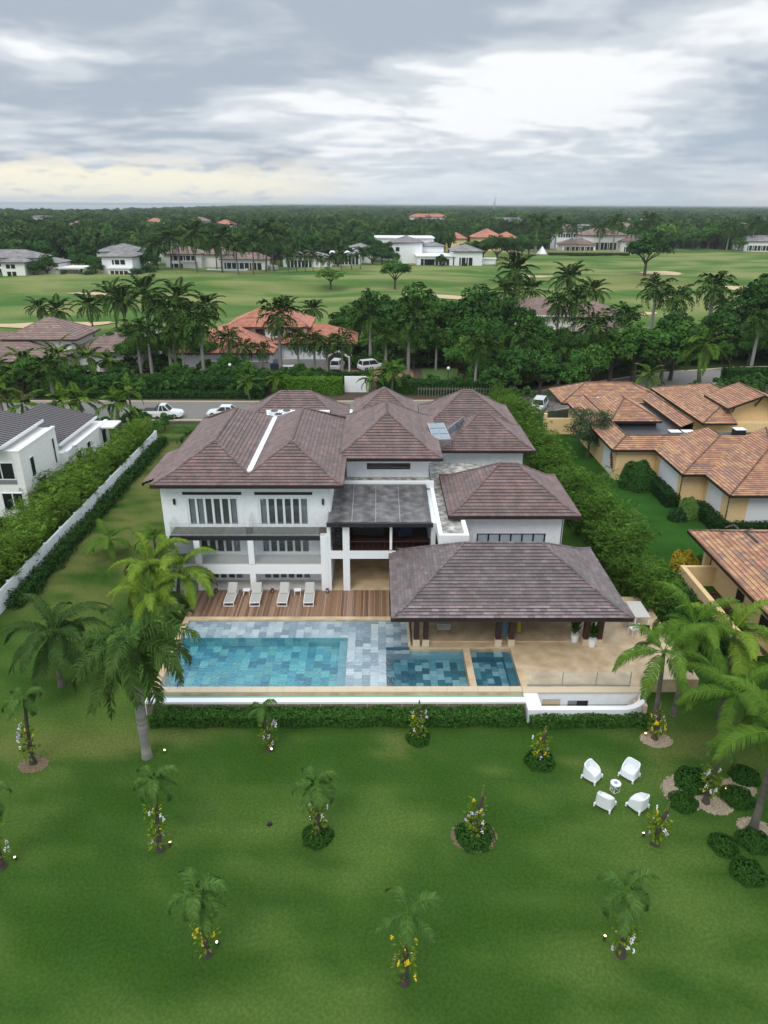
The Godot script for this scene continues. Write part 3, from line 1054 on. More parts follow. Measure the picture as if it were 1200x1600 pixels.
# ---------------------------------------------------------------- pavilion
func build_pavilion() -> void:
	var o := thing("pool_pavilion", "open pool pavilion with large mauve hip roof on dark timber posts", "pavilion")
	var k := 0
	for x in [2.42, 3.0, 7.48, 8.3, 12.92, 13.74]:
		for z in [-37.15, -43.2]:
			var b := MB.new()
			b.span(x - 0.17, x + 0.17, DECK + 0.48, 3.68, z - 0.17, z + 0.17)
			var post := part("post", b.mesh(), M.dark_wood, o)
			var f := MB.new()
			f.span(x - 0.21, x + 0.21, DECK + 0.012, DECK + 0.48, z - 0.21, z + 0.21)
			part("post_foot", f.mesh(), M.coping, post)
		k += 1
	var bm := MB.new()
	for z in [-37.15, -43.2]:
		bm.span(1.6, 14.2, 3.4, 3.62, z - 0.12, z + 0.12)
	bm.span(2.0, 2.24, 3.402, 3.618, -43.1, -37.25)
	bm.span(13.9, 14.14, 3.402, 3.618, -43.1, -37.25)
	for q in 12:
		bm.bar(Vector3(3.2 + q * 0.86, 3.72, -36.2), Vector3(3.2 + q * 0.86, 4.6, -38.2), 0.08, 0.12)
	part("roof_beams", bm.mesh(), M.dark_wood, o)
	part("ceiling", bx(1.3, 14.5, 3.63, 3.66, -44.3, -36.0), M.dark_wood, o)
	# the first face of the roof is the slope over the pool: its lowest courses are single tiles
	hip_roof(o, 0.84, 15.0, -44.8, -35.55, 3.78, 0.62, 0.9, PLUM, M.tile, 0.25, 0.4, 300)
	var back := MB.new()
	back.span(5.2, 12.0, DECK, 3.3, -44.2, -43.9)
	part("bar_wall", back.mesh(), M.coping, o)


func pool_tiles(parent: Node, x0: float, x1: float, z0: float, z1: float, y: float, tw: float, td: float, pals: Array, count: Array) -> void:
	var rest := MB.new()
	var cols := maxi(1, roundi((x1 - x0) / tw))
	var rows := maxi(1, roundi((z1 - z0) / td))
	var w := (x1 - x0) / cols
	var d := (z1 - z0) / rows
	for c in cols:
		for r in range(-1, rows + 1):
			var za := z0 + r * d + (0.5 * d if c % 2 else 0.0)
			var zb := minf(za + d, z1)
			za = maxf(za, z0)
			if zb - za < 0.1:
				continue
			var m: Material = pals[rng.randi() % pals.size()]
			var lift := rf(0.0, 0.008)
			if count[0] < 300:
				count[0] += 1
				var key := "pt%d_%d" % [roundi(w * 1000), roundi((zb - za) * 1000)]
				if not tex.has(key):
					tex[key] = bx(-w / 2 + 0.006, w / 2 - 0.006, -0.03, 0.0, -(zb - za) / 2 + 0.006, (zb - za) / 2 - 0.006)
				part("stone_tile", tex[key], m, parent, Vector3(x0 + (c + 0.5) * w, y + lift, (za + zb) / 2))
			else:
				rest.col = m.albedo_color.srgb_to_linear()
				rest.span(x0 + c * w + 0.006, x0 + (c + 1) * w - 0.006, y - 0.03, y + lift, za + 0.006, zb - 0.006)
	if rest.v.size():
		stuff("stone_tiles", rest.mesh(), M.pool_tile, parent)


# ---------------------------------------------------------------- terrace, pools, deck, sunken court
func build_terrace() -> void:
	var y := DECK
	var t := MB.new()
	# paving and copings round the pools, butted end to end
	t.span(-12.7, -12.35, -0.02, y, -40.45, -32.5)   # left coping
	t.span(-12.35, 2.0, -0.02, y, -40.45, -40.1)     # behind the pool
	t.span(-12.35, 8.2, 0.0, y - 0.02, -32.95, -32.52)  # infinity edge
	t.span(5.28, 5.68, -0.02, y, -36.82, -32.95)
	t.span(2.0, 8.2, -0.02, y, -44.4, -36.82)
	t.span(8.2, 15.3, -0.02, y, -44.4, -32.56)
	t.span(15.3, 18.6, -0.02, y - 0.002, -43.0, -33.6)
	setting("terrace", t.mesh(), M.stone_floor)
	var step := MB.new()
	step.span(8.45, 12.6, y, y + 0.1, -43.8, -37.4)
	step.span(2.2, 8.0, y, y + 0.1, -43.8, -37.4)
	setting("pavilion_floor", step.mesh(), M.stone_floor)
	# stone slabs of the coping, one by one
	var x := -12.6
	while x < 8.1:
		var w := minf(rf(0.85, 1.0), 8.18 - x)
		var cs := part("coping_stone", bx(x + 0.006, x + w - 0.006, y - 0.02, y + 0.025, -32.98, -32.5), M.coping, get_node("terrace"))
		cs.position.y = rf(-0.003, 0.003)
		x += w
	# big pool: shallow shelf round a deep basin
	var shelf_m := []
	for c in [Color(0.8, 0.87, 0.92), Color(0.7, 0.78, 0.84), Color(0.86, 0.92, 0.96), Color(0.6, 0.68, 0.75), Color(0.77, 0.85, 0.9), Color(0.9, 0.95, 0.98), Color(0.65, 0.74, 0.8)]:
		shelf_m.append(mat("shelf%d" % shelf_m.size(), c, 0.45, false, {"tex": M.pool_tile.albedo_texture, "scale": 0.7}))
	var deep_m := []
	for c in [Color(0.36, 0.73, 0.8), Color(0.27, 0.65, 0.75), Color(0.45, 0.81, 0.85), Color(0.2, 0.54, 0.66), Color(0.32, 0.7, 0.8), Color(0.42, 0.74, 0.77)]:
		deep_m.append(mat("deep%d" % deep_m.size(), c, 0.45, false, {"tex": M.pool_tile.albedo_texture, "scale": 0.7}))
	var spa_m := []
	for c in [Color(0.26, 0.5, 0.6), Color(0.38, 0.63, 0.71), Color(0.18, 0.38, 0.49), Color(0.5, 0.72, 0.79), Color(0.24, 0.49, 0.56), Color(0.28, 0.43, 0.5), Color(0.58, 0.78, 0.84)]:
		spa_m.append(mat("spa%d" % spa_m.size(), c, 0.45, false, {"tex": M.pool_tile.albedo_texture, "scale": 0.7}))
	var p := thing("swimming_pool", "long blue swimming pool with pale shallow shelf and stone tile floor", "pool")
	var sh := MB.new()
	sh.span(-12.35, 2.0, 0.1, y - 0.2, -40.1, -38.2)
	sh.span(-1.85, 0.55, 0.1, y - 0.2, -38.2, -32.95)
	sh.span(0.55, 2.0, 0.1, y - 0.2, -38.2, -36.44)
	sh.span(-12.35, -1.85, -0.02, 0.06, -38.2, -32.95)
	part("basin", sh.mesh(), shelf_m[3], p)
	var n := [0]
	pool_tiles(p, -12.35, -1.86, -38.19, -32.96, 0.1, 0.5, 0.66, deep_m, n)
	pool_tiles(p, -12.35, 2.0, -40.09, -38.2, y - 0.17, 0.48, 0.63, shelf_m, n)
	pool_tiles(p, -1.84, 0.55, -38.2, -32.96, y - 0.17, 0.48, 0.66, shelf_m, n)
	pool_tiles(p, 0.55, 2.0, -38.2, -36.46, y - 0.17, 0.48, 0.6, shelf_m, n)
	var wl := MB.new()
	for k in 21:
		for r in 2:
			wl.col = deep_m[rng.randi() % 3].albedo_color.srgb_to_linear() * 0.9
			wl.span(-12.35 + k * 0.5 + 0.006, -12.35 + k * 0.5 + 0.494, 0.12 + r * 0.31, 0.42 + r * 0.31, -38.2, -38.17)
	stuff("wall_tiles", wl.mesh(), M.pool_tile, p)
	part("submerged_step", bx(-2.35, -1.86, 0.1, 0.5, -38.15, -32.97), spa_m[3], p)
	part("water", bx(-12.35, 2.0, y - 0.066, y - 0.06, -40.1, -32.95), M.water, p)
	var p2 := thing("plunge_pool", "dark teal plunge pool with big stone tiles between shelf and stone divider", "pool")
	var b2 := MB.new()
	b2.span(0.55, 5.28, 0.0, 0.2, -36.82, -32.95)
	b2.span(0.55, 5.28, 0.2, y - 0.002, -36.9, -36.823)
	part("basin", b2.mesh(), spa_m[2], p2)
	n = [0]
	pool_tiles(p2, 0.58, 5.27, -36.4, -32.96, 0.3, 0.44, 0.62, spa_m, n)
	part("bench", bx(2.0, 5.27, 0.3, 0.62, -36.8, -36.42), spa_m[3], p2)
	part("water", bx(0.56, 5.28, y - 0.066, y - 0.06, -36.82, -32.95), M.water, p2)
	var p3 := thing("hot_tub", "square dark tiled hot tub with a bench beside the terrace", "hot tub")
	var b3 := MB.new()
	b3.span(5.68, 8.2, 0.0, 0.1, -36.82, -32.95)
	part("basin", b3.mesh(), spa_m[2], p3)
	n = [0]
	pool_tiles(p3, 6.12, 7.72, -36.3, -33.0, 0.2, 0.4, 0.5, spa_m, n)
	pool_tiles(p3, 5.69, 6.12, -36.8, -32.97, 0.58, 0.42, 0.55, spa_m, n)
	pool_tiles(p3, 7.72, 8.19, -36.8, -32.97, 0.58, 0.46, 0.55, spa_m, n)
	pool_tiles(p3, 6.13, 7.71, -36.8, -36.32, 0.58, 0.5, 0.46, spa_m, n)
	var ben := MB.new()
	ben.span(5.685, 6.115, 0.1, 0.545, -36.8, -32.97)
	ben.span(7.725, 8.195, 0.1, 0.545, -36.8, -32.97)
	ben.span(6.13, 7.71, 0.1, 0.545, -36.8, -36.32)
	part("bench", ben.mesh(), spa_m[2], p3)
	part("water", bx(5.68, 8.2, y - 0.066, y - 0.06, -36.82, -32.95), M.water, p3)
	# overflow channel with its white rim and stone skirt
	var ch := thing("overflow_channel", "white rimmed overflow channel in front of the pool", "channel")
	part("channel_floor", bx(-12.6, 8.2, 0.0, 0.5, -32.515, -32.06), M.coping, ch)
	part("channel_water", bx(-12.6, 8.2, 0.64, 0.646, -32.515, -32.06), mat("green_water", Color(0.55, 0.72, 0.66), 0.08), ch)
	part("rim", bx(-12.75, 8.2, 0.0, y - 0.03, -32.06, -31.68), M.white, ch)
	var blocks := MB.new()
	var bxx := -12.7
	while bxx < 8.1:
		for r in 3:
			var bw := rf(0.5, 0.8)
			blocks.span(bxx + 0.01, minf(bxx + 0.62, 8.2), 0.02 + r * 0.25, 0.25 + r * 0.25, -31.68, -31.62 - rf(0.0, 0.035))
		bxx += 0.64
	stuff("skirt_stones", blocks.mesh(), M.wall_stone, ch)
	# timber deck, each board a part
	var d := setting("timber_deck", bx(-12.7, 0.84, 0.3, y - 0.03, -43.95, -40.46), M.roof_deck)
	var wood := []
	for c in [Color(0.64, 0.49, 0.38), Color(0.58, 0.45, 0.36), Color(0.69, 0.55, 0.44), Color(0.53, 0.42, 0.34), Color(0.66, 0.52, 0.42), Color(0.6, 0.5, 0.43), Color(0.71, 0.59, 0.49), Color(0.48, 0.37, 0.31)]:
		wood.append(mat("board%d" % wood.size(), c, 0.6, false, {"tex": M.wood.albedo_texture, "scale": 0.5}))
	var boards := 112
	var bw2 := 13.54 / boards
	var bm := bx(-bw2 / 2 + 0.006, bw2 / 2 - 0.006, -0.028, 0.0, -1.74, 1.74)
	for k in boards:
		part("deck_board", bm, wood[rng.randi() % 8], d, Vector3(-12.7 + (k + 0.5) * bw2, y + 0.006 + rf(-0.003, 0.003), -42.2))
	setting("deck_edge", bx(-12.75, 0.84, 0.0, y - 0.01, -40.455, -40.38), M.dark_wood)
	# sunken court: ring wall, inner wall, steps
	var c := thing("sunken_court", "sunken court with white curved wall, basement windows and stone steps", "courtyard")
	var top := 0.85
	var ring := []
	ring.append(Vector3(8.2, 0, -30.98))
	ring.append(Vector3(13.4, 0, -30.98))
	for k in range(1, 9):
		var a := PI / 2 * k / 8.0
		ring.append(Vector3(13.4 + 1.75 * sin(a), 0, -32.73 + 1.75 * cos(a)))
	ring.append(Vector3(15.15, 0, -34.6))
	var rm := MB.new()
	for k in ring.size() - 1:
		var t0: Vector3 = (ring[mini(k + 1, ring.size() - 1)] - ring[maxi(k - 1, 0)]).normalized()
		var t1: Vector3 = (ring[mini(k + 2, ring.size() - 1)] - ring[k]).normalized()
		var i0: Vector3 = ring[k] + t0.cross(Vector3.UP) * -0.34
		var i1: Vector3 = ring[k + 1] + t1.cross(Vector3.UP) * -0.34
		var a: Vector3 = ring[k]
		var b: Vector3 = ring[k + 1]
		var u := Vector3(0, top, 0)
		var dn := Vector3(0, -1.4, 0)
		rm.quad(a + u, b + u, i1 + u, i0 + u)
		rm.quad(a + dn, b + dn, b + u, a + u)
		rm.quad(i1 + dn, i0 + dn, i0 + u, i1 + u)
	rm.span(8.2, 9.0, -1.4, top, -32.5, -31.33)
	rm.span(8.2, 8.202, -0.5, top, -32.5, -31.0)
	part("ring_wall", rm.mesh(), M.white, c)
	var iw := MB.new()
	wall_with_openings(iw, 8.6, 15.0, -1.4, y - 0.06, -32.53, 0.025, [[9.35, 10.38, -1.3, 0.36], [10.8, 11.98, -0.3, 0.26]])
	part("inner_wall", iw.mesh(), M.render_white, c)
	part("terrace_edge", bx(8.2, 15.2, y - 0.055, y + 0.02, -32.9, -32.42), M.coping, c)
	part("court_door", bx(9.35, 10.38, -1.3, 0.36, -32.557, -32.545), M.coping, c)
	var bw3 := part("basement_window", bx(10.8, 11.98, -0.3, 0.26, -32.557, -32.55), M.metal, c)
	part("pane", bx(11.33, 11.94, -0.26, 0.22, -32.548, -32.54), M.dark_frame, bw3)
	part("court_floor", bx(8.4, 15.0, -1.4, -1.3, -32.5, -31.2), M.slab, c)
	for k in 7:
		part("stone_step", bx(13.3 + k * 0.22, 13.3 + (k + 1) * 0.22 + 0.05, -1.3, -1.0 + k * 0.29, -32.4, -31.45), M.coping, c)
	# frameless glass balustrade on the terrace edge
	var gr := thing("glass_balustrade", "low glass balustrade along the front edge of the stone terrace", "balustrade")
	for k in 3:
		part("glass_panel", bx(8.6 + k * 1.93, 10.49 + k * 1.93, y + 0.08, y + 0.98, -33.06, -33.045), M.rail_glass, gr)
		var ps := MB.new()
		ps.span(10.5 + k * 1.93, 10.53 + k * 1.93, y + 0.001, y + 0.95, -33.1, -33.0)
		part("rail_post", ps.mesh(), M.metal, gr)
	part("base_rail", bx(8.55, 14.35, y + 0.001, y + 0.07, -33.1, -33.0), M.metal, gr)
	# deck end: walls beside the pool pavilion
	var sw := MB.new()
	sw.span(1.94, 2.06, 0.0, y + 0.3, -40.1, -37.0)
	single("pool_side_kerb", sw.mesh(), M.coping, "pale stone kerb between pool shelf and pavilion floor", "kerb")


# ---------------------------------------------------------------- neighbours
func build_left_house() -> void:
	var h := thing("modern_house", "white modern house with grey seamed sloping roofs at the left edge", "house")
	var w := MB.new()
	w.span(-44.0, -30.65, 0, 6.4, -65.3, -57.95)
	part("wall", w.mesh(), M.render_left, h)
	w = MB.new()
	w.span(-44.0, -29.9, 0, 3.85, -76.4, -65.302)
	part("wall", w.mesh(), M.render_left, h)
	part("parapet", bx(-44.0, -30.6, 6.402, 6.55, -58.25, -57.9), M.white, h)
	part("parapet", bx(-30.95, -30.6, 6.402, 6.55, -65.35, -58.252), M.white, h)
	part("parapet", bx(-30.2, -29.85, 3.852, 4.0, -76.45, -65.31), M.white, h)
	part("canopy", bx(-30.0, -28.4, 3.7, 3.86, -76.5, -74.0), M.white, h)
	# mono pitch roofs of standing seam sheet, rising to the left
	for rr in [[-41.0, -31.8, -65.7, -56.6, 8.95, 6.95], [-36.6, -30.75, -75.7, -65.75, 5.85, 4.45]]:
		var a := Vector3(rr[1], rr[5], rr[3])
		var b := Vector3(rr[1], rr[5], rr[2])
		var d := Vector3(rr[0], rr[4], rr[2])
		var e := Vector3(rr[0], rr[4], rr[3])
		var m := MB.new()
		m.col = lin(0.47, 0.46, 0.47)
		var up := Vector3(0, 0.12, 0)
		m.quad(a + up, b + up, d + up, e + up)
		m.quad(e, d, b, a)
		var r := part("roof", m.mesh(), M.grey_seam, h)
		var sm := MB.new()
		var count := int((rr[3] - rr[2]) / 0.48)
		for k in count + 1:
			var f := float(k) / count
			sm.col = lin(0.38, 0.37, 0.38)
			sm.bar(a.lerp(b, f) + up * 1.4, e.lerp(d, f) + up * 1.4, 0.07, 0.1)
		stuff("standing_seams", sm.mesh(), M.grey_seam, r)
		var fa := MB.new()
		fa.bar(a + Vector3(0.03, 0.03, 0), b + Vector3(0.03, 0.03, 0), 0.08, 0.24)
		part("fascia", fa.mesh(), M.white, r)
		fa = MB.new()
		fa.bar(e + Vector3(0, 0.03, 0.03), a + Vector3(0, 0.03, 0.03), 0.08, 0.2)
		part("fascia", fa.mesh(), M.white, r)
		var gb := MB.new()
		var xr: float = rr[1] - 0.5
		for zz in [rr[3] - 1.6, rr[2] + 0.4]:
			gb.quad(Vector3(rr[0], 3.0, zz), Vector3(xr, 3.0, zz), Vector3(xr, rr[5] + 0.08, zz), Vector3(rr[0], rr[4] - 0.02, zz))
		gb.quad(Vector3(xr, 3.0, rr[3] - 1.6), Vector3(xr, 3.0, rr[2] + 0.4), Vector3(xr, rr[5] + 0.08, rr[2] + 0.4), Vector3(xr, rr[5] + 0.08, rr[3] - 1.6))
		part("gable_wall", gb.mesh(), M.render_left, h)
	window(h, -33.6, -31.3, 3.9, 5.5, -57.87, 2, M.white, M.window_dark, "window", 0.08)
	part("window_apron", bx(-33.6, -31.3, 3.5, 3.86, -57.95, -57.9), M.metal, h)
	window(h, -32.9, -31.0, 1.0, 2.7, -57.87, 2, M.white, M.window_dark, "window", 0.08)
	# side windows, facing right
	for s in [[-30.65, -60.2, -59.5, 3.6, 5.3], [-30.65, -61.8, -60.4, 1.2, 3.0], [-30.65, -64.6, -64.2, 3.2, 5.6], [-29.9, -68.4, -67.2, 1.7, 3.2], [-29.9, -70.9, -70.1, 1.9, 3.3], [-29.9, -75.4, -74.3, 0.3, 3.3]]:
		var f := MB.new()
		f.span(s[0], s[0] + 0.05, s[3] - 0.08, s[3], s[1] - 0.08, s[2] + 0.08)
		f.span(s[0], s[0] + 0.05, s[4], s[4] + 0.08, s[1] - 0.08, s[2] + 0.08)
		f.span(s[0], s[0] + 0.05, s[3], s[4], s[1] - 0.08, s[1])
		f.span(s[0], s[0] + 0.05, s[3], s[4], s[2], s[2] + 0.08)
		var wn := part("side_window", f.mesh(), M.white, h)
		part("pane", bx(s[0] + 0.005, s[0] + 0.02, s[3], s[4], s[1], s[2]), M.window_dark, wn)
	var bal := MB.new()
	bal.span(-29.9, -29.0, 1.3, 1.45, -73.4, -71.4)
	bal.span(-29.1, -29.0, 1.45, 2.1, -73.4, -71.4)
	part("balcony", bal.mesh(), M.white, h)


func clay(h: Node, faces: Array, lines: Array, rims: Array) -> void:
	build_roof(h, faces, lines, rims, CLAY, M.terracotta, 0.3, 0.36)


func build_right_house() -> void:
	var h := thing("ochre_house", "ochre walled bungalow with many terracotta tiled hip roofs on the right", "house")
	var e := 3.4
	# stepped walls under the south eaves
	part("wall", bx(24.4, 34.4, 0, 3.05, -88.0, -68.4), M.ochre, h)
	part("wall", bx(28.4, 36.0, 0, 3.05, -68.4, -61.6), M.ochre, h)
	part("wall", bx(30.6, 48.0, 0, 3.05, -61.6, -56.6), M.ochre, h)
	part("wall", bx(36.0, 46.0, 0, 3.05, -74.0, -61.7), M.ochre, h)
	part("wall", bx(38.0, 46.0, 0, 3.05, -91.5, -78.6), M.ochre, h)
	for q in [[28.36, 28.4, -67.0, -62.4], [30.56, 30.6, -60.9, -58.0], [32.2, 40.0, -56.6, -56.55], [24.36, 24.4, -72.5, -69.6]]:
		part("white_panel", bx(q[0], q[1], 0.2, 3.2, q[2], q[3]), M.white, h)
	# skirts round the flat dark middle, each a lean-to slope of tiles
	var hw := e + 0.95
	var flat_z := -86.0
	clay(h, [[Vector3(23.7, e, -86.0), Vector3(23.7, e, -67.8), Vector3(25.55, hw, -69.65), Vector3(25.55, hw, -86.0)]], [[Vector3(23.7, e, -67.8), Vector3(25.55, hw, -69.65)], [Vector3(25.55, hw, -69.65), Vector3(25.55, hw, -86.0)]], [[Vector3(23.7, e, -86.0), Vector3(23.7, e, -67.8)]])
	clay(h, [[Vector3(23.7, e, -67.8), Vector3(31.0, e, -67.8), Vector3(33.0, hw, -69.65), Vector3(25.55, hw, -69.65)]], [[Vector3(25.55, hw, -69.65), Vector3(33.0, hw, -69.65)]], [[Vector3(23.7, e, -67.8), Vector3(31.0, e, -67.8)]])
	clay(h, [[Vector3(33.2, e + 0.35, -89.0), Vector3(33.2, e + 0.35, -74.6), Vector3(34.5, e + 0.92, -74.6), Vector3(34.5, e + 0.92, -89.0)]], [[Vector3(34.5, e + 0.92, -89.0), Vector3(34.5, e + 0.92, -74.6)]], [])
	hip_roof(h, 22.9, 36.2, -93.6, -86.0, e, 0.47, 0.1, CLAY, M.terracotta, 0.3, 0.36)
	part("flat_roof", bx(25.4, 33.3, e - 0.4, e - 0.05, -87.5, -69.5), mat("membrane", Color(0.2, 0.2, 0.22), 0.3, false, {"tex": tex.grime, "scale": 0.2}), h)
	part("upstand", bx(25.5, 25.6, e, hw - 0.08, -86.0, -69.7), M.fascia, h)
	part("upstand", bx(25.61, 33.0, e, hw - 0.08, -69.7, -69.6), M.fascia, h)
	part("upstand", bx(33.2, 33.3, e - 0.05, e + 0.32, -87.0, -74.6), M.fascia, h)
	part("upstand", bx(34.42, 34.52, 2.9, e + 0.86, -89.0, -74.6), M.fascia, h)
	# hipped roof standing in the middle of the court
	clay(h, [[Vector3(26.0, 3.95, -76.2), Vector3(31.7, 3.95, -76.2), Vector3(28.6, 5.5, -80.4)], [Vector3(25.6, 4.3, -83.5), Vector3(26.0, 3.95, -76.2), Vector3(28.6, 5.5, -80.4), Vector3(28.6, 5.62, -83.5)], [Vector3(31.7, 3.95, -76.2), Vector3(31.7, 3.95, -83.5), Vector3(28.6, 5.5, -83.5), Vector3(28.6, 5.5, -80.4)]], [[Vector3(26.0, 3.95, -76.2), Vector3(28.6, 5.5, -80.4)], [Vector3(31.7, 3.95, -76.2), Vector3(28.6, 5.5, -80.4)], [Vector3(28.6, 5.5, -80.4), Vector3(28.6, 5.55, -83.5)]], [[Vector3(26.0, 3.95, -76.2), Vector3(31.7, 3.95, -76.2)]])
	part("lantern_wall", bx(26.2, 31.4, e - 0.05, 3.9, -83.2, -76.9), M.fascia, h)
	# stepped hips towards the front
	var sw := func(x: float) -> float: return 3.45 + 0.29 * (x - 27.9)
	clay(h, [[Vector3(27.9, sw.call(27.9), -67.8), Vector3(27.9, sw.call(27.9), -60.6), Vector3(33.9, sw.call(33.9), -67.0), Vector3(33.9, sw.call(33.9), -69.8), Vector3(29.6, sw.call(29.6), -69.8)], [Vector3(27.9, 3.45, -60.6), Vector3(38.0, 3.45, -60.6), Vector3(38.0, sw.call(33.9), -67.0), Vector3(33.9, sw.call(33.9), -67.0)]], [[Vector3(27.9, 3.45, -60.6), Vector3(33.9, sw.call(33.9), -67.0)], [Vector3(33.9, sw.call(33.9), -67.0), Vector3(33.9, sw.call(33.9), -69.8)]], [[Vector3(27.9, 3.45, -67.8), Vector3(27.9, 3.45, -60.6)], [Vector3(27.9, 3.45, -60.6), Vector3(38.0, 3.45, -60.6)]])
	var sx := func(x: float) -> float: return 3.4 + 0.29 * (x - 30.0)
	clay(h, [[Vector3(30.0, 3.4, -61.5), Vector3(30.0, 3.4, -55.6), Vector3(36.8, sx.call(36.8), -63.0), Vector3(38.5, sx.call(38.5), -67.5), Vector3(34.2, sx.call(34.2), -66.2)], [Vector3(30.0, 3.4, -55.6), Vector3(47.0, 3.4, -55.6), Vector3(47.0, sx.call(36.8), -63.0), Vector3(36.8, sx.call(36.8), -63.0)]], [[Vector3(30.0, 3.4, -55.6), Vector3(36.8, sx.call(36.8), -63.0)], [Vector3(36.8, sx.call(36.8), -63.0), Vector3(38.5, sx.call(38.5), -67.5)]], [[Vector3(30.0, 3.4, -61.5), Vector3(30.0, 3.4, -55.6)], [Vector3(30.0, 3.4, -55.6), Vector3(47.0, 3.4, -55.6)]])
	part("flat_roof", bx(33.0, 47.0, 3.06, 3.25, -74.4, -62.5), M.membrane, h)
	# big hall at the back right
	clay(h, [[Vector3(37.0, 3.3, -94.5), Vector3(37.0, 3.3, -77.6), Vector3(40.4, 4.524, -81.0), Vector3(42.4, 5.244, -83.0), Vector3(42.4, 5.244, -89.1)], [Vector3(37.0, 3.3, -77.6), Vector3(40.9, 3.3, -77.6), Vector3(40.9, 4.704, -81.5)], [Vector3(47.0, 3.3, -94.5), Vector3(37.0, 3.3, -94.5), Vector3(42.4, 5.244, -89.1)]], [[Vector3(37.0, 3.3, -77.6), Vector3(42.4, 5.244, -83.0)], [Vector3(37.0, 3.3, -94.5), Vector3(42.4, 5.244, -89.1)], [Vector3(42.4, 5.244, -83.0), Vector3(42.4, 5.244, -89.1)]], [[Vector3(37.0, 3.3, -94.5), Vector3(37.0, 3.3, -77.6)], [Vector3(37.0, 3.3, -77.6), Vector3(40.9, 3.3, -77.6)]])
	# gabled hall with deep eaves and a tall ochre end wall
	var gx0 := 40.1
	var gx1 := 47.9
	var gz0 := -85.2
	var gz1 := -78.8
	var gm := (gx0 + gx1) / 2
	var f := [[Vector3(gx0, 4.7, gz0), Vector3(gx0, 4.7, gz1), Vector3(gm, 6.25, gz1), Vector3(gm, 6.25, gz0)], [Vector3(gx1, 4.7, gz1), Vector3(gx1, 4.7, gz0), Vector3(gm, 6.25, gz0), Vector3(gm, 6.25, gz1)]]
	clay(h, f, [[Vector3(gm, 6.25, gz0), Vector3(gm, 6.25, gz1)]], [[Vector3(gx0, 4.7, gz0), Vector3(gx0, 4.7, gz1)], [Vector3(gx0, 4.7, gz1), Vector3(gm, 6.25, gz1)], [Vector3(gm, 6.25, gz1), Vector3(gx1, 4.7, gz1)]])
	var gw := MB.new()
	gw.span(gx0 + 0.8, gx1 - 1.0, 0, 4.95, gz0 + 0.5, gz1 - 1.6)
	gw.tri(Vector3(gx0 + 1.0, 4.95, gz1 - 1.6), Vector3(gx1 - 1.0, 4.95, gz1 - 1.6), Vector3(gm, 6.1, gz1 - 1.6))
	part("gable_wall", gw.mesh(), M.ochre, h)
	for q in [[Vector3(gm, 4.6, gz1 - 1.58), Vector3(gm, 6.1, gz1 - 0.2)], [Vector3(gx0 + 1.4, 3.9, gz1 - 1.58), Vector3(gx0 + 0.9, 4.75, gz1 - 0.3)]]:
		var br := MB.new()
		br.bar(q[0], q[1], 0.12, 0.14)
		part("gable_brace", br.mesh(), M.dark_wood, h)
	for s in [[31.2, -71.4, "grey air conditioning unit on the flat roof, left of the near pair"], [32.6, -71.4, "grey air conditioning unit on the flat roof, right of the near pair"], [27.6, -85.2, "white air conditioning unit at the back of the dark flat roof"], [28.8, -85.2, "tall white air conditioning unit at the back of the dark flat roof"], [38.6, -72.6, "dark grey air conditioning unit beside the ochre gable wall"]]:
		var ac := thing("roof_air_conditioner", s[2], "air conditioner", Vector3(s[0], 3.36 if s[0] < 33.0 else 3.26, s[1]), 0.0, "air conditioners on the bungalow roof")
		part("casing", bx(-0.55, 0.55, 0.0, 0.9, -0.45, 0.45), M.metal if s[0] < 38.0 else M.dark_frame, ac)
		part("lid", bx(-0.58, 0.58, 0.9, 0.95, -0.48, 0.48), M.white, ac)
	# pillar chains and the low door
	for p in [[28.15, -61.1], [30.2, -56.05]]:
		var cb := MB.new()
		for k in 16:
			cb.box(Vector3(p[0], 0.2 + k * 0.2, p[1]), Vector3(0.09, 0.14, 0.09), Basis(Vector3.UP, 0.8 * k))
		part("rain_chain", cb.mesh(), M.dark_frame, h)
	var fl := MB.new()
	for k in 7:
		fl.col = lin(0.5, 0.2, 0.16)
		fl.box(Vector3(24.28, 1.1 + 0.22 * k, -69.1 - 0.12 * k), Vector3(0.12, 0.25, 0.25), Basis(Vector3(1, 1, 0).normalized(), k))
	part("wall_pots", fl.mesh(), M.plain, h)
	# the nearer bungalow cut by the right edge
	var n := thing("front_bungalow", "nearer ochre bungalow with slipped roof tiles and white lattice railing", "house")
	hip_roof(n, 23.45, 40.0, -48.4, -30.0, 3.5, 0.42, 0.1, CLAY, M.terracotta, 0.3, 0.36)
	var sl := MB.new()
	for q in [[25.0, -46.6, 0.1, 0.9], [25.7, -46.9, 0.6, 0.2], [26.0, -46.5, 0.15, 1.0], [26.4, -45.6, 0.7, 0.18], [28.5, -46.0, 0.3, 0.8], [26.2, -44.6, 0.14, 1.6], [26.9, -42.6, 0.14, 1.8]]:
		var yy: float = 3.5 + (q[0] - 23.45) * 0.42 + 0.1
		sl.box(Vector3(q[0], yy, q[1]), Vector3(q[2], 0.02, q[3]), Basis(Vector3.BACK, atan(0.42)))
	part("slipped_tile_gap", sl.mesh(), M.fascia, n)
	var nw := MB.new()
	nw.span(25.0, 39.0, 0, 2.3, -47.0, -30.0)
	nw.span(26.0, 39.0, 2.3, 3.9, -46.9, -30.0)
	part("wall", nw.mesh(), M.ochre, n)
	part("corner_post", bx(24.6, 25.0, 0, 3.6, -47.6, -47.2), M.ochre, n)
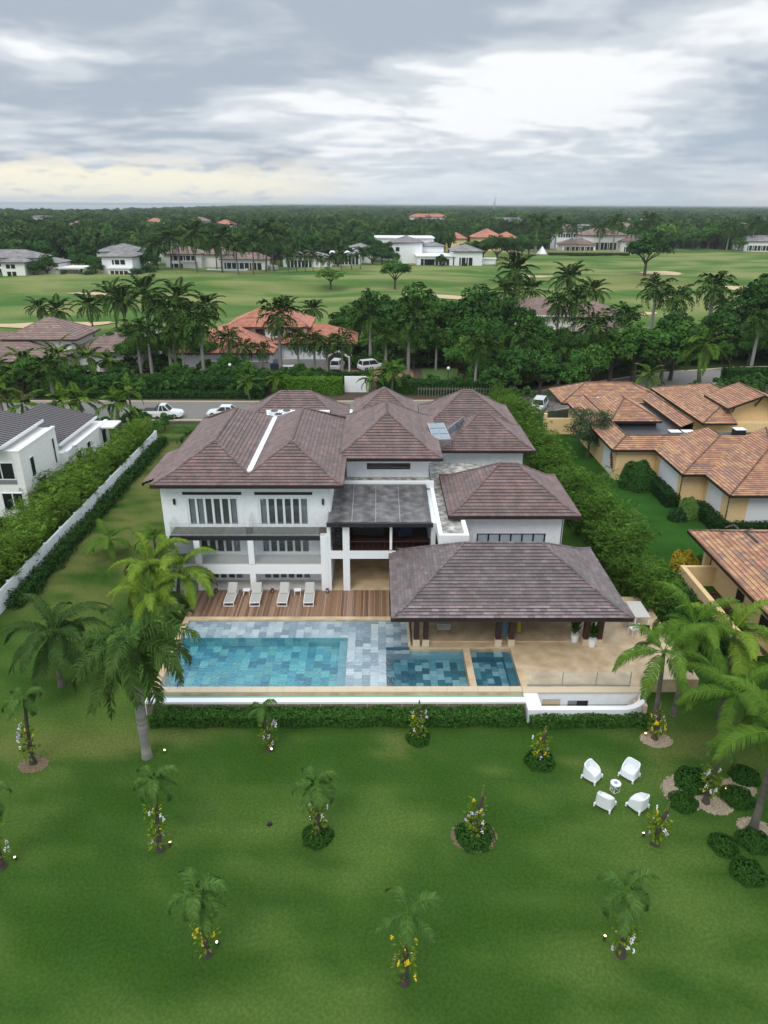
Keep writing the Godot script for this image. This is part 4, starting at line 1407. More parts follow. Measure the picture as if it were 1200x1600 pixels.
	for k in 6:
		var z0 := -46.6 + k * 1.75
		var lb := MB.new()
		lb.span(24.9, 25.0, 2.42, 2.5, z0, z0 + 1.7)
		lb.span(24.9, 25.0, 3.3, 3.38, z0, z0 + 1.7)
		lb.span(24.88, 24.98, 2.3, 3.4, z0 - 0.04, z0 + 0.04)
		for q in 2:
			lb.bar(Vector3(24.95, 2.5, z0 + 0.1 + q * 0.8), Vector3(24.95, 3.3, z0 + 0.9 + q * 0.75), 0.06, 0.06)
			lb.bar(Vector3(24.95, 3.3, z0 + 0.1 + q * 0.8), Vector3(24.95, 2.5, z0 + 0.9 + q * 0.75), 0.06, 0.06)
		part("lattice_railing", lb.mesh(), M.white, n)
	for z in [-42.3, -39.0]:
		var bw := part("small_window", bx(24.96, 25.0, 0.75, 1.7, z - 0.5, z + 0.5), M.dark_wood, n)
		part("pane", bx(24.95, 24.965, 0.82, 1.62, z - 0.42, z + 0.42), M.dark_frame, bw)
	var gw2 := MB.new()
	gw2.span(22.4, 22.75, 0, 1.6, -46.4, -37.2)
	gw2.span(22.75, 28.0, 0, 1.598, -37.5, -37.2)
	gw2.span(22.75, 25.0, 0, 1.598, -46.4, -46.1)
	single("ochre_garden_wall", gw2.mesh(), M.ochre, "low ochre garden wall round the yard beside the nearer bungalow", "wall")
	var gt := MB.new()
	gt.span(20.4, 20.8, 0, 2.6, -84.5, -84.1)
	gt.span(20.8, 24.2, 0, 2.0, -84.4, -84.15)
	single("ochre_gate_wall", gt.mesh(), M.ochre, "ochre gate wall with pier between bamboo row and bungalow", "wall")
	var lt := MB.new()
	for k in 4:
		lt.bar(Vector3(23.5, 0.4, -44.4 + k * 0.7), Vector3(24.5, 0.4, -44.4 + k * 0.7), 0.3, 0.06)
	lt.span(23.5, 24.5, 0, 0.36, -44.6, -42.0)
	single("yard_bench", lt.mesh(), M.dark_wood, "reddish timber bench in the ochre walled yard", "bench")


# ---------------------------------------------------------------- plants
func frond_mesh(length: float, elev: float, droop: float, pairs: int, ll: float, lw: float, plume: float, hang: float, base: Color, tip: Color, low := false) -> ArrayMesh:
	var b := MB.new()
	var seg := 5 if low else 9
	var p := PackedVector3Array([Vector3.ZERO])
	var tan := PackedVector3Array()
	for k in seg + 1:
		var s := float(k) / seg
		var a := elev - droop * pow(s, 1.35)
		tan.append(Vector3(cos(a), sin(a), 0))
		if k < seg:
			p.append(p[k] + tan[k] * length / seg)
	var r := PackedFloat32Array()
	for k in seg + 1:
		r.append(length * lerpf(0.0085, 0.002, float(k) / seg))
	b.col = Color(base.r * 2.1, base.g * 1.7, base.b * 1.3)
	b.tube(p, r, 3 if low else 4, false)
	for k in pairs:
		var s := 0.13 + 0.86 * (k + 0.5) / pairs
		var q := s * seg
		var j := mini(int(q), seg - 1)
		var at := p[j].lerp(p[j + 1], q - j)
		var t := tan[j].lerp(tan[j + 1], q - j).normalized()
		var nn := Vector3(-t.y, t.x, 0)
		var len := ll * (0.5 + 0.5 * smoothstep(0.1, 0.32, s)) * lerpf(1.0, 0.42, smoothstep(0.55, 1.0, s)) * rf(0.88, 1.1)
		for side in [-1.0, 1.0]:
			var vee := 0.25 + rf(-plume, plume)
			var sw := Vector3(0, 0, side) * cos(vee) + nn * sin(vee)
			var fwd := 0.42 + 0.55 * s + rf(-0.1, 0.1)
			var d := (t * fwd + sw).normalized()
			var d2 := (d + Vector3.DOWN * hang * rf(0.7, 1.3)).normalized()
			var m := at + d * len * 0.5
			var e := m + d2 * len * 0.5
			var w := (t - d * t.dot(d)).normalized() * lw
			var f := rf(0.75, 1.2)
			var cc := base.lerp(tip, clampf(s + rf(-0.25, 0.25), 0.0, 1.0))
			b.col = Color(cc.r * f, cc.g * f, cc.b * f)
			if low:
				b.quad(at, m + w, e, m - w)
			else:
				b.quad(at - w * 0.6, at + w * 0.6, m + w, m - w)
				b.tri(m - w, m + w, e)
	return b.mesh()


var fronds := {}
const FROND := {
	"royal": [4.0, 62, 0.9, 0.034, 0.75, 0.85, Color(0.03, 0.068, 0.016), Color(0.068, 0.118, 0.03)],
	"coco": [3.8, 60, 0.82, 0.031, 0.16, 0.95, Color(0.085, 0.155, 0.017), Color(0.16, 0.24, 0.036)],
	"dark": [3.9, 58, 0.86, 0.032, 0.2, 1.0, Color(0.026, 0.056, 0.015), Color(0.052, 0.093, 0.026)],
	"mid": [4.0, 60, 0.85, 0.031, 0.14, 0.95, Color(0.05, 0.115, 0.015), Color(0.098, 0.175, 0.028)],
	"small": [1.65, 44, 0.46, 0.03, 0.3, 0.85, Color(0.046, 0.105, 0.022), Color(0.088, 0.165, 0.04)],
}


func frond_of(kind: String, elev: float) -> ArrayMesh:
	var cls := clampi(roundi(rad_to_deg(elev) / 22.0), -2, 4)
	var key := "%s%d_%d" % [kind, cls, rng.randi() % 2]
	if not fronds.has(key):
		var f: Array = FROND[kind]
		fronds[key] = frond_mesh(f[0], deg_to_rad(cls * 22.0), deg_to_rad((135.0 if kind == "small" else 100.0) if cls > -1 else 50.0), f[1], f[2], f[3], f[4], f[5], f[6], f[7])
	return fronds[key]


func trunk_mesh(h: float, r0: float, r1: float, lean: Vector3, c: Color, bulge := 0.0, rings := true) -> ArrayMesh:
	var b := MB.new()
	var n := maxi(6, int(h / 0.16)) if rings else 5
	var k0 := 0
	for k in n:
		var s0 := float(k) / n
		var s1 := (k + 1.0) / n
		var p0 := Vector3(0, h * s0, 0) + lean * s0 * s0
		var p1 := Vector3(0, h * s1, 0) + lean * s1 * s1
		var f := rf(0.75, 1.15)
		b.col = Color(c.r * f, c.g * f, c.b * f)
		var q0 := lerpf(r0, r1, s0) + bulge * sin(PI * s0) + r0 * 0.5 * exp(-s0 * 14.0)
		var q1 := lerpf(r0, r1, s1) + bulge * sin(PI * s1) + r0 * 0.5 * exp(-s1 * 14.0)
		b.tube(PackedVector3Array([p0, p1]), PackedFloat32Array([q0, q1 * (0.96 if rings else 1.0)]), 9 if rings else 6, k == n - 1)
	return b.mesh()


func crown_of_fronds(t: Node3D, kind: String, top: Vector3, count: int, e0: float, e1: float, size := 1.0) -> void:
	for k in count:
		var s := (k + 0.5) / count
		var el := deg_to_rad(lerpf(e0, e1, pow(s, 0.8)) + rf(-7, 7))
		var o := part("frond", frond_of(kind, el), M.frond, t, top)
		var sc := size * rf(0.86, 1.08)
		o.transform = Transform3D(Basis(Vector3.UP, k * 2.39996 + rf(-0.25, 0.25)) * Basis(Vector3.RIGHT, rf(-0.2, 0.2)) * Basis.from_scale(Vector3.ONE * sc), top)


func palm(called: String, label: String, group: String, at: Vector3, h: float, kind: String, count: int, size := 1.0, lean := Vector3.ZERO, e0 := 72.0, e1 := -38.0) -> Node3D:
	var t := thing(called, label, "palm", at, 0.0, group)
	var top := Vector3(0, h, 0) + lean
	if kind == "royal":
		part("trunk", trunk_mesh(h * 0.72, 0.2, 0.2, lean * 0.5, Color(0.32, 0.31, 0.29), 0.05), M.bark, t)
		var cs := MB.new()
		cs.col = Color(0.1, 0.2, 0.05)
		cs.tube(PackedVector3Array([Vector3(0, h * 0.715, 0) + lean * 0.5, Vector3(0, h * 0.8, 0) + lean * 0.62, Vector3(0, h * 0.93, 0) + lean * 0.85, top]), PackedFloat32Array([0.2, 0.22, 0.16, 0.09]), 12)
		part("crownshaft", cs.mesh(), M.frond, t)
	else:
		part("trunk", trunk_mesh(h, 0.17 * sqrt(size), 0.11 * sqrt(size), lean, Color(0.16, 0.14, 0.12)), M.bark, t)
	crown_of_fronds(t, kind, top, count, e0, e1, size)
	return t


func leafball(b: MB, c: Vector3, r: Vector3, count: int, size: float, wide: float, base: Color, jitter: float, upward := 0.4) -> void:
	for k in count:
		var d := Vector3(rng.randfn(), rng.randfn(), rng.randfn()).normalized()
		if d.y < -0.35:
			d.y = -d.y
		var p := c + Vector3(d.x * r.x, d.y * r.y, d.z * r.z) * pow(rng.randf(), 0.28)
		var out := (d + Vector3(0, upward, 0) + Vector3(rf(-1, 1), rf(-1, 1), rf(-1, 1)) * 0.7).normalized()
		var side := out.cross(Vector3(rf(-1, 1), rf(-1, 1), rf(-1, 1))).normalized()
		var along := (out.cross(side) + Vector3(0, rf(-0.5, 0.1), 0)).normalized()
		var s := size * rf(0.7, 1.3)
		var f := 1.0 + rf(-jitter, jitter)
		b.col = Color(base.r * f, base.g * f, base.b * f)
		b.leaf(p - along * s * 0.5, along * s, side * s * wide)


func broad_crown(rx: float, ry: float, rz: float, clumps: int, per: int, size: float, base: Color, spread: float) -> ArrayMesh:
	var b := MB.new()
	for k in clumps:
		var d := Vector3(rng.randfn(), rng.randfn() * 0.9, rng.randfn()).normalized()
		if d.y < -0.3:
			d.y *= -0.6
		var at := Vector3(d.x * rx, d.y * ry, d.z * rz) * pow(rng.randf(), 0.35) * 0.86
		var cr := rf(0.2, 0.36) * (rx + ry) * 0.5
		var f := 1.0 + rf(-spread, spread)
		var c := Color(base.r * f * rf(0.9, 1.15), base.g * f, base.b * f)
		leafball(b, at, Vector3(cr, cr * 0.8, cr), per, size, 0.33, c, 0.22)
	return b.mesh()


func limbs(h: float, r: float, spread: float, n: int) -> ArrayMesh:
	var b := MB.new()
	b.col = Color(0.11, 0.09, 0.07)
	b.tube(PackedVector3Array([Vector3.ZERO, Vector3(0.04, h * 0.5, 0.03), Vector3(0, h, 0)]), PackedFloat32Array([r * 1.25, r, r * 0.8]), 8)
	for k in n:
		var a := TAU * k / n + rf(-0.3, 0.3)
		var e := Vector3(cos(a) * spread, h * rf(0.55, 0.9), sin(a) * spread)
		b.tube(PackedVector3Array([Vector3(0, h * rf(0.8, 1.0), 0), Vector3(0, h, 0) + e * 0.5, Vector3(0, h, 0) + e]), PackedFloat32Array([r * 0.6, r * 0.4, r * 0.15]), 5)
	return b.mesh()


func bamboo_mesh(h: float, spread: float, base: Color, culms := 15) -> ArrayMesh:
	var b := MB.new()
	for k in culms:
		var a := rf(0, TAU)
		var o := Vector3(cos(a), 0, sin(a))
		var reach := spread * rf(0.2, 1.0)
		var hh := h * rf(0.65, 1.05)
		var f := rf(0.75, 1.25)
		var pts := PackedVector3Array()
		var rad := PackedFloat32Array()
		for j in 6:
			var s := j / 5.0
			pts.append(o * (0.25 + reach * s * s) + Vector3(0, hh * (s - 0.16 * s * s * s), 0))
			rad.append(0.03 - 0.02 * s)
		b.col = Color(0.12, 0.16, 0.04)
		b.tube(pts, rad, 4, false)
		for j in 34:
			var s := rf(0.12, 1.0)
			var q := s * 5.0
			var i := mini(int(q), 4)
			var p := pts[i].lerp(pts[i + 1], q - i) + Vector3(rf(-0.4, 0.4), rf(-0.25, 0.25), rf(-0.4, 0.4)) * (0.6 + 0.5 * spread)
			for m in 8:
				var an := rf(0, TAU)
				var d := Vector3(cos(an), rf(-0.9, 0.35), sin(an)).normalized()
				var l := rf(0.2, 0.42)
				var ff := f * rf(0.75, 1.25)
				b.col = Color(base.r * ff, base.g * ff, base.b * ff)
				b.leaf(p, d * l, d.cross(Vector3(rf(-1, 1), rf(-1, 1), rf(-1, 1))).normalized() * 0.03)
	return b.mesh()


func hedge_mesh(lx: float, lz: float, h: float, density: float, size: float, base: Color, wild := 0.0) -> ArrayMesh:  # centred, stands on the ground
	var b := MB.new()
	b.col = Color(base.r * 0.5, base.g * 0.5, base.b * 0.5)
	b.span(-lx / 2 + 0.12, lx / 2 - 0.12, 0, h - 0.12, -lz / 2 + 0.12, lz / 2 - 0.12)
	var area := lx * lz + 2.0 * h * (lx + lz)
	for k in int(area * density):
		var pick := rng.randf() * area
		var p: Vector3
		var o: Vector3
		if pick < lx * lz:
			p = Vector3(rf(-lx, lx) / 2, h, rf(-lz, lz) / 2)
			o = Vector3.UP
		elif pick < lx * lz + 2 * h * lx:
			var s := -1.0 if rng.randf() < 0.5 else 1.0
			p = Vector3(rf(-lx, lx) / 2, rf(0.03, h), s * lz / 2)
			o = Vector3(0, 0, s)
		else:
			var s := -1.0 if rng.randf() < 0.5 else 1.0
			p = Vector3(s * lx / 2, rf(0.03, h), rf(-lz, lz) / 2)
			o = Vector3(s, 0, 0)
		p -= o * pow(rng.randf(), 2.0) * 0.16 - o * 0.03
		p += Vector3(sin(p.z * 3.1 + p.x), sin(p.x * 2.7 + p.y * 2.0), sin(p.x * 2.3)) * 0.05
		p += o * wild * (n_fine.get_noise_2d(p.x * 1.3 + 9.0, p.z * 1.3 + p.y) + rf(-0.3, 0.3))
		var out := (o + Vector3(rf(-1, 1), rf(-0.6, 1), rf(-1, 1)) * 0.8).normalized()
		var side := out.cross(Vector3(rf(-1, 1), rf(-1, 1), rf(-1, 1))).normalized()
		var along := out.cross(side)
		var f := rf(0.6, 1.35)
		b.col = Color(base.r * f, base.g * f, base.b * f)
		var s2 := size * rf(0.7, 1.3)
		b.leaf(p - along * s2 * 0.5, along * s2, side * s2 * 0.36)
	return b.mesh()


func dome_mesh(r: float, h: float, count: int, size: float, base: Color) -> ArrayMesh:
	var b := MB.new()
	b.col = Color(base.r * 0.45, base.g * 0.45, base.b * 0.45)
	var rows := 5
	for j in rows:
		var p := PackedVector3Array([Vector3(0, h * 0.9 * j / rows, 0), Vector3(0, h * 0.9 * (j + 1) / rows, 0)])
		b.tube(p, PackedFloat32Array([r * 0.9 * sqrt(1.0 - pow(float(j) / rows, 2)), r * 0.9 * sqrt(maxf(0.0, 1.0 - pow((j + 1.0) / rows, 2)))]), 12, true)
	for k in count:
		var d := Vector3(rng.randfn(), absf(rng.randfn()), rng.randfn()).normalized()
		var wob := 1.0 + 0.07 * sin(d.x * 7.0 + d.z * 4.0) + rf(-0.06, 0.03)
		var p := Vector3(d.x * r, d.y * h, d.z * r) * wob
		var out := (d + Vector3(rf(-1, 1), rf(-0.5, 1), rf(-1, 1)) * 0.75).normalized()
		var side := out.cross(Vector3(rf(-1, 1), rf(-1, 1), rf(-1, 1))).normalized()
		var along := out.cross(side)
		var f := rf(0.6, 1.35)
		b.col = Color(base.r * f, base.g * f, base.b * f)
		var s := size * rf(0.7, 1.3)
		b.leaf(p - along * s * 0.5, along * s, side * s * 0.38)
	return b.mesh()


func hedge(label: String, cx: float, cz: float, lx: float, lz: float, h: float, base: Color, density := 130.0, size := 0.13, turn := 0.0, group := "", wild := 0.0) -> void:
	var o := thing("hedge", label, "hedge", Vector3(cx, 0, cz), turn, group)
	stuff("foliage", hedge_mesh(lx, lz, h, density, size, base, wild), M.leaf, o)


func build_boundaries() -> void:
	# left boundary wall of panels
	var w := thing("boundary_wall", "long white boundary wall between the bamboo row and the side lawn", "wall")
	for k in 13:
		var z := -80.2 + k * 3.0
		part("wall_panel", bx(-26.05, -25.9, 0, 1.5 + 0.0, z + 0.01, z + 2.99), M.render_white, w)
		part("wall_pier", bx(-26.12, -25.85, 0, 1.56, z - 0.12, z + 0.12), M.render_white, w)
	hedge("low dark hedge at the foot of the white boundary wall", -25.2, -61.5, 1.0, 37.0, 0.8, Color(0.035, 0.085, 0.02), 130.0, 0.17, 0.0, "", 0.55)
	var bank: Array[Node3D] = []
	for k in 4:
		var o := thing("bamboo_clump", "", "bamboo", Vector3.ZERO, 0.0, "")
		stuff("foliage", bamboo_mesh(4.6, 1.7, Color(0.105, 0.19, 0.028) if k < 2 else Color(0.074, 0.148, 0.024), 22), M.leaf, o)
		bank.append(o)
	var n := 0
	var words := ["first", "second", "third", "fourth", "fifth", "sixth", "seventh", "eighth", "ninth", "tenth", "eleventh", "twelfth", "thirteenth", "fourteenth", "fifteenth", "sixteenth", "seventeenth", "eighteenth", "nineteenth", "twentieth", "twenty first", "twenty second", "twenty third", "twenty fourth", "twenty fifth", "twenty sixth", "twenty seventh", "twenty eighth", "twenty ninth", "thirtieth"]
	for k in 22:
		var label := "bright bamboo clump behind the white boundary wall, %s from the near end" % words[k]
		var at := Vector3(-27.0 + rf(-0.5, 0.3), 0, -39.5 - k * 1.95)
		var o: Node3D
		if n < 2:
			o = bank[n]
			o.position = at
			o.set_meta("label", label)
		else:
			o = copy(bank[rng.randi() % 2], "bamboo_clump", label, at, rf(0, TAU), rf(0.7, 1.08))
		o.set_meta("group", "bamboo row along the left boundary")
		n += 1
	for k in 11:
		var label := "outer bamboo clump on the white house side, %s from the near end" % words[k]
		var o := copy(bank[rng.randi() % 2], "bamboo_clump", label, Vector3(-29.2 + rf(-0.3, 0.5), 0, -41.5 - k * 2.3 + rf(-0.4, 0.4)), rf(0, TAU), rf(0.75, 0.95))
		o.set_meta("group", "bamboo row along the left boundary")
	for k in 27:
		var s := k / 26.0
		var label := "dense bamboo clump on the right boundary, %s from the near end" % words[k]
		var at := Vector3(lerpf(18.7, 16.4, s) + rf(-0.35, 0.35), 0, lerpf(-41.5, -93.0, s))
		var o: Node3D
		if k < 2:
			o = bank[k + 2]
			o.position = at
			o.set_meta("label", label)
		else:
			o = copy(bank[2 + rng.randi() % 2], "bamboo_clump", label, at, rf(0, TAU), rf(0.92, 1.36))
		o.set_meta("group", "bamboo row along the right boundary")
	# right hedges and shrubs
	hedge("bushy hedge between the stone terrace and the ochre yard", 19.9, -40.5, 1.7, 7.0, 1.4, Color(0.035, 0.09, 0.02), 120.0, 0.18, 0.0, "", 0.5)
	hedge("clipped dark hedge along the low ochre garden wall", 21.6, -41.7, 1.1, 9.0, 1.25, Color(0.025, 0.065, 0.018), 130.0, 0.14)
	hedge("clipped hedge beside the white panelled wall of the bungalow", 27.6, -63.6, 1.3, 5.4, 1.2, Color(0.022, 0.055, 0.016), 90.0, 0.16)
	hedge("clipped hedge stepping along the bungalow corner by the lawn", 29.6, -57.6, 1.3, 5.0, 1.1, Color(0.022, 0.055, 0.016), 90.0, 0.16)
	hedge("long clipped hedge in front of the bungalow's right end", 36.0, -55.0, 12.0, 1.2, 1.1, Color(0.022, 0.055, 0.016), 90.0, 0.16)
	hedge("ivy hedge running along the foot of the pool wall", -2.1, -31.08, 20.2, 0.95, 0.66, Color(0.04, 0.1, 0.02), 260.0, 0.13)
	hedge("ivy hedge in front of the sunken court wall", 11.6, -30.72, 6.6, 0.5, 0.62, Color(0.04, 0.1, 0.02), 260.0, 0.13)
	var sh := [["round_bush", "big rounded dark bush against the ochre wall", 26.2, -66.6, 1.9, 2.6, Color(0.03, 0.08, 0.018)], ["yellow_shrub", "golden yellow croton shrub at the corner of the ochre yard", 23.9, -48.9, 1.15, 1.5, Color(0.25, 0.2, 0.02)], ["green_shrub", "green shrub beside the golden croton", 25.6, -48.9, 1.0, 1.1, Color(0.05, 0.1, 0.02)], ["arching_shrub", "light green arching shrub on the bungalow lawn", 28.2, -58.9, 0.95, 1.9, Color(0.09, 0.17, 0.04)], ["dark_shrub", "dark spiky shrub beside the light green one on the bungalow lawn", 27.0, -58.3, 0.8, 1.1, Color(0.025, 0.055, 0.02)], ["dark_bush", "dark bush at the left edge below the white modern house", -31.2, -53.6, 1.8, 2.0, Color(0.025, 0.06, 0.018)], ["pale_bush", "dark bush under the lower windows of the modern house", -33.5, -54.3, 1.6, 1.6, Color(0.03, 0.07, 0.02)]]
	for s in sh:
		var o := thing(s[0], s[1], "shrub", Vector3(s[2], 0, s[3]), 0.0, "")
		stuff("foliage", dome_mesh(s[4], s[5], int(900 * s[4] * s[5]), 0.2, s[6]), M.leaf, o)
	var ol := thing("olive_tree", "grey green fine leaved tree between bamboo row and ochre wall", "tree", Vector3(23.6, 0, -75.5))
	part("trunk", limbs(2.4, 0.14, 1.3, 5), M.bark, ol)
	var oc := MB.new()
	for k in 44:
		leafball(oc, Vector3(rf(-1.8, 1.8), rf(1.5, 5.2), rf(-1.8, 1.8)), Vector3(0.85, 0.75, 0.85), 130, 0.26, 0.2, Color(0.055, 0.09, 0.045) * rf(0.8, 1.15), 0.25, 0.8)
	stuff("crown", oc.mesh(), M.leaf, ol)


# ---------------------------------------------------------------- lawn planting
func orchids(t: Node3D, h0: float, h1: float, amount: int, yellow: float) -> void:
	var b := MB.new()
	for k in amount:
		var a := rf(0, TAU)
		var o := Vector3(cos(a), 0, sin(a))
		var p := o * rf(0.1, 0.4) + Vector3(0, rf(h0, h1), 0)
		for m in 5:
			var d := (o + Vector3(rf(-1.0, 1.0), rf(-0.8, 1.0), rf(-1.0, 1.0))).normalized()
			b.col = Color(0.2, 0.26, 0.02).lerp(Color(0.05, 0.12, 0.02), rng.randf())
			b.leaf(p, d * rf(0.1, 0.26), d.cross(o + Vector3(0, 0.3, 0.1)).normalized() * rf(0.025, 0.045))
	part("orchid_leaves", b.mesh(), M.leaf, t)
	var f := MB.new()
	for k in int(amount * 0.16):
		var a := rf(0, TAU)
		var p := Vector3(cos(a) * rf(0.22, 0.5), rf(h0, h1), sin(a) * rf(0.22, 0.5))
		var c := Color(0.75, 0.55, 0.03) if rng.randf() < yellow else (Color(0.75, 0.78, 0.8) if rng.randf() < 0.6 else Color(0.55, 0.42, 0.62))
		f.col = c
		for m in 7:
			var q := p + Vector3(rf(-0.05, 0.05), rf(-0.13, 0.1), rf(-0.05, 0.05))
			f.box(q, Vector3(0.042, 0.036, 0.042), Basis(Vector3(rf(-1, 1), 1, rf(-1, 1)).normalized(), rf(0, 3)))
	stuff("orchid_flowers", f.mesh(), M.plain, t)


func spot(at: Vector3, label: String) -> void:
	var s := thing("garden_spotlight", label, "spotlight", at, rf(0, TAU), "garden spotlights at the palm trunks")
	var b := MB.new()
	b.cyl(Vector3.ZERO, Vector3(0, 0.09, 0), 0.02, 0.02, 6)
	b.cyl(Vector3(0, 0.09, 0), Vector3(0.05, 0.2, 0), 0.05, 0.07, 10)
	part("housing", b.mesh(), M.dark_frame, s)
	var l := MB.new()
	l.cyl(Vector3(0.05, 0.203, 0), Vector3(0.058, 0.225, 0), 0.05, 0.045, 10)
	part("lamp_lens", l.mesh(), M.lamp_lens, s)
	var o := OmniLight3D.new()
	o.name = "lamp_light"
	o.light_energy = 0.05
	o.light_color = Color(1.0, 0.84, 0.58)
	o.light_size = 0.04
	o.omni_range = 6.0
	o.omni_attenuation = 2.0
	o.shadow_enabled = true
	s.add_child(o)
	o.position = Vector3(0.07, 0.29, 0)


func mulch(at: Vector3, rx: float, rz: float, label: String, pale := false) -> void:
	var b := MB.new()
	b.col = Color(0.3, 0.25, 0.18) if pale else Color(0.16, 0.115, 0.07)
	b.tube(PackedVector3Array([Vector3(0, -0.02, 0), Vector3(0, 0.012, 0)]), PackedFloat32Array([rx * 0.94, rx * 0.92]), 18)
	for q in b.v.size():
		b.v[q].z *= rz / rx
	for k in int(rx * rz * 900):
		var a := rf(0, TAU)
		var q := sqrt(rng.randf())
		var f := rf(0.6, 1.3)
		b.col = (Color(0.36, 0.3, 0.22) if pale else Color(0.2, 0.145, 0.09)) * f
		b.box(Vector3(cos(a) * rx * q, 0.014 + rf(0, 0.015), sin(a) * rz * q), Vector3(rf(0.03, 0.075), 0.02, rf(0.025, 0.05)), Basis(Vector3.UP, rf(0, 3)))
	var o := single("gravel_bed" if pale else "mulch_bed", b.mesh(), M.plain, label, "gravel" if pale else "mulch", at)
	o.set_meta("kind", "stuff")


func build_lawn_planting() -> void:
	# the big palms
	var rp := palm("royal_palm", "tall royal palm with pale grey trunk at the pool's left corner", "", Vector3(-11.77, 0, -28.46), 6.9, "royal", 21, 0.94, Vector3(0.1, 0, -0.1), 66.0, -46.0)
	for k in 5:
		var o := part("young_frond", frond_of("small", deg_to_rad(66)), M.frond, rp, Vector3(0.1, 6.95, -0.1))
		o.transform = Transform3D(Basis(Vector3.UP, k * 1.3) * Basis.from_scale(Vector3.ONE * 0.9), Vector3(0.1, 6.95, -0.1))
	spot(Vector3(-10.95, 0, -28.75), "glowing spotlight beside the royal palm's trunk")
	palm("coconut_palm", "dark coconut palm left of the royal palm at the side lawn", "", Vector3(-18.5, 0, -34.3), 3.6, "dark", 20, 0.92, Vector3(0.2, 0, 0), 76.0, -32.0)
	palm("coconut_palm", "yellow green coconut palm standing left of the timber deck", "coconut palms by the deck", Vector3(-15.0, 0, -43.2), 3.5, "coco", 13, 0.98, Vector3(-0.5, 0, 0.2), 78.0, -22.0)
	palm("coconut_palm", "bright coconut palm nearest the corner of the timber deck", "coconut palms by the deck", Vector3(-13.8, 0, -42.9), 3.3, "coco", 13, 0.95, Vector3(0.5, 0, 0.3), 78.0, -18.0)
	palm("coconut_palm", "low bright coconut palm in front of the two by the deck", "coconut palms by the deck", Vector3(-14.6, 0, -41.4), 2.2, "coco", 11, 0.85, Vector3(-0.3, 0, 0.4), 74.0, -15.0)
	palm("young_coconut_palm", "young coconut palm on the side lawn near the deck palms", "young palms on the side lawn", Vector3(-21.2, 0, -50.9), 1.5, "mid", 12, 0.62, Vector3.ZERO, 75.0, -25.0)
	palm("young_coconut_palm", "young coconut palm beside the villa's left wall", "young palms on the side lawn", Vector3(-17.5, 0, -50.4), 1.9, "mid", 10, 0.55, Vector3.ZERO, 78.0, 0.0)
	palm("young_coconut_palm", "small dark palm on the lawn behind the villa's left roof", "young palms on the side lawn", Vector3(-22.0, 0, -79.8), 1.0, "dark", 12, 0.6, Vector3.ZERO, 75.0, -10.0)
	# right hand group
	var right := "coconut palms at the lawn's right side"
	palm("coconut_palm", "coconut palm over the white court wall with blue green fronds", right, Vector3(14.8, 0, -30.2), 5.0, "mid", 11, 0.76, Vector3(-0.1, 0, -0.2), 74.0, -35.0)
	palm("coconut_palm", "tall slender coconut palm right of the stone terrace", right, Vector3(16.5, 0, -31.6), 5.6, "mid", 11, 0.86, Vector3(0.3, 0, -0.4), 78.0, -30.0)
	palm("coconut_palm", "coconut palm before the ochre garden wall, its fronds catching light", right, Vector3(19.0, 0, -31.4), 5.3, "coco", 12, 0.9, Vector3(-0.2, 0, -0.2), 78.0, -32.0)
	palm("coconut_palm", "coconut palm at the right edge of the picture behind the others", right, Vector3(21.3, 0, -29.8), 4.3, "mid", 12, 0.88, Vector3(-0.2, 0, 0), 76.0, -30.0)
	palm("coconut_palm", "low coconut palm with dark fronds beside the biggest mound shrub", right, Vector3(17.9, 0, -28.3), 4.0, "mid", 11, 0.8, Vector3(-0.2, 0, 0), 70.0, -25.0)
	palm("coconut_palm", "big coconut palm standing in a pale gravel ring at the right edge", right, Vector3(17.15, 0, -23.81), 5.1, "mid", 12, 0.95, Vector3(0.2, 0, -0.3), 72.0, -30.0)
	mulch(Vector3(17.15, 0, -23.81), 0.75, 0.6, "pale gravel ring round the big palm at the right edge", true)
	spot(Vector3(16.85, 0, -25.9), "glowing spotlight between the shaded mound shrubs on the right")
	# small palms hung with orchids
	var small := "small lawn palms hung with orchids"
	var l := [[-17.36, -27.99, 4.1, 11, 1.05, "small palm in a mulch ring at the left edge of the lawn", -20.0], [-15.96, -21.87, 4.0, 10, 1.0, "small palm cut by the left edge beside two spotlights", -20.0], [-9.48, -22.72, 4.1, 14, 1.0, "small palm below the royal palm with drooping crown", -45.0], [-6.38, -18.01, 3.5, 15, 1.05, "small palm with yellow orchids at the lower left", -45.0], [1.0, -16.89, 3.9, 8, 1.15, "small palm with five fronds and yellow orchids nearest the bottom", -30.0], [9.22, -17.88, 3.4, 12, 1.1, "small palm with pale orchids at the lower right", -40.0], [-2.63, -23.3, 3.3, 13, 1.0, "small palm growing out of a round mound in the middle lawn", -40.0], [-5.58, -28.9, 2.8, 7, 0.75, "thin small palm in front of the pool hedge", -60.0], [15.6, -25.3, 3.2, 6, 0.8, "small orchid hung palm between the right hand mound shrubs", -10.0], [14.75, -29.7, 2.4, 0, 1.0, "leafy orchid covered trunk in a gravel ring by the court wall", 0.0], [12.33, -22.95, 2.6, 0, 1.0, "bare orchid covered trunk beside the white armchairs", 0.0], [4.32, -23.27, 3.2, 0, 1.0, "bare spear topped palm in the largest mound of the lawn", 0.0], [2.16, -29.69, 2.7, 0, 1.0, "bare spear topped palm in the mound by the pool hedge", 0.0], [8.24, -28.02, 2.3, 0, 1.0, "leafy yellow green sapling in the mound before the court", 0.0]]
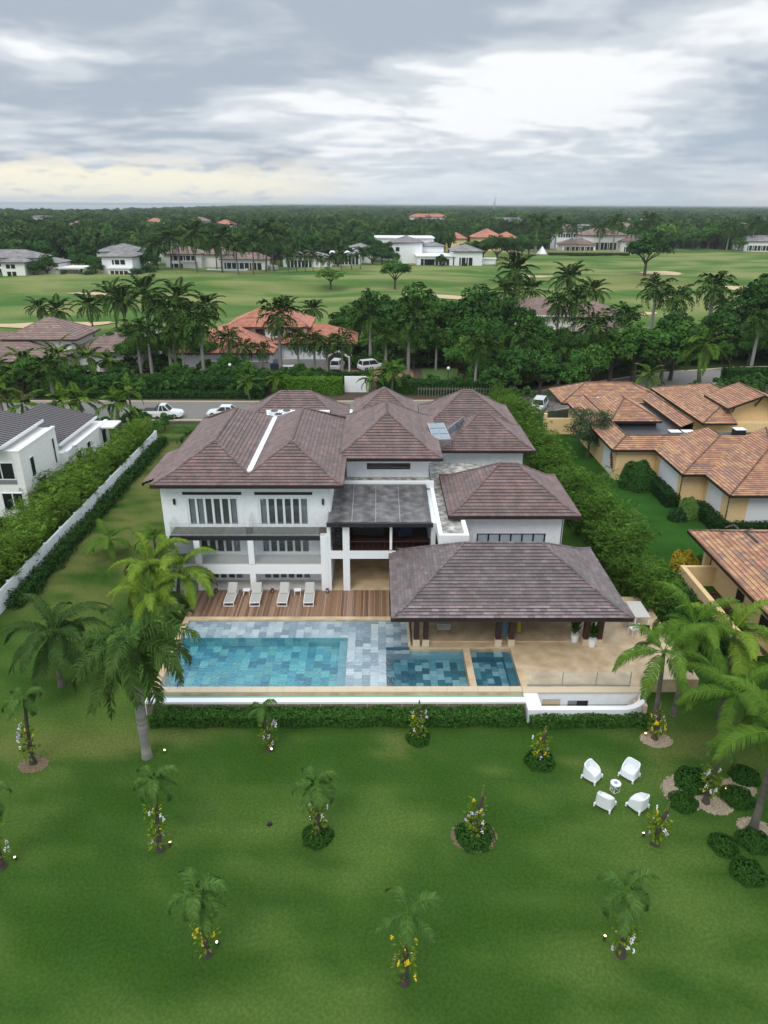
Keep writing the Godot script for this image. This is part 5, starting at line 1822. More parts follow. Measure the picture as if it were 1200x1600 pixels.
	for p in l:
		var t := thing("orchid_palm", p[5], "palm", Vector3(p[0], 0, p[1]), 0.0, small)
		var lean := Vector3(rf(-0.3, 0.3), 0, rf(-0.15, 0.15))
		part("trunk", trunk_mesh(p[2] * (0.86 if p[3] else 0.8), 0.14, 0.075, lean, Color(0.085, 0.07, 0.055)), M.bark, t)
		var top := Vector3(0, p[2] * 0.98, 0) + lean
		var cs := MB.new()
		cs.col = Color(0.12, 0.2, 0.06) if p[3] else Color(0.14, 0.16, 0.05)
		cs.tube(PackedVector3Array([Vector3(0, p[2] * (0.85 if p[3] else 0.79), 0) + lean * 0.8, top]), PackedFloat32Array([0.075, 0.035]), 8)
		part("crownshaft", cs.mesh(), M.frond, t)
		if p[3]:
			crown_of_fronds(t, "small", top, maxi(6, p[3] - 3), 74.0, p[6], p[4] * 0.8)
		orchids(t, 0.5, p[2] * 0.66, 64 if p[3] else 84, [0.15, 0.15, 0.2, 0.9, 0.75, 0.3, 0.3, 0.2, 0.2, 0.6, 0.2, 0.4, 0.3, 0.5][used.orchid_palm])
	mulch(Vector3(-17.3, 0, -27.9), 0.75, 0.6, "brown mulch ring round the small palm at the left edge")
	mulch(Vector3(14.8, 0, -29.6), 0.85, 0.65, "pinkish gravel ring round the leafy orchid trunk by the court", true)
	mulch(Vector3(4.34, 0, -23.4), 1.05, 0.9, "dark mulch ring showing round the largest mound shrub")
	for s in [[-9.1, -22.9, "glowing spotlight at the small palm below the royal palm"], [-6.05, -18.35, "glowing spotlight at the yellow orchid palm on the lower left"], [-5.4, -28.8, "glowing spotlight at the thin palm by the pool hedge"], [8.75, -18.45, "glowing spotlight left of the lower right palm"], [11.95, -23.3, "glowing spotlight at the bare trunk by the armchairs"], [-15.5, -22.2, "glowing spotlight of the palm at the left edge"], [14.35, -29.9, "glowing spotlight left of the orchid trunk by the court"], [15.2, -30.4, "glowing spotlight behind the orchid trunk by the court"], [15.6, -26.9, "glowing spotlight above the biggest right hand mound"], [9.0, -30.0, "tiny spotlight in the grass before the court hedge"]]:
		spot(Vector3(s[0], 0, s[1]), s[2])
	# clipped mounds
	var big := thing("mound_shrub", "largest clipped mound on the right, left of the gravel bed", "shrub", Vector3(15.45, 0, -26.55), 0.0, "clipped mound shrubs on the lawn")
	stuff("foliage", dome_mesh(0.9, 0.6, 1500, 0.1, Color(0.03, 0.082, 0.016)), M.leaf, big)
	for m in [[14.5, -25.25, 0.76, "smaller clipped mound below the largest one on the right"], [18.2, -26.9, 0.8, "shaded mound under the right hand palms, farther back"], [17.2, -25.5, 0.85, "shaded mound between the gravel ring and the right hand palms"], [16.75, -23.0, 0.8, "mound touching the gravel ring of the big right palm"], [15.3, -22.8, 0.7, "solitary mound on the lawn left of the gravel ring"], [15.7, -21.4, 0.82, "solitary mound nearest the lower right corner"], [4.34, -23.35, 0.98, "mound under the bare spear topped palm in mid lawn"], [8.24, -28.02, 0.86, "mound under the leafy sapling before the court"], [2.16, -29.69, 0.72, "mound under the bare palm by the pool hedge"], [-2.64, -23.37, 0.78, "mound under the small palm in the middle of the lawn"]]:
		copy(big, "mound_shrub", m[3], Vector3(m[0], 0, m[1]), rf(0, TAU), m[2])
	mulch(Vector3(15.0, 0, -25.95), 1.25, 1.15, "pale gravel bed under the two right hand mounds", true)
	mulch(Vector3(16.0, 0, -25.1), 0.8, 0.6, "pale gravel patch right of the two mounds", true)
	mulch(Vector3(17.6, 0, -26.2), 0.8, 0.7, "shaded gravel bed under the right hand palms", true)
	# drain cap on the lawn
	var dc := MB.new()
	dc.cyl(Vector3.ZERO, Vector3(0, 0.1, 0), 0.13, 0.11, 10)
	dc.cyl(Vector3(0, 0.1, 0), Vector3(0, 0.13, 0), 0.07, 0.06, 10)
	single("sprinkler_cap", dc.mesh(), M.fascia, "small grey sprinkler cap on the open lawn", "sprinkler", Vector3(-4.9, 0, -24.1))


# ---------------------------------------------------------------- furniture
func build_furniture() -> void:
	# sun loungers
	var x := [-10.05, -8.3, -6.45, -4.65]
	var names := ["leftmost of four grey sun loungers on the timber deck", "second sun lounger from the left, right of the first side table", "third sun lounger from the left, left of the second side table", "rightmost of four grey sun loungers on the timber deck"]
	var l := thing("sun_lounger", names[0], "sun lounger", Vector3(x[0], DECK + 0.01, -41.7), 0.0, "sun loungers on the deck")
	var fb := MB.new()
	for s in [-0.33, 0.33]:
		fb.bar(Vector3(s, 0.3, 0), Vector3(s, 0.3, -1.95), 0.045, 0.05)
		fb.bar(Vector3(s, 0.0, -0.02), Vector3(s, 0.3, -0.02), 0.045, 0.045)
		fb.bar(Vector3(s, 0.0, -1.75), Vector3(s, 0.3, -1.75), 0.045, 0.045)
	fb.bar(Vector3(-0.33, 0.3, 0), Vector3(0.33, 0.3, 0), 0.045, 0.05)
	fb.bar(Vector3(-0.33, 0.03, -0.02), Vector3(0.33, 0.03, -0.02), 0.045, 0.045)
	fb.bar(Vector3(-0.33, 0.3, -1.95), Vector3(0.33, 0.3, -1.95), 0.045, 0.05)
	part("frame", fb.mesh(), M.white, l)
	part("seat", bx(-0.31, 0.31, 0.31, 0.345, -1.18, -0.01), M.fabric, l)
	var bk := MB.new()
	bk.box(Vector3(0, 0.35 + 0.24, -1.55), Vector3(0.62, 0.035, 0.85), Basis(Vector3.RIGHT, 0.58))
	part("backrest", bk.mesh(), M.fabric, l)
	var st := MB.new()
	for s in [-0.3, 0.3]:
		st.bar(Vector3(s, 0.3, -1.7), Vector3(s, 0.68, -1.72), 0.03, 0.03)
	part("backrest_stay", st.mesh(), M.white, l)
	for k in range(1, 4):
		copy(l, "sun_lounger", names[k], Vector3(x[k], DECK + 0.01, -41.7), rf(-0.04, 0.04))
	var t := thing("side_table", "small white side table between the first two loungers", "side table", Vector3(-9.1, DECK + 0.01, -43.3), 0.0, "side tables on the deck")
	part("table_top", bx(-0.24, 0.24, 0.38, 0.41, -0.2, 0.2), M.resin, t)
	for s in [[-0.2, -0.16], [0.2, -0.16], [-0.2, 0.16], [0.2, 0.16]]:
		part("leg", bx(s[0] - 0.02, s[0] + 0.02, 0, 0.38, s[1] - 0.02, s[1] + 0.02), M.resin, t)
	copy(t, "side_table", "small white side table left of the rightmost lounger", Vector3(-5.55, DECK + 0.01, -43.3), 0.1)
	for k in 3:
		var la := thing("deck_lantern", ["small dark lantern at the deck's back edge by the first lounger", "small dark lantern at the deck's back edge between the middle loungers", "small dark lantern at the deck's back edge right of the loungers"][k], "lantern", Vector3([-11.3, -7.35, -3.5][k], DECK + 0.01, -43.6), 0.0, "lanterns along the deck")
		var b := MB.new()
		for s in [[-0.08, -0.08], [0.08, -0.08], [-0.08, 0.08], [0.08, 0.08]]:
			b.span(s[0] - 0.01, s[0] + 0.01, 0, 0.26, s[1] - 0.01, s[1] + 0.01)
		b.span(-0.1, 0.1, 0.26, 0.29, -0.1, 0.1)
		b.span(-0.1, 0.1, 0.0, 0.02, -0.1, 0.1)
		part("cage", b.mesh(), M.dark_frame, la)
		var cn := MB.new()
		cn.cyl(Vector3(0, 0.02, 0), Vector3(0, 0.14, 0), 0.035, 0.035, 8)
		part("candle", cn.mesh(), M.coping, la)
	# four resin armchairs round a wire table
	var c := armchair("white resin armchair farthest back on the left of the group", Vector3(10.62, 0, -26.9), atan2(-0.87, -0.85))
	for q in [[12.5, -27.0, atan2(1.01, -0.95), "white resin armchair farthest back on the right of the group"], [10.75, -25.15, atan2(-0.74, 0.9), "white resin armchair nearest the viewer on the left of the group"], [12.25, -25.05, atan2(0.76, 1.0), "white resin armchair nearest the bare orchid trunk"]]:
		copy(c, "armchair", q[3], Vector3(q[0], 0, q[1]), q[2])
	var wt := thing("wire_table", "small round white wire table between the armchairs", "table", Vector3(11.49, 0, -26.05))
	var tp := MB.new()
	tp.cyl(Vector3(0, 0.47, 0), Vector3(0, 0.5, 0), 0.25, 0.25, 24)
	part("table_top", tp.mesh(), M.resin, wt)
	var wl := MB.new()
	for k in 4:
		var a := TAU * k / 4.0 + 0.4
		var p := Vector3(cos(a) * 0.22, 0.0, sin(a) * 0.22)
		var a2 := a + TAU / 4.0
		wl.bar(p, p + Vector3(0, 0.47, 0), 0.018, 0.018)
		wl.bar(p, Vector3(cos(a2) * 0.22, 0.46, sin(a2) * 0.22), 0.014, 0.014)
		wl.bar(p + Vector3(0, 0.01, 0), Vector3(cos(a2) * 0.22, 0.01, sin(a2) * 0.22), 0.014, 0.014)
	part("wire_legs", wl.mesh(), M.resin, wt)
	var ash := MB.new()
	ash.cyl(Vector3(0, 0.5, 0), Vector3(0, 0.54, 0), 0.07, 0.08, 12)
	single("ashtray", ash.mesh(), M.metal, "small grey dish on the white wire table", "dish", Vector3(11.49, 0, -26.05))
	# under the pavilion
	for k in 5:
		var s := thing("stacked_chair", ["bottom metal chair of the stack under the pavilion", "second metal chair of the stack under the pavilion", "third metal chair of the stack under the pavilion", "fourth metal chair of the stack under the pavilion", "topmost metal chair of the stack under the pavilion"][k], "chair", Vector3(4.2, DECK + 0.1 + k * 0.09, -38.4), 0.0, "stacked chairs under the pavilion")
		part("seat", bx(-0.42, 0.42, 0.36, 0.4, -0.35, 0.3), M.fabric, s)
		var bkr := MB.new()
		bkr.box(Vector3(0, 0.72, -0.42), Vector3(0.84, 0.6, 0.03), Basis(Vector3.RIGHT, -0.2))
		part("backrest", bkr.mesh(), M.metal, s)
		for q in [[-0.4, 0.28], [0.4, 0.28], [-0.4, -0.34], [0.4, -0.34]]:
			part("leg", bx(q[0] - 0.015, q[0] + 0.015, 0, 0.36, q[1] - 0.015, q[1] + 0.015), M.metal, s)
	var fl := MB.new()
	fl.col = lin(0.36, 0.52, 0.62)
	fl.tube(PackedVector3Array([Vector3(0, 0.02, 0.3), Vector3(0.1, 0.7, 0.05), Vector3(0.2, 1.5, -0.25)]), PackedFloat32Array([0.15, 0.17, 0.13]), 10)
	single("blue_float", fl.mesh(), M.plain, "rolled blue pool float leaning by the pavilion posts", "pool float", Vector3(8.0, DECK + 0.012, -38.3))
	var f2 := MB.new()
	f2.col = lin(0.62, 0.6, 0.2)
	f2.tube(PackedVector3Array([Vector3(0, 0.02, 0.2), Vector3(0, 0.8, 0.05), Vector3(0, 1.5, -0.1)]), PackedFloat32Array([0.17, 0.15, 0.12]), 10)
	single("yellow_float", f2.mesh(), M.plain, "yellow green pool float standing behind the middle pavilion posts", "pool float", Vector3(9.0, DECK + 0.112, -38.6))
	for k in 2:
		var po := thing("potted_plant", ["white planter with dark leafy plant between the right pavilion posts", "planter with tall leafy plant beside the right pavilion posts"][k], "plant", Vector3(13.3 - k * 0.95, DECK + 0.012, -37.0 - k * 0.5), 0.0, "planters at the pavilion's right posts")
		var pb := MB.new()
		pb.tube(PackedVector3Array([Vector3(0, 0, 0), Vector3(0, 0.55, 0)]), PackedFloat32Array([0.2, 0.27]), 14)
		part("planter", pb.mesh(), M.white, po)
		var lf := MB.new()
		for q in 60:
			var a := rf(0, TAU)
			var d := Vector3(cos(a) * rf(0.2, 0.9), rf(0.5, 1.4), sin(a) * rf(0.2, 0.9)).normalized()
			lf.col = Color(0.04, 0.1, 0.02) * rf(0.6, 1.4)
			lf.leaf(Vector3(0, 0.5 + rf(0, 0.7), 0), d * rf(0.4, 0.9), d.cross(Vector3(rf(-1, 1), 0.2, rf(-1, 1))).normalized() * 0.07)
		part("leaves", lf.mesh(), M.leaf, po)
	# bar table with stools at the terrace's right end
	var bt := thing("bar_table", "long pale stone topped table right of the pavilion roof", "table", Vector3(17.0, DECK, -39.8))
	part("table_top", bx(-0.5, 0.5, 0.88, 0.95, -1.0, 1.0), M.slab, bt)
	for s in [[-0.42, -0.9], [0.42, -0.9], [-0.42, 0.9], [0.42, 0.9]]:
		part("leg", bx(s[0] - 0.04, s[0] + 0.04, 0.001, 0.88, s[1] - 0.04, s[1] + 0.04), M.white, bt)
	var stl: Node3D = null
	for k in 4:
		var label: String = ["timber stool at the back of the long pale table", "second timber stool along the long pale table", "third timber stool along the long pale table", "timber stool nearest the viewer at the long pale table"][k]
		var at := Vector3(16.15, DECK + 0.001, -40.6 + k * 0.55)
		if stl == null:
			stl = thing("bar_stool", label, "stool", at, 0.0, "stools at the pale table")
			part("seat", bx(-0.17, 0.17, 0.62, 0.66, -0.17, 0.17), mat("stool_seat", Color(0.62, 0.45, 0.3), 0.7), stl)
			for s in [[-0.15, -0.15], [0.15, -0.15], [-0.15, 0.15], [0.15, 0.15]]:
				part("leg", bx(s[0] - 0.015, s[0] + 0.015, 0, 0.62, s[1] - 0.015, s[1] + 0.015), M.metal, stl)
		else:
			copy(stl, "bar_stool", label, at, rf(-0.3, 0.3))
	for k in 2:
		var dc := thing("dining_chair", ["pale dining chair in front of the long table", "dark dining chair beside the pale one at the long table"][k], "chair", Vector3(16.3 + k * 0.7, DECK + 0.001, -38.3 + k * 0.1), 0.3 - k * 0.6, "chairs at the pale table")
		var m: Material = M.white if k == 0 else M.dark_frame
		part("seat", bx(-0.22, 0.22, 0.42, 0.46, -0.22, 0.22), m, dc)
		part("backrest", bx(-0.22, 0.22, 0.46, 0.88, 0.19, 0.22), m, dc)
		for s in [[-0.2, -0.2], [0.2, -0.2], [-0.2, 0.2], [0.2, 0.2]]:
			part("leg", bx(s[0] - 0.018, s[0] + 0.018, 0, 0.42, s[1] - 0.018, s[1] + 0.018), m, dc)
	# inside the open upper room
	var so := thing("sofa", "dark sofa with white cushion in the open upper room", "sofa", Vector3(-0.6, 4.061, -46.6))
	part("seat", bx(-1.1, 1.1, 0.12, 0.45, -0.5, 0.5), M.dark_frame, so)
	part("backrest", bx(-1.1, 1.1, 0.45, 0.95, 0.25, 0.5), M.dark_frame, so)
	part("cushion", bx(0.35, 0.95, 0.46, 0.8, -0.2, 0.2), M.white, so)
	var c2 := thing("club_chair", "blue grey club chair in the open upper room", "chair", Vector3(1.9, 4.061, -46.3), 0.4)
	part("seat", bx(-0.4, 0.4, 0.1, 0.45, -0.4, 0.4), mat("navy", Color(0.16, 0.2, 0.3), 0.8), c2)
	part("backrest", bx(-0.4, 0.4, 0.45, 0.95, 0.2, 0.4), M.navy, c2)
	part("armrest", bx(-0.52, -0.402, 0.1, 0.65, -0.4, 0.4), M.navy, c2)
	part("armrest", bx(0.402, 0.52, 0.1, 0.65, -0.4, 0.4), M.navy, c2)


func armchair(label: String, at: Vector3, turn: float) -> Node3D:
	var o := thing("armchair", label, "armchair", at, turn, "white armchairs on the lawn")
	var b := MB.new()
	b.col = Color(1, 1, 1)
	var n := 28
	# rounded square ring, open low front at -z, high back at +z
	var ring := func(k: int, sx: float, sz: float) -> Vector3:
		var a := TAU * k / n
		var c := cos(a)
		var s := sin(a)
		return Vector3(signf(c) * pow(absf(c), 0.55) * sx, 0, signf(s) * pow(absf(s), 0.55) * sz)
	var rim := func(k: int) -> float:
		var s := sin(TAU * k / n)
		return lerpf(0.44, 0.82, smoothstep(-0.95, 0.75, s))
	for k in n:
		var j := (k + 1) % n
		var a0: Vector3 = ring.call(k, 0.42, 0.4) + Vector3(0, 0.16, 0)
		var a1: Vector3 = ring.call(j, 0.42, 0.4) + Vector3(0, 0.16, 0)
		var hk: float = rim.call(k)
		var hj: float = rim.call(j)
		var t0: Vector3 = ring.call(k, 0.4, 0.38) * 0.94 + Vector3(0, hk, 0.04)
		var t1: Vector3 = ring.call(j, 0.4, 0.38) * 0.94 + Vector3(0, hj, 0.04)
		var i0: Vector3 = ring.call(k, 0.33, 0.31) + Vector3(0, hk - 0.005, 0.03)
		var i1: Vector3 = ring.call(j, 0.33, 0.31) + Vector3(0, hj - 0.005, 0.03)
		var s0: Vector3 = ring.call(k, 0.31, 0.3) + Vector3(0, 0.4, 0)
		var s1: Vector3 = ring.call(j, 0.31, 0.3) + Vector3(0, 0.4, 0)
		b.quad(a1, a0, t0, t1)
		b.quad(t1, t0, i0, i1)
		b.quad(i1, i0, s0, s1)
		b.tri(Vector3(0, 0.4, 0), s1, s0)
		b.tri(Vector3(0, 0.17, 0), a0, a1)
	part("shell", b.mesh(), M.resin, o)
	for s in [[-0.36, -0.34], [0.36, -0.34], [-0.36, 0.34], [0.36, 0.34]]:
		var g := MB.new()
		g.tube(PackedVector3Array([Vector3(s[0] * 1.06, 0, s[1] * 1.06), Vector3(s[0], 0.2, s[1])]), PackedFloat32Array([0.035, 0.06]), 8)
		part("leg", g.mesh(), M.resin, o)
	return o


# ---------------------------------------------------------------- street
func car(label: String, at: Vector3, turn: float, kind: String, body: Material) -> Node3D:
	var pick := kind == "pickup"
	var t := thing("parked_pickup" if pick else "parked_car", label, "pickup truck" if pick else "car", at, turn, "" if pick else "white cars parked along the street")
	# stations along the length (front at +x): x, bottom, belt height, half width
	var ln := 5.2 if pick else (4.7 if kind == "suv" else 4.4)
	var hb := 1.05 if kind != "sedan" else 0.86
	var lowr := MB.new()
	var st := [[-0.5, 0.42, hb * 0.86, 0.8], [-0.47, 0.3, hb, 0.88], [-0.2, 0.24, hb, 0.9], [0.12, 0.24, hb, 0.9], [0.2, 0.24, hb * 0.98, 0.89], [0.44, 0.28, hb * 0.86, 0.86], [0.5, 0.4, hb * 0.66, 0.74]]
	for k in st.size() - 1:
		var a: Array = st[k]
		var b: Array = st[k + 1]
		var xa: float = a[0] * ln
		var xb: float = b[0] * ln
		for s in [-1.0, 1.0]:
			var q := [Vector3(xa, a[1], a[3] * s * 0.96), Vector3(xb, b[1], b[3] * s * 0.96), Vector3(xb, b[2] * 0.7, b[3] * s), Vector3(xa, a[2] * 0.7, a[3] * s)]
			var q2 := [q[3], q[2], Vector3(xb, b[2], b[3] * s * 0.9), Vector3(xa, a[2], a[3] * s * 0.9)]
			if s > 0:
				lowr.quad(q[0], q[1], q[2], q[3])
				lowr.quad(q2[0], q2[1], q2[2], q2[3])
			else:
				lowr.quad(q[1], q[0], q[3], q[2])
				lowr.quad(q2[1], q2[0], q2[3], q2[2])
		lowr.quad(Vector3(xa, a[2], a[3] * 0.9), Vector3(xb, b[2], b[3] * 0.9), Vector3(xb, b[2], -b[3] * 0.9), Vector3(xa, a[2], -a[3] * 0.9))
	for k in [0, st.size() - 1]:
		var a: Array = st[k]
		var x: float = a[0] * ln
		lowr.quad(Vector3(x, a[1], a[3]), Vector3(x, a[1], -a[3]), Vector3(x, a[2], -a[3] * 0.9), Vector3(x, a[2], a[3] * 0.9))
	var bd := part("body", lowr.mesh(), body, t)
	# cabin
	var cab := [[-0.08, 0.2] if pick else ([-0.46, 0.22] if kind == "suv" else [-0.36, 0.2])][0] as Array
	var hr := 1.78 if kind != "sedan" else 1.42
	var x0: float = cab[0] * ln
	var x1: float = cab[1] * ln
	var tx0 := x0 + (0.18 if kind != "sedan" else 0.6)
	var tx1 := x1 - 0.62
	var g := MB.new()
	var lo := [Vector3(x0, hb, 0.8), Vector3(x1, hb, 0.8), Vector3(x1, hb, -0.8), Vector3(x0, hb, -0.8)]
	var hi := [Vector3(tx0, hr - 0.06, 0.64), Vector3(tx1, hr - 0.06, 0.64), Vector3(tx1, hr - 0.06, -0.64), Vector3(tx0, hr - 0.06, -0.64)]
	for k in 4:
		g.quad(lo[k], lo[(k + 1) % 4], hi[(k + 1) % 4], hi[k])
	part("windows", g.mesh(), M.dark_frame, t)
	var rf2 := MB.new()
	rf2.span(tx0 - 0.06, tx1 + 0.06, hr - 0.06, hr, -0.66, 0.66)
	for k in 4:
		rf2.bar(lo[k], hi[k], 0.09, 0.09)
	rf2.bar(Vector3((x0 + x1) / 2 - 0.1, hb, 0.79), Vector3((tx0 + tx1) / 2, hr - 0.06, 0.64), 0.08, 0.05)
	rf2.bar(Vector3((x0 + x1) / 2 - 0.1, hb, -0.79), Vector3((tx0 + tx1) / 2, hr - 0.06, -0.64), 0.08, 0.05)
	part("cabin_roof", rf2.mesh(), body, t)
	if pick:
		part("bed_cover", bx(-ln * 0.47, x0 - 0.05, hb + 0.002, hb + 0.06, -0.74, 0.74), M.dark_frame, t)
		var rb := MB.new()
		rb.bar(Vector3(x0 - 0.5, hb, 0.74), Vector3(x0 - 0.2, hr - 0.15, 0.6), 0.08, 0.08)
		rb.bar(Vector3(x0 - 0.5, hb, -0.74), Vector3(x0 - 0.2, hr - 0.15, -0.6), 0.08, 0.08)
		rb.bar(Vector3(x0 - 0.2, hr - 0.15, 0.6), Vector3(x0 - 0.2, hr - 0.15, -0.6), 0.08, 0.08)
		part("roll_bar", rb.mesh(), M.dark_frame, t)
	for sx in [-0.3, 0.31]:
		for sz in [-1.0, 1.0]:
			var w := MB.new()
			w.cyl(Vector3(sx * ln, 0.34, sz * 0.68), Vector3(sx * ln, 0.34, sz * 0.91), 0.34, 0.34, 16)
			var wh := part("wheel", w.mesh(), M.dark_frame, t)
			var rm := MB.new()
			rm.cyl(Vector3(sx * ln, 0.34, sz * 0.9), Vector3(sx * ln, 0.34, sz * 0.925), 0.2, 0.2, 12)
			part("rim", rm.mesh(), M.metal, wh)
	for sz in [-1.0, 1.0]:
		part("headlight", bx(ln * 0.455, ln * 0.485, hb * 0.66, hb * 0.78, sz * 0.62 - 0.13, sz * 0.62 + 0.13), M.metal, t)
	return t


func build_street() -> void:
	var white := mat("car_white", Color(0.88, 0.89, 0.9), 0.25)
	car("white double cab pickup with dark bed cover on the street at left", Vector3(-28.2, 0.02, -91.3), 0.0, "pickup", white)
	car("white saloon car on the street just left of the villa's roof", Vector3(-20.4, 0.02, -92.0), PI, "sedan", white)
	car("white car half hidden behind the villa's roofs on the street", Vector3(-5.0, 0.02, -92.0), -0.2, "sedan", white)
	car("white car at the end of the street side parking behind the roofs", Vector3(-2.6, 0.02, -86.0), -1.3, "suv", white)
	car("white off road car in the red roofed house's yard", Vector3(-13.6, 0.02, -115.6), 0.05, "suv", white)
	car("blue car behind the white off road car in the yard", Vector3(-16.6, 0.02, -117.2), 0.1, "suv", mat("car_blue", Color(0.12, 0.2, 0.38), 0.3))
	car("white car in the white framed garage of the red roofed house", Vector3(-6.8, 0.02, -121.6), 1.4, "suv", white)
	car("small white car under the trees right of the brick drive", Vector3(-1.0, 0.02, -121.0), 0.5, "suv", white)
	car("white car by the ochre gate at the bungalow's far corner", Vector3(22.6, 0.02, -96.0), 1.2, "suv", white)
	# globe lamps
	var first: Node3D = null
	for s in [[-22.1, -106.5, "white globe street lamp by the hedge left of the red roofed house"], [10.5, -104.5, "white globe street lamp in the hedge behind the villa"], [58.4, -124.5, "white globe street lamp by the road behind the bungalow"]]:
		if first == null:
			first = thing("street_lamp", s[2], "street lamp", Vector3(s[0], 0, s[1]), 0.0, "globe lamps along the street")
			var p := MB.new()
			p.cyl(Vector3.ZERO, Vector3(0, 3.6, 0), 0.07, 0.05, 8)
			part("post", p.mesh(), M.dark_frame, first)
			var sp := SphereMesh.new()
			sp.radius = 0.24
			sp.height = 0.48
			sp.radial_segments = 16
			sp.rings = 8
			part("globe", sp, M.resin, first, Vector3(0, 3.8, 0))
		else:
			copy(first, "street_lamp", s[2], Vector3(s[0], 0, s[1]), 0)
	# hedges and walls of the far side
	var hc := Color(0.03, 0.075, 0.018)
	hedge("clipped two step hedge on the street's far side, upper row at left", -33.0, -105.6, 33.0, 3.2, 2.2, hc, 26.0, 0.3)
	hedge("low clipped hedge along the kerb, in front of the tall one at left", -33.0, -102.0, 33.0, 2.0, 0.9, hc * 0.9, 30.0, 0.28)
	hedge("bright clipped hedge left of the white gate panel", -10.4, -104.6, 10.4, 2.4, 2.3, Color(0.08, 0.18, 0.02), 40.0, 0.28)
	hedge("dark clipped hedge right of the white gate panel along the street", 9.5, -104.6, 19.0, 2.2, 1.9, hc, 32.0, 0.28)
	hedge("dark clipped hedge before the red roofed house's yard", -4.5, -111.6, 7.0, 2.0, 1.6, hc, 32.0, 0.28)
	hedge("dark clipped hedge at the roadside behind the bungalow's right", 62.0, -112.5, 13.0, 2.4, 2.2, hc, 26.0, 0.3)
	hedge("oval hedge round the pink gravel circle, near side", -37.0, -109.4, 9.0, 1.0, 0.7, hc, 30.0, 0.28)
	var gp := MB.new()
	gp.span(-4.9, -1.3, 0, 2.4, -105.4, -105.2)
	single("gate_panel", gp.mesh(), M.render_white, "plain pale gate panel between the two street hedges", "gate")
	var yw := MB.new()
	yw.span(-27.5, -17.5, 0, 2.4, -116.2, -115.9)
	yw.span(-17.5, -8.5, 0, 2.1, -119.8, -119.5)
	single("yard_wall", yw.mesh(), M.slab, "grey concrete wall of the red roofed house's yard", "wall")
	var dm := MB.new()
	rect_sheet(dm, -12.5, -3.0, -120.5, -111.0, 0.02)
	rect_sheet(dm, -0.6, 6.0, -121.0, -112.0, 0.02)
	setting("brick_drive", dm.mesh(), mat("brick_drive", Color(0.56, 0.44, 0.36), 0.9, false, {"tex": tex.fine, "scale": 0.5}))
	var ov := MB.new()
	for k in 24:
		var a := TAU * k / 24.0
		var b := TAU * (k + 1) / 24.0
		ov.tri(Vector3(0, 0.03, 0), Vector3(cos(a) * 4.2, 0.03, -sin(a) * 3.8), Vector3(cos(b) * 4.2, 0.03, -sin(b) * 3.8))
	single("gravel_circle", ov.mesh(), mat("pink_gravel", Color(0.62, 0.4, 0.31), 1.0, false, {"tex": tex.fine, "scale": 0.6}), "oval of pink gravel before the brown tiled house", "gravel", Vector3(-37.0, 0, -114.3))
	var lw := MB.new()
	rect_sheet(lw, 7.5, 14.0, -122.0, -108.0, 0.02)
	rect_sheet(lw, -32.0, -27.0, -113.0, -107.5, 0.02)
	var lws := setting("garden_lawn", lw.mesh(), mat("garden_lawn", Color(0.32, 0.42, 0.17), 0.95, false, {"tex": tex.turf, "scale": 0.1}))
	lws.position.y = 0.01
	# fence along the street behind the villa
	mat("fence_grey", Color(0.45, 0.45, 0.42), 0.9)
	var fe := thing("garden_fence", "grey picket fence in the hedge behind the villa's rear roofs", "fence")
	for k in 34:
		part("picket", bx(6.0 + k * 0.42, 6.1 + k * 0.42, 0, 1.3, -103.2, -103.1), M.fence_grey, fe)
	part("rail", bx(6.0, 20.2, 0.95, 1.05, -103.25, -103.203), M.fence_grey, fe)


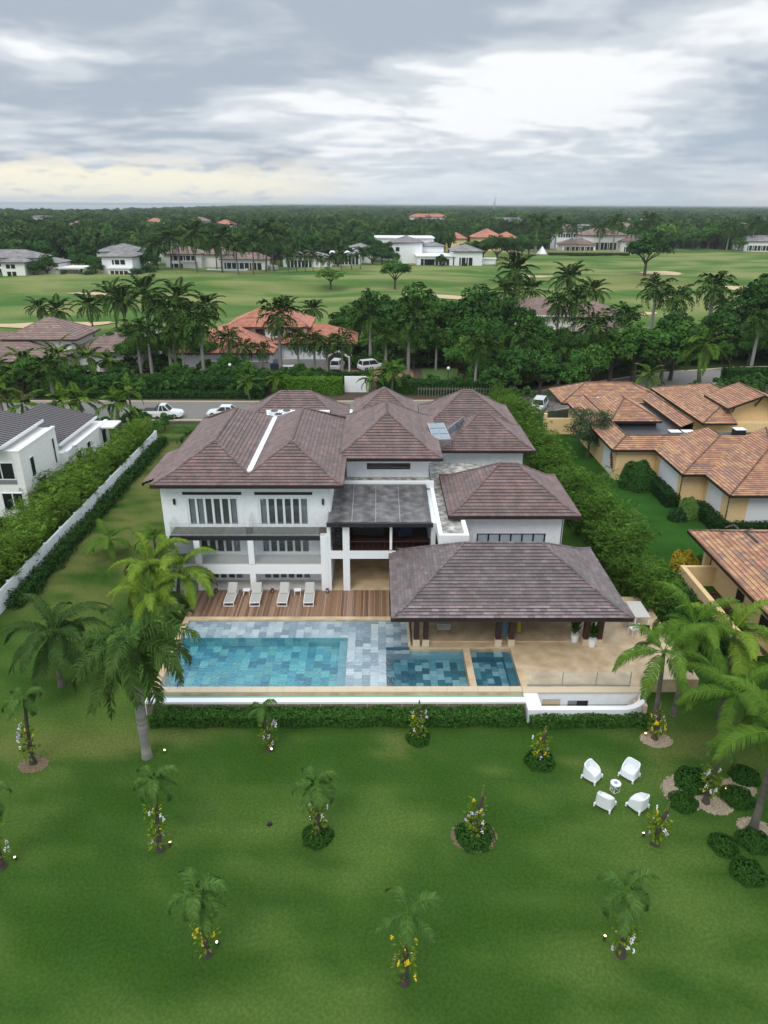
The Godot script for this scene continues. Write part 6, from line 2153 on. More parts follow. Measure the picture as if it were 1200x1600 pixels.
# ---------------------------------------------------------------- houses of the middle distance
func build_middle_houses() -> void:
	var b := thing("brown_house", "low brown tiled house with small upper roof at the left behind the street", "house")
	hip_roof(b, -74.0, -50.0, -130.0, -110.5, 3.3, 0.3, 0.2, BROWN, M.terracotta, 0.5, 0.6)
	hip_roof(b, -61.0, -48.8, -128.0, -117.0, 5.6, 0.5, 0.2, BROWN, M.terracotta, 0.5, 0.6)
	hip_roof(b, -52.0, -38.0, -131.0, -118.0, 3.4, 0.33, 0.2, BROWN, M.terracotta, 0.5, 0.6)
	part("wall", bx(-73.0, -51.0, 0, 3.3, -129, -111.4), M.render_left, b)
	part("wall", bx(-60.0, -50.0, 3.3, 5.5, -127, -117.8), M.render_left, b)
	part("wall", bx(-51.0, -39.0, 0, 3.3, -130, -119.0), M.render_left, b)
	for k in 6:
		part("window", bx(-71.0 + k * 3.3, -69.4 + k * 3.3, 0.6, 2.6, -111.4, -111.35), M.dark_frame, b)
	part("door", bx(-45.2, -44.2, 0.1, 2.8, -119.0, -118.95), M.dark_wood, b)
	part("flat_roof", bx(-44.0, -38.0, 4.4, 4.9, -130.5, -127.2), M.white, b)
	part("flat_roof", bx(-66.0, -60.6, 3.9, 4.4, -116.5, -114.0), M.white, b)
	var r := thing("red_house", "house with bright red clay roofs and white gables behind the street palms", "house")
	hip_roof(r, -33.0, -17.0, -139.0, -117.5, 3.4, 0.42, 0.2, REDCLAY, M.terracotta, 0.4, 0.5)
	hip_roof(r, -26.6, -11.6, -138.0, -126.5, 6.2, 0.46, 0.2, REDCLAY, M.terracotta, 0.4, 0.5)
	hip_roof(r, -19.0, -3.5, -136.0, -124.0, 3.8, 0.42, 0.2, REDCLAY, M.terracotta, 0.4, 0.5)
	part("wall", bx(-32.0, -18.0, 0, 3.4, -138, -118.4), M.render_white, r)
	part("wall", bx(-25.8, -12.4, 3.4, 6.1, -137, -127.3), M.render_white, r)
	part("wall", bx(-18.0, -4.5, 0, 3.8, -135, -125.0), M.render_white, r)
	for k in 4:
		part("window", bx(-24.6 + k * 3.2, -23.0 + k * 3.2, 4.6, 5.8, -127.3, -127.25), M.dark_frame, r)
	var ga := MB.new()
	ga.bar(Vector3(-8.6, 2.4, -119.4), Vector3(-6.6, 3.5, -119.4), 0.25, 0.25)
	ga.bar(Vector3(-6.6, 3.5, -119.4), Vector3(-4.6, 2.4, -119.4), 0.25, 0.25)
	ga.bar(Vector3(-8.5, 0, -119.4), Vector3(-8.5, 2.4, -119.4), 0.25, 0.25)
	ga.bar(Vector3(-4.7, 0, -119.4), Vector3(-4.7, 2.4, -119.4), 0.25, 0.25)
	part("garage_frame", ga.mesh(), M.white, r)
	part("garage_back", bx(-8.6, -4.6, 0, 3.2, -124.9, -124.7), M.interior, r)
	var g := thing("brown_villa", "brown tiled villa half hidden by royal palms on the golf side at right", "house")
	hip_roof(g, 27.5, 45.0, -172.0, -154.0, 4.6, 0.3, 0.2, BROWN, M.terracotta, 0.5, 0.6)
	hip_roof(g, 41.5, 54.0, -168.0, -153.0, 4.3, 0.36, 0.2, BROWN, M.terracotta, 0.5, 0.6)
	hip_roof(g, 38.0, 52.0, -146.0, -136.0, 3.0, 0.4, 0.2, BROWN, M.terracotta, 0.5, 0.6)
	part("wall", bx(28.5, 44.0, 0, 4.6, -171, -155.0), M.render_left, g)
	part("wall", bx(42.5, 53.0, 0, 4.3, -167, -154.0), M.render_left, g)
	part("wall", bx(39.0, 51.0, 0, 3.0, -145, -137.0), M.render_left, g)
	part("gutter", bx(27.6, 45.0, 4.3, 4.6, -153.95, -153.8), M.white, g)
	for k in 3:
		part("window", bx(41.0 + k * 3.4, 42.6 + k * 3.4, 0.7, 2.5, -137.0, -136.95), M.dark_frame, g)


func far_house(called: String, label: String, blocks: Array, windows: Array, wall: Material) -> void:
	var h := thing(called, label, "house")
	for q in blocks:  # x0, x1, z back, z front, foot, eave, roof kind, palette
		part("wall", bx(q[0], q[1], q[4], q[5], q[2], q[3]), wall, h)
	for q in blocks:
		if q[6] > 0.0:
			hip_roof(h, q[0] - 0.8, q[1] + 0.8, q[2] - 0.8, q[3] + 0.8, q[5] + 0.18, q[6], 0.2, q[7], M.terracotta, 0.9, 1.1)
		else:
			part("roof_slab", bx(q[0] - 0.5, q[1] + 0.5, q[5], q[5] + 0.45, q[2] - 0.5, q[3] + 0.5), M.white, h)
	for q in windows:  # x0, x1, y0, y1, z
		var n := maxi(1, roundi((q[1] - q[0]) / 1.6))
		for k in n:
			var a: float = q[0] + (q[1] - q[0]) * k / n
			var b: float = q[0] + (q[1] - q[0]) * (k + 1) / n
			var f := part("window", bx(a + 0.06, b - 0.06, q[2], q[3], q[4], q[4] + 0.06), M.white, h)
			part("pane", bx(a + 0.16, b - 0.16, q[2] + 0.1, q[3] - 0.1, q[4] + 0.05, q[4] + 0.08), M.window_dark, f)


func build_golf_houses() -> void:
	far_house("golf_villa", "grey roofed two storey villa at the far left beyond the fairway", [[-146, -122, -282, -270, 1, 7.6, 0.36, GREYROOF], [-131.5, -123.5, -270, -263, 1, 6.6, 0.42, GREYROOF], [-122, -114, -280, -269, 1, 6.0, 0.3, GREYROOF]], [[-130, -126.5, 4.6, 6.2, -263], [-130, -126.5, 1.2, 3.8, -263], [-145, -133, 1.2, 4.2, -270], [-143, -134, 4.8, 7, -270]], M.render_left)
	far_house("pool_house", "white flat roofed pool shelter between two far left villas", [[-115, -105, -276, -268, 4.0, 4.4, 0.0, GREYROOF], [-115, -114.5, -269, -268.5, 1, 4, 0.0, GREYROOF], [-105.5, -105, -269, -268.5, 1, 4, 0.0, GREYROOF], [-113, -110, -276, -273, 1, 4, 0.0, GREYROOF]], [], M.white)
	far_house("white_gable_villa", "white gabled villa beside the leaning coconut palms at the fairway edge", [[-99.5, -88.5, -286, -272, 1, 8.0, 0.4, GREYROOF], [-104, -92, -300, -284, 1, 9.0, 0.36, GREYROOF], [-97, -89, -272, -270.5, 1, 4.2, 0.0, GREYROOF]], [[-96, -91, 5.4, 7.2, -272], [-96.5, -90, 1.3, 3.6, -270.5]], M.white)
	far_house("grey_roof_house", "long grey roofed house behind the white gabled villa", [[-118, -100, -330, -318, 1, 7.0, 0.36, GREYROOF], [-100, -84, -335, -320, 1, 8.5, 0.4, GREYROOF]], [[-115, -102, 3.5, 6, -318]], M.render_left)
	far_house("colonnade_villa", "brown roofed villa with white colonnade and pool behind the coconut row", [[-84, -70, -310, -299, 1, 7.4, 0.4, BROWN], [-70, -58, -312, -302, 1, 7.0, 0.45, BROWN], [-62, -44, -308, -299, 1, 5.4, 0.45, BROWN], [-77, -72, -299, -297.5, 1, 4.6, 0.0, BROWN]], [[-82, -72, 5.0, 7.0, -299], [-82, -72, 1.4, 4.0, -299], [-61, -46, 1.4, 4.4, -299]], M.render_left)
	far_house("low_villa", "low grey roofed white villa behind the row of small palms", [[-39, -22, -322, -311, 1, 6.0, 0.3, GREYROOF], [-25, -19, -318, -309, 1, 5.2, 0.36, GREYROOF]], [[-37.5, -27, 1.6, 4.6, -311]], M.white)
	far_house("glass_villa", "white flat roofed villa with wide green glass front", [[-20, -7, -334, -322, 1, 6.6, 0.0, GREYROOF], [-12, -3, -345, -334, 1, 8.2, 0.3, GREYROOF]], [[-18.5, -8, 2, 6, -322]], M.white)
	far_house("big_white_villa", "largest white villa with stacked grey roofs behind the round fairway tree", [[-1, 26, -372, -350, 1, 11.5, 0.0, GREYROOF], [6, 20, -350, -336, 1, 10.2, 0.34, GREYROOF], [17, 33, -340, -322, 1, 5.4, 0.0, GREYROOF], [20, 30, -350, -341, 1, 8.5, 0.32, GREYROOF], [32.5, 45, -340, -322, 1, 7.4, 0.34, GREYROOF]], [[18.5, 31, 1.6, 4.6, -322], [35, 41, 1.8, 5.2, -322], [8, 10, 6.6, 8.6, -336], [20, 24, 1.4, 4.4, -322]], M.white)
	far_house("garden_wall_house", "white garden wall running right of the largest white villa", [[45, 52, -332, -330, 1, 4.0, 0.0, GREYROOF]], [], M.white)
	far_house("orange_house", "orange roofed house in the trees right of the largest white villa", [[38, 48, -420, -408, 0, 9, 0.5, REDCLAY], [52, 68, -425, -410, 0, 9.5, 0.5, REDCLAY], [64, 76, -420, -408, 0, 9, 0.5, REDCLAY]], [[53, 66, 4, 7, -410]], M.ochre)
	far_house("club_house", "brown roofed clubhouse with white pillars at the fairway's far right", [[100, 118, -420, -408, 1.5, 6.2, 0.42, BROWN], [114, 138, -436, -420, 1.5, 10.5, 0.4, BROWN], [134, 154, -430, -416, 1.5, 7.5, 0.42, BROWN]], [[101, 117, 2, 5.4, -408], [120, 133, 3, 7, -420], [136, 152, 2, 5, -416]], M.render_left)
	far_house("right_villa", "dark roofed villa with a pool fence at the fairway's right end", [[212, 236, -450, -436, 1, 7, 0.4, GREYROOF], [246, 268, -452, -438, 1, 7.4, 0.4, GREYROOF]], [[214, 232, 2, 5, -436]], M.render_left)
	var pal := [REDCLAY, BROWN, GREYROOF]
	# roofs that show among the woods
	for q in [[-205, -520, 12, 1, "pale roof with a red tinge in the woods at the far left"], [-112, -560, 14, 0, "small red roof showing in the woods left of centre"], [-175, -600, 14, 0, "red tiled roof in the woods above the left villas"], [-150, -640, 18, 1, "pale brown roof in the woods above the white gabled villa"], [-70, -470, 16, 1, "grey brown roof among trees above the low villa"], [55, -830, 40, 0, "long reddish building far away in the woods at the centre"], [150, -560, 26, 2, "white flat building in the woods above the orange roofs"], [175, -540, 18, 1, "brown hip roof in the woods right of the white flat building"], [130, -760, 30, 2, "white sheds far off in the woods right of centre"], [118, -470, 16, 1, "brown roof in the woods left of the clubhouse"], [290, -620, 30, 2, "pale grey roofs in the woods above the lone fairway tree"], [250, -740, 24, 2, "blue grey roof far off in the woods at the right"], [360, -640, 26, 1, "pale roof in the woods near the right edge"], [-330, -760, 26, 2, "white house far off in the woods at the left edge"]]:
		far_house("woodland_house", q[4], [[q[0] - q[2] / 2.0, q[0] + q[2] / 2.0, q[1] - 12.0, q[1], 0.0, 11.0 + (-q[1] - 450.0) * 0.006, 0.45 if q[3] < 2 else 0.15, pal[q[3]]]], [[q[0] - q[2] * 0.4, q[0] + q[2] * 0.4, 7.5, 9.8, q[1]]], M.white)
	# pools and walls at the fairway edge
	var pool := mat("far_pool", Color(0.36, 0.62, 0.66), 0.1)
	for q in [[-105.5, -92.0, -268.5, -264.0, "turquoise pool in front of the flat roofed pool shelter"], [-66.0, -52.0, -297.0, -294.0, "turquoise pool in front of the white colonnade villa"]]:
		var o := thing("far_pool", q[4], "pool", Vector3.ZERO, 0.0, "")
		part("pool_wall", bx(q[0] - 0.8, q[1] + 0.8, 0.5, 2.25, q[2] - 0.8, q[3] + 0.8), M.white, o)
		part("water", bx(q[0], q[1], 2.254, 2.3, q[2], q[3]), pool, o)
	var plot := MB.new()
	plot.span(90, 130, 0.5, 3.4, -408, -392)
	setting("clubhouse_terrace", plot.mesh(), mat("dry_lawn", Color(0.5, 0.5, 0.26), 1.0, false, {"tex": tex.turf, "scale": 0.05}))
	hedge("clipped dark hedge edging the clubhouse terrace", 110.0, -391.0, 42.0, 1.6, 3.0, Color(0.03, 0.07, 0.02), 14.0, 0.5)
	var tent := MB.new()
	for k in 6:
		var a := TAU * k / 6.0
		var b2 := TAU * (k + 1) / 6.0
		tent.tri(Vector3(0, 4.5, 0), Vector3(cos(b2) * 3.0, 0.5, -sin(b2) * 3.0) * Vector3(1, 1, -1), Vector3(cos(a) * 3.0, 0.5, -sin(a) * 3.0) * Vector3(1, 1, -1))
	single("white_tent", tent.mesh(), M.white, "small white tent left of the clubhouse terrace", "tent", Vector3(86.5, 1.8, -396))
	var wg := MB.new()
	wg.bar(Vector3(-45, 1.4, -308), Vector3(-41, 1.4, -300), 3.0, 2.2)
	single("rubble_heap", wg.mesh(), M.slab, "pale heap of rubble left of the low grey roofed villa", "heap", Vector3(0, 0.5, 0))
	var ant := MB.new()
	ant.bar(Vector3(0, 0, 0), Vector3(0, 46, 0), 1.2, 1.2)
	ant.bar(Vector3(-3, 12, 0), Vector3(-3, 34, 0), 2.0, 2.0)
	single("radio_mast", ant.mesh(), M.metal, "thin tower rising above the far woods right of centre", "tower", Vector3(335, 0, -2200))


# ---------------------------------------------------------------- trees
func low_palm(kind: String, h: float, count: int, fl: float, cols: Array, droop: float) -> Array:  # trunk mesh, crown mesh
	var b := MB.new()
	for k in count:
		var s := (k + 0.5) / count
		var el := deg_to_rad(lerpf(78.0, -52.0 if kind == "royal" else -36.0, s) + rf(-8, 8))
		var m := frond_mesh(fl * rf(0.88, 1.08), el, droop, 17, fl * 0.25, 0.075, 0.75 if kind == "royal" else 0.15, 0.8, cols[0], cols[1], true)
		var arr := m.surface_get_arrays(0)
		var bs := Basis(Vector3.UP, k * 2.39996 + rf(-0.2, 0.2))
		var vs: PackedVector3Array = arr[Mesh.ARRAY_VERTEX]
		var ns: PackedVector3Array = arr[Mesh.ARRAY_NORMAL]
		var cs: PackedColorArray = arr[Mesh.ARRAY_COLOR]
		var ids: PackedInt32Array = arr[Mesh.ARRAY_INDEX]
		var k0 := b.v.size()
		var tone := rf(0.8, 1.2)
		for q in vs.size():
			b.v.append(bs * vs[q])
			b.n.append(bs * ns[q])
			b.c.append(cs[q] * tone)
		for q in ids:
			b.i.append(k0 + q)
	var tr := MB.new()
	tr.col = Color(0.3, 0.29, 0.27) if kind == "royal" else Color(0.15, 0.13, 0.11)
	if kind == "royal":
		tr.tube(PackedVector3Array([Vector3.ZERO, Vector3(0, h * 0.4, 0), Vector3(0, h * 0.76, 0)]), PackedFloat32Array([0.3, 0.27, 0.2]), 8)
		tr.col = Color(0.09, 0.18, 0.05)
		tr.tube(PackedVector3Array([Vector3(0, h * 0.75, 0), Vector3(0, h * 0.8, 0), Vector3(0, h, 0)]), PackedFloat32Array([0.2, 0.23, 0.09]), 8)
	else:
		tr.tube(PackedVector3Array([Vector3.ZERO, Vector3(0.25, h * 0.45, 0.1), Vector3(0.1, h, 0.0)]), PackedFloat32Array([0.22, 0.15, 0.12]), 7)
	return [tr.mesh(), b.mesh()]


var ORD := ["first", "second", "third", "fourth", "fifth", "sixth", "seventh", "eighth", "ninth", "tenth", "eleventh", "twelfth", "thirteenth", "fourteenth", "fifteenth", "sixteenth", "seventeenth", "eighteenth", "nineteenth", "twentieth", "twenty first", "twenty second", "twenty third", "twenty fourth", "twenty fifth", "twenty sixth", "twenty seventh", "twenty eighth", "twenty ninth", "thirtieth", "thirty first", "thirty second", "thirty third", "thirty fourth", "thirty fifth", "thirty sixth", "thirty seventh", "thirty eighth", "thirty ninth", "fortieth"]
var plants := {}


func plant(kind: String, label: String, group: String, x: float, z: float, size: float, y := 0.0, stretch := 1.0) -> void:
	var ps: Array = plants[kind]
	var p: Array = ps[rng.randi() % ps.size()]
	var o := thing(p[0], label, p[1], Vector3(x, y, z), rf(0, TAU), group)
	size *= rf(0.86, 1.16)
	o.scale = Vector3(size, size * stretch * rf(0.86, 1.16), size)
	part("trunk", p[2], M.bark, o)
	var c := part("crown", p[3], M.frond if p[1] == "palm" else M.leaf, o, p[4])
	c.set_meta("kind", "stuff")


func row(kind: String, phrase: String, group: String, spots: Array) -> void:  # spots sorted by x; the label counts from the left
	spots.sort_custom(func(a, b): return a[0] / -a[1] < b[0] / -b[1])
	for k in spots.size():
		var s: Array = spots[k]
		plant(kind, "%s from left, %s" % [ORD[k], phrase], group, s[0], s[1], s[2] if s.size() > 2 else rf(0.9, 1.1), s[3] if s.size() > 3 else 0.0, s[4] if s.size() > 4 else 1.0)


func make_plants() -> void:
	var roy := []
	var coc := []
	var brt := []
	for k in 3:
		var a := low_palm("royal", 8.0, 21, 3.9, [Color(0.032, 0.075, 0.017), Color(0.068, 0.13, 0.03)], deg_to_rad(100))
		roy.append(["royal_palm", "palm", a[0], a[1], Vector3(0, 8.0, 0)])
		a = low_palm("coco", 6.5, 19, 3.9, [Color(0.034, 0.07, 0.018), Color(0.066, 0.115, 0.03)], deg_to_rad(85))
		coc.append(["coconut_palm", "palm", a[0], a[1], Vector3(0.1, 6.5, 0)])
		a = low_palm("coco", 3.4, 12, 2.9, [Color(0.056, 0.118, 0.017), Color(0.11, 0.185, 0.032)], deg_to_rad(80))
		brt.append(["garden_palm", "palm", a[0], a[1], Vector3(0.1, 3.4, 0)])
	plants = {"royal": roy, "coco": coc, "bright": brt}
	var cols := {"dark": Color(0.034, 0.085, 0.02), "green": Color(0.055, 0.135, 0.026), "light": Color(0.1, 0.19, 0.04)}
	for c in cols:
		var l := []
		for k in 3:
			l.append(["broadleaf_tree", "tree", limbs(2.6, 0.24, 2.4, 7), broad_crown(3.7, 2.8, 3.7, 48, 74, 0.44, cols[c], 0.42), Vector3(0, 4.3, 0)])
		plants[c] = l
	var sh := []
	for k in 3:
		sh.append(["garden_shrub", "shrub", limbs(0.4, 0.07, 0.5, 4), broad_crown(1.1, 0.8, 1.1, 12, 42, 0.28, Color(0.045, 0.105, 0.024), 0.3), Vector3(0, 0.85, 0)])
	plants["shrub"] = sh
	plants["flame"] = [["flame_tree", "tree", limbs(3.2, 0.22, 2.2, 6), broad_crown(3.0, 1.6, 3.0, 30, 60, 0.4, Color(0.32, 0.085, 0.02), 0.4), Vector3(0, 4.8, 0)]]


func build_middle_trees() -> void:
	make_plants()
	# garden palms between the modern house and the street
	row("bright", "bright garden palm between the street and the modern house", "garden palms on the near side of the street", [[-46.5, -86.0, 1.35], [-43.0, -84.6, 1.2], [-38.6, -85.4, 1.1], [-35.8, -84.0, 1.0], [-32.4, -91.0, 1.05], [-31.0, -82.5, 1.15], [-49.5, -83.0, 1.3]])
	row("royal", "drooping palm on the near kerb at the left", "garden palms on the near side of the street", [[-41.0, -88.6, 0.8], [-48.0, -89.0, 0.75]])
	row("shrub", "leafy shrub between street and modern house", "shrubs on the near side of the street", [[-46, -82, 1.6], [-42.5, -81, 1.5], [-39.6, -81.4, 1.7], [-36.6, -80.6, 1.5], [-34.0, -83.0, 1.7], [-33.0, -79.0, 1.6], [-30.6, -86.4, 1.5], [-28.6, -84.4, 1.7], [-26.6, -86.0, 1.4]])
	# royal palm grove left of the red house
	row("royal", "white trunked royal palm in the grove left of the red house", "royal palm grove by the street", [[-38.6, -116.0, 0.9], [-35.7, -112.4, 0.9], [-32.9, -113.4, 0.98], [-30.4, -111.8, 0.9], [-27.2, -111.2, 0.98], [-33.6, -119.0, 1.0]])
	row("green", "broadleaf tree among the palms left of the red house", "trees left of the red house", [[-29.4, -119.5, 0.9], [-36.6, -122.0, 1.0], [-23.5, -112.5, 0.55], [-40.4, -119.0, 0.8], [-32.0, -126.0, 0.9], [-35.0, -134.0, 1.0]])
	row("coco", "coconut palm at the golf edge behind the brown house", "coconut palms at the golf edge", [[-69.8, -152.0, 1.0], [-58.0, -148.0, 1.1], [-54.0, -150.0, 1.12], [-50.5, -146.0, 1.1], [-46.4, -148.0, 1.35], [-43.0, -144.0, 1.15], [-39.6, -147.0, 1.3], [-36.5, -140.0, 1.15], [-33.6, -145.0, 1.2], [-61.0, -140.0, 0.85]])
	row("bright", "palm in front of the brown tiled house", "garden palms before the brown house", [[-53.5, -108.2, 1.1], [-48.6, -109.0, 1.25], [-44.8, -110.4, 1.1], [-57.4, -106.6, 1.3], [-42.5, -113.0, 0.9]])
	row("dark", "dark garden tree beside the brown tiled house", "garden trees round the brown house", [[-62.0, -119.0, 0.55], [-44.5, -125.5, 0.8], [-40.5, -111.0, 0.5], [-47.0, -104.8, 0.55], [-52.5, -104.0, 0.5], [-59.0, -103.5, 0.5]])
	row("royal", "royal palm in the row before the red house", "royal palms before the red house", [[-20.8, -112.6, 0.8], [-18.2, -113.5, 0.66], [-15.5, -114.0, 0.98], [-12.6, -113.6, 0.8], [-10.2, -115.8, 0.74], [-8.1, -114.4, 0.8], [-5.6, -113.0, 0.82], [-23.6, -114.0, 0.86]])
	row("shrub", "garden shrub at the red roofed house's wall", "shrubs by the red house", [[-27.5, -114.5, 1.6], [-24.5, -113.6, 1.7], [-22.0, -110.8, 1.6], [-19.5, -109.4, 1.9], [-16.6, -109.0, 1.7], [-28.6, -108.2, 1.3], [-25.0, -108.4, 1.5], [-2.0, -108.0, 1.5], [1.4, -107.6, 1.6], [4.4, -107.2, 1.4], [8.0, -107.0, 1.6], [12.5, -107.4, 1.5], [15.5, -106.0, 1.7], [-20.5, -103.8, 1.5], [-17.6, -102.6, 1.8], [-15.8, -104.0, 1.3]])
	row("bright", "feathery palm at the kerb left of the bright hedge", "palms at the far kerb", [[-18.4, -100.9, 0.95], [-14.6, -103.0, 0.8], [-1.0, -101.6, 0.85], [2.0, -103.4, 0.9]])
	row("coco", "dark coconut palm behind the red roofed house", "coconut palms behind the red house", [[-18.6, -150.0, 0.9], [-13.4, -151.0, 1.0], [-6.0, -148.0, 0.8]])
	# dense grove right of the red house
	row("royal", "royal palm in the dense grove right of the red house", "dense palm grove by the street", [[-1.2, -124.0, 1.0], [1.4, -117.6, 0.94], [5.2, -119.0, 0.96], [6.6, -126.0, 0.95], [10.0, -121.0, 0.8], [14.6, -132.0, 0.95], [-2.6, -132.0, 0.95]])
	row("green", "mid green broadleaf tree in the grove right of the red house", "trees in the dense grove", [[3.2, -127.5, 1.0], [8.2, -130.5, 1.25], [12.8, -124.0, 0.95], [0.2, -138.0, 1.05], [10.8, -138.5, 1.05], [17.5, -143.0, 1.1], [-4.2, -138.5, 1.0]])
	row("light", "pale green broadleaf tree in the grove right of the red house", "trees in the dense grove", [[6.2, -122.5, 0.7], [15.8, -121.5, 0.75], [-0.6, -129.5, 0.8]])
	row("dark", "dark broadleaf tree in the grove right of the red house", "trees in the dense grove", [[-1.0, -143.0, 1.34], [2.4, -133.0, 1.28], [7.0, -136.0, 1.34], [12.0, -141.0, 1.41], [16.0, -128.0, 1.15], [18.5, -137.0, 1.54], [9.0, -124.5, 0.96], [-5.5, -142.0, 1.15]])
	plant("dark", "round dark tree with pale blossom on the golf edge right of the grove", "trees in the dense grove", 21.0, -146.0, 1.35)
	plant("flame", "flame tree with orange blossom among the dark palms", "", 27.5, -137.0, 0.75)
	row("royal", "drooping palm in the dark grove behind the villa's right roofs", "dark palms behind the right roofs", [[14.6, -104.6, 0.85], [22.0, -110.0, 0.92], [28.6, -111.0, 0.85], [17.2, -113.0, 0.8]])
	row("green", "mid green tree behind the villa's right roofs", "tree mass behind the bungalow", [[16.0, -107.0, 0.8], [21.0, -108.0, 0.85], [25.4, -112.5, 1.05], [20.0, -122.0, 1.3], [26.5, -124.0, 1.1], [13.0, -113.0, 0.75]])
	row("light", "pale green tree behind the villa's right roofs", "tree mass behind the bungalow", [[18.0, -118.5, 0.85], [24.6, -119.5, 0.7], [22.6, -104.6, 0.55]])
	row("dark", "dark broadleaf tree in the mass behind the ochre bungalow", "tree mass behind the bungalow", [[17.4, -99.0, 0.79], [20.4, -103.4, 0.96], [23.6, -101.6, 0.90], [19.4, -116.0, 1.22], [24.0, -117.0, 1.28], [28.6, -118.5, 0.85], [33.0, -121.0, 0.8], [23.0, -128.0, 1.47], [29.0, -130.0, 0.9], [34.4, -131.0, 0.75], [17.6, -124.0, 1.22], [37.0, -124.0, 0.75]])
	row("green", "green rain tree spreading behind the ochre bungalow", "tree mass behind the bungalow", [[36.4, -110.0, 1.22], [40.6, -111.6, 1.28], [44.4, -110.0, 1.15], [38.5, -117.0, 0.9], [43.0, -118.6, 0.95], [47.4, -113.6, 1.09], [31.4, -104.4, 0.79], [28.0, -102.0, 0.90]])
	plant("light", "pale green small tree beside the white trunk behind the bungalow", "", 30.6, -107.6, 0.62)
	plant("royal", "royal palm with a bare white trunk just behind the bungalow", "", 32.8, -109.0, 1.2)
	plant("bright", "round bushy palm against the back of the ochre bungalow", "", 39.4, -101.5, 1.25)
	plant("bright", "large yellow green palm beside the road behind the bungalow", "", 49.8, -108.0, 1.75)
	row("royal", "royal palm between the brown villa and the road", "royal palms by the brown villa", [[36.4, -134.0, 0.95], [45.6, -133.0, 1.0], [48.2, -140.0, 0.95], [33.6, -135.0, 0.9], [57.6, -152.0, 1.28], [60.6, -148.0, 1.1], [66.8, -146.0, 1.2], [71.0, -150.0, 1.05]])
	row("coco", "coconut palm by the brown villa's roof on the golf side", "coconut palms by the brown villa", [[28.6, -164.0, 1.35], [32.0, -172.0, 1.5], [45.0, -174.0, 1.6], [50.6, -172.0, 1.35], [35.5, -170.0, 1.2]])
	row("dark", "dark broadleaf tree at the right side behind the road", "trees beyond the road at right", [[72.0, -136.0, 1.60], [77.5, -141.0, 1.92], [82.5, -147.0, 2.05], [68.0, -129.0, 1.22], [63.4, -133.0, 1.09], [58.0, -131.0, 1.02], [52.6, -131.0, 0.96], [75.0, -126.0, 1.41], [81.0, -131.0, 1.54], [56.4, -137.0, 1.02], [70.0, -141.0, 1.41]])
	row("green", "green tree along the road behind the bungalow's right end", "trees beyond the road at right", [[61.6, -126.6, 0.6], [66.0, -126.0, 0.62], [71.4, -125.6, 0.7], [55.0, -126.8, 0.55], [50.6, -124.4, 0.55]])
	row("royal", "dark royal palm at the right edge behind the road", "royal palms at the right edge", [[64.6, -122.0, 1.15], [69.6, -118.0, 1.1], [74.4, -123.0, 1.2]])
	row("shrub", "roadside shrub behind the ochre bungalow", "roadside shrubs", [[52.6, -106.6, 1.5], [55.4, -107.6, 1.4], [58.4, -108.4, 1.6], [47.6, -104.0, 1.3], [44.0, -101.6, 1.4], [65.6, -108.4, 1.7], [70.4, -109.6, 1.8], [34.4, -100.0, 1.4], [20.6, -97.4, 1.6], [17.4, -96.0, 1.7], [25.8, -99.6, 1.5]])
	row("green", "loose green tree behind the far street hedge at left", "trees behind the far street hedge", [[-46.0, -109.0, 0.6], [-30.5, -108.8, 0.55], [-24.6, -109.5, 0.6], [-20.0, -107.6, 0.6], [-12.0, -109.0, 0.55], [2.5, -109.5, 0.65], [-52.0, -106.5, 0.6]])
	ground_cover()
	# on the golf course
	plant("dark", "big spreading lone tree on the right fairway", "", 98.0, -272.8, 2.35, 1.5, 0.86)
	plant("green", "round tree standing alone on the fairway before the white villa", "", 5.6, -235.2, 1.45, 0.8, 1.1)
	plant("light", "pale green tree on the fairway left of the round one", "", -15.0, -238.2, 1.25, 0.8, 0.85)
	plant("light", "silvery round tree at the far fairway edge on the right", "", 160.0, -425.0, 2.4, 1.0)
	row("coco", "leaning coconut palm by the white gabled villa", "coconut row at the far fairway edge", [[-83.6, -286.0, 1.75, 1.5], [-79.5, -289.0, 1.85, 1.5], [-75.0, -287.0, 1.7, 1.5], [-87.0, -291.0, 1.6, 1.5]])
	row("coco", "tall coconut palm in front of the colonnade villa", "coconut row at the far fairway edge", [[-66.6, -277.0, 1.7, 1.2], [-59.0, -285.0, 1.7, 1.2], [-52.0, -280.0, 1.65, 1.2], [-46.6, -281.0, 1.65, 1.2], [-43.0, -289.0, 1.8, 1.4], [-40.4, -293.0, 1.7, 1.4], [-63.0, -294.0, 1.4, 1.4]])
	row("coco", "small palm in the row before the low grey roofed villa", "small palm row on the fairway edge", [[-33.8, -284.0, 0.9, 1.2], [-30.6, -285.0, 0.95, 1.2], [-27.4, -284.0, 0.9, 1.2], [-24.4, -285.0, 1.0, 1.2], [-21.4, -284.0, 0.85, 1.2], [-18.2, -287.0, 1.0, 1.2], [-14.0, -293.0, 1.1, 1.2], [-10.0, -296.0, 1.15, 1.2], [-6.6, -298.0, 1.1, 1.2]])
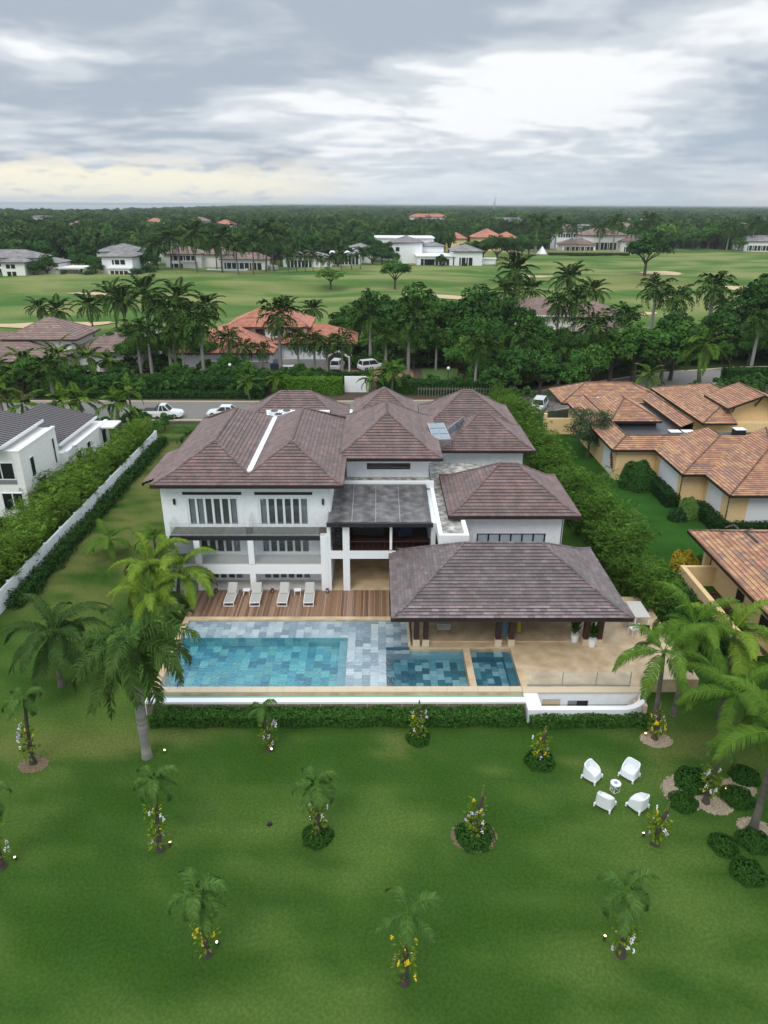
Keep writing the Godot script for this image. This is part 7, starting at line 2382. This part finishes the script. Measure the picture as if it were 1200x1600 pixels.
	row("dark", "garden tree among the villas of the far fairway edge", "trees among the far villas", [[-121.0, -266.0, 0.95], [-118.0, -268.0, 1.0], [-134.0, -262.0, 0.5], [-103.0, -267.0, 0.7], [-87.0, -270.5, 0.6], [-111.0, -265.0, 0.5], [-124.0, -284.0, 1.5], [-112.0, -284.0, 1.3], [-106.0, -282.0, 1.2], [-101.5, -270.0, 0.8], [-86.0, -284.0, 1.3], [-84.0, -275.0, 0.9], [-104.0, -312.0, 1.6], [-92.0, -312.0, 1.5], [-70.0, -322.0, 1.7], [-40.0, -312.0, 1.7], [-44.0, -322.0, 1.8], [-16.0, -306.0, 1.0], [-2.0, -318.0, 1.5], [2.0, -328.0, 1.6], [6.0, -322.0, 1.2], [-4.0, -345.0, 1.7], [27.0, -316.0, 0.8], [37.0, -318.0, 0.5], [55.0, -345.0, 1.8], [62.0, -352.0, 1.7], [50.0, -356.0, 1.8], [-52.0, -330.0, 1.9], [-30.0, -336.0, 1.8], [-60.0, -340.0, 1.8], [-82.0, -335.0, 1.8], [-118.0, -305.0, 1.7], [-135.0, -300.0, 1.8], [-150.0, -296.0, 1.8]])
	row("green", "tree bordering the right end of the golf course", "trees at the golf course's right end", [[80.0, -398.0, 1.8], [92.0, -430.0, 1.9], [100.0, -440.0, 2.0], [74.0, -385.0, 1.7], [66.0, -372.0, 1.7], [158.0, -444.0, 1.9], [166.0, -436.0, 1.7], [172.0, -448.0, 2.0], [184.0, -440.0, 1.8], [196.0, -446.0, 2.0], [208.0, -434.0, 1.5], [240.0, -438.0, 1.6], [145.0, -412.0, 1.2], [132.0, -446.0, 2.0]])
	row("royal", "royal palm near the clubhouse and the golf course's right end", "royal palms near the clubhouse", [[95.0, -404.0, 1.7, 1.0], [104.0, -405.0, 1.5, 3.0], [121.0, -412.0, 1.6, 2.0], [128.0, -410.0, 1.5, 2.0], [140.0, -410.0, 1.8, 1.5], [148.0, -414.0, 1.9, 1.5], [205.0, -442.0, 1.55, 1.0], [212.0, -446.0, 1.55, 1.0], [218.0, -440.0, 1.55, 1.0], [228.0, -444.0, 1.55, 1.0], [234.0, -448.0, 1.55, 1.0], [86.0, -410.0, 1.7, 1.0]])


# the undergrowth that closes the gardens between street and golf course
func ground_cover() -> void:
	var place := []
	var tint := []
	for q in [[-75.0, -22.0, -111.0, -103.5, 150], [-24.0, -9.0, -114.0, -107.0, 40], [-6.0, 20.0, -150.0, -122.5, 330], [14.0, 34.0, -135.0, -103.0, 420], [34.0, 84.0, -150.0, -124.0, 520], [24.0, 52.0, -124.0, -100.0, 260], [56.0, 84.0, -116.0, -104.0, 90], [-46.0, -34.0, -124.0, -117.0, 40], [-27.0, -12.0, -150.0, -139.5, 90]]:
		for k in q[4]:
			var x := rf(q[0], q[1])
			var z := rf(q[2], q[3])
			var road := -94.6 - (x - 10.0) * 0.4 if x > 10.0 and x < 36.0 else (-105.0 - (x - 36.0) * 0.5 if x < 62.0 and x >= 36.0 else -120.5)
			if x > 10.0 and absf(z - road) < 8.5:
				continue
			if x > 7.0 and x < 14.5 and z > -122.5 and z < -107.5:
				continue
			if x > 37.5 and x < 52.5 and z > -147.0 and z < -134.5:
				continue
			var s := rf(0.8, 1.7)
			place.append(Transform3D(Basis(Vector3.UP, rf(0, TAU)) * Basis.from_scale(Vector3(s, s * rf(0.7, 1.2), s)), Vector3(x, 0.75 * s, z)))
			var t := rf(0.55, 1.3)
			tint.append(Color(t, t * rf(0.92, 1.05), t))
	var m := MultiMesh.new()
	m.transform_format = MultiMesh.TRANSFORM_3D
	m.use_colors = true
	m.mesh = plants["shrub"][0][3]
	m.instance_count = place.size()
	for k in place.size():
		m.set_instance_transform(k, place[k])
		m.set_instance_color(k, tint[k])
	var o := MultiMeshInstance3D.new()
	o.name = "ground_cover"
	o.multimesh = m
	o.material_override = M.leaf
	add_child(o)
	tag(o, "low dark undergrowth filling the gardens beyond the street", "undergrowth", "", "stuff")


func build_woodland() -> void:
	# woods that read as one mass: low trees in the thousands, thinner and wider with distance
	var shapes: Array[Mesh] = []
	for k in 4:
		var b := MB.new()
		for q in 15:
			var d := Vector3(rng.randfn(), absf(rng.randfn()), rng.randfn()).normalized()
			var f := rf(0.7, 1.3)
			leafball(b, Vector3(d.x * 3.6, 6.6 + d.y * 3.2, d.z * 3.6), Vector3(1.7, 1.3, 1.7), 26, 1.15, 0.4, Color(f, f, f), 0.25)
		b.col = Color(0.5, 0.5, 0.5)
		b.tube(PackedVector3Array([Vector3(0, 0, 0), Vector3(0, 4.5, 0), Vector3(0, 7.5, 0), Vector3(0, 8.8, 0)]), PackedFloat32Array([0.4, 1.0, 2.4, 0.5]), 7)
		shapes.append(b.mesh())
	var pm := low_palm("royal", 11.0, 12, 4.2, [Color(0.9, 0.9, 0.9), Color(1.2, 1.2, 1.1)], deg_to_rad(100))
	var pb := MB.new()
	pb.col = Color(2.2, 2.2, 2.0)
	pb.tube(PackedVector3Array([Vector3.ZERO, Vector3(0, 11, 0)]), PackedFloat32Array([0.4, 0.25]), 5)
	var arr: Array = (pm[1] as ArrayMesh).surface_get_arrays(0)
	var k0 := pb.v.size()
	for q in (arr[Mesh.ARRAY_VERTEX] as PackedVector3Array):
		pb.v.append(q + Vector3(0, 11, 0))
	pb.n.append_array(arr[Mesh.ARRAY_NORMAL])
	pb.c.append_array(arr[Mesh.ARRAY_COLOR])
	for q in (arr[Mesh.ARRAY_INDEX] as PackedInt32Array):
		pb.i.append(k0 + q)
	shapes.append(pb.mesh())
	var place: Array = [[], [], [], [], []]
	var tint: Array = [[], [], [], [], []]
	var clear := [[-205, -520, 11], [-112, -560, 12], [-175, -600, 12], [-150, -640, 14], [-70, -470, 12], [55, -830, 24], [150, -560, 18], [175, -540, 14], [130, -760, 20], [118, -470, 13], [290, -620, 20], [250, -740, 18], [360, -640, 18], [-330, -760, 18], [43, -414, 9], [60, -416, 12], [70, -414, 9]]
	var nn := FastNoiseLite.new()
	nn.seed = 8
	nn.frequency = 0.012
	var z := -320.0
	while z > -9000.0:
		var far := -z
		var step := 7.6 if far < 700.0 else (11.5 if far < 1500.0 else (19.0 if far < 3000.0 else 44.0))
		var half := far * 0.64 + 40.0
		var x := -half
		while x < half:
			var px := x + rf(-0.45, 0.45) * step
			var pz := z + rf(-0.45, 0.45) * step
			x += step
			# edge of the golf course and its villas
			var edge := -336.0
			if px < -95.0:
				edge = -330.0
			elif px > 78.0:
				edge = -448.0 - smoothstep(150.0, 260.0, px) * 10.0
			elif px > 46.0:
				edge = lerpf(-352.0, -440.0, (px - 46.0) / 32.0)
			elif px > -6.0:
				edge = -378.0
			elif px > -24.0:
				edge = -350.0
			if px < -112.0 and pz > -330.0 and pz < -296.0 and px < -150.0:
				edge = -290.0
			if pz > edge:
				continue
			if px < -560.0 - (-pz - 1500.0) * 0.054 and pz < -1480.0:
				continue
			var free := true
			if far < 900.0:
				for q in clear:
					if absf(px - q[0]) < q[2] + 3.0 and pz - q[1] < 34.0 and pz - q[1] > -16.0:
						free = false
			if not free:
				continue
			var v := nn.get_noise_2d(px, pz)
			var s := rf(0.62, 1.0 + 0.6 * rng.randf()) * (1.0 + 0.3 * v) * (step / 7.6 if far < 1500.0 else step / 9.5) 
			var hs := rf(0.72, 1.35) * (1.05 + 0.45 * v)
			if far > 700.0:
				hs *= 1.0 + 0.1 * smoothstep(700.0, 3000.0, far)
			var kind := rng.randi() % 4
			var t := rf(0.7, 1.35)
			var c := Color(0.036, 0.085, 0.022).lerp(Color(0.085, 0.15, 0.035), rng.randf() * rng.randf() + maxf(0.0, v) * 0.6)
			if rng.randf() < 0.13 and far < 900.0:
				kind = 4
				s = rf(0.95, 1.25)
				hs = rf(0.9, 1.25)
				c = Color(0.042, 0.085, 0.022)
			place[kind].append(Transform3D(Basis(Vector3.UP, rf(0, TAU)) * Basis.from_scale(Vector3(s, hs, s)), Vector3(px, -0.1, pz)))
			tint[kind].append(Color(c.r * t, c.g * t, c.b * t))
		z -= step
	for k in 5:
		var m := MultiMesh.new()
		m.transform_format = MultiMesh.TRANSFORM_3D
		m.use_colors = true
		m.mesh = shapes[k]
		m.instance_count = place[k].size()
		for q in place[k].size():
			m.set_instance_transform(q, place[k][q])
			m.set_instance_color(q, tint[k][q])
		var o := MultiMeshInstance3D.new()
		o.name = numbered("far_woodland" if k < 4 else "far_palms")
		o.multimesh = m
		o.material_override = M.leaf
		add_child(o)
		tag(o, ["dark green far woodland reaching to the horizon", "dark green far woodland reaching to the horizon", "dark green far woodland reaching to the horizon", "dark green far woodland reaching to the horizon", "palms standing out of the far woodland"][k], "woodland" if k < 4 else "palms", "far woodland", "stuff")
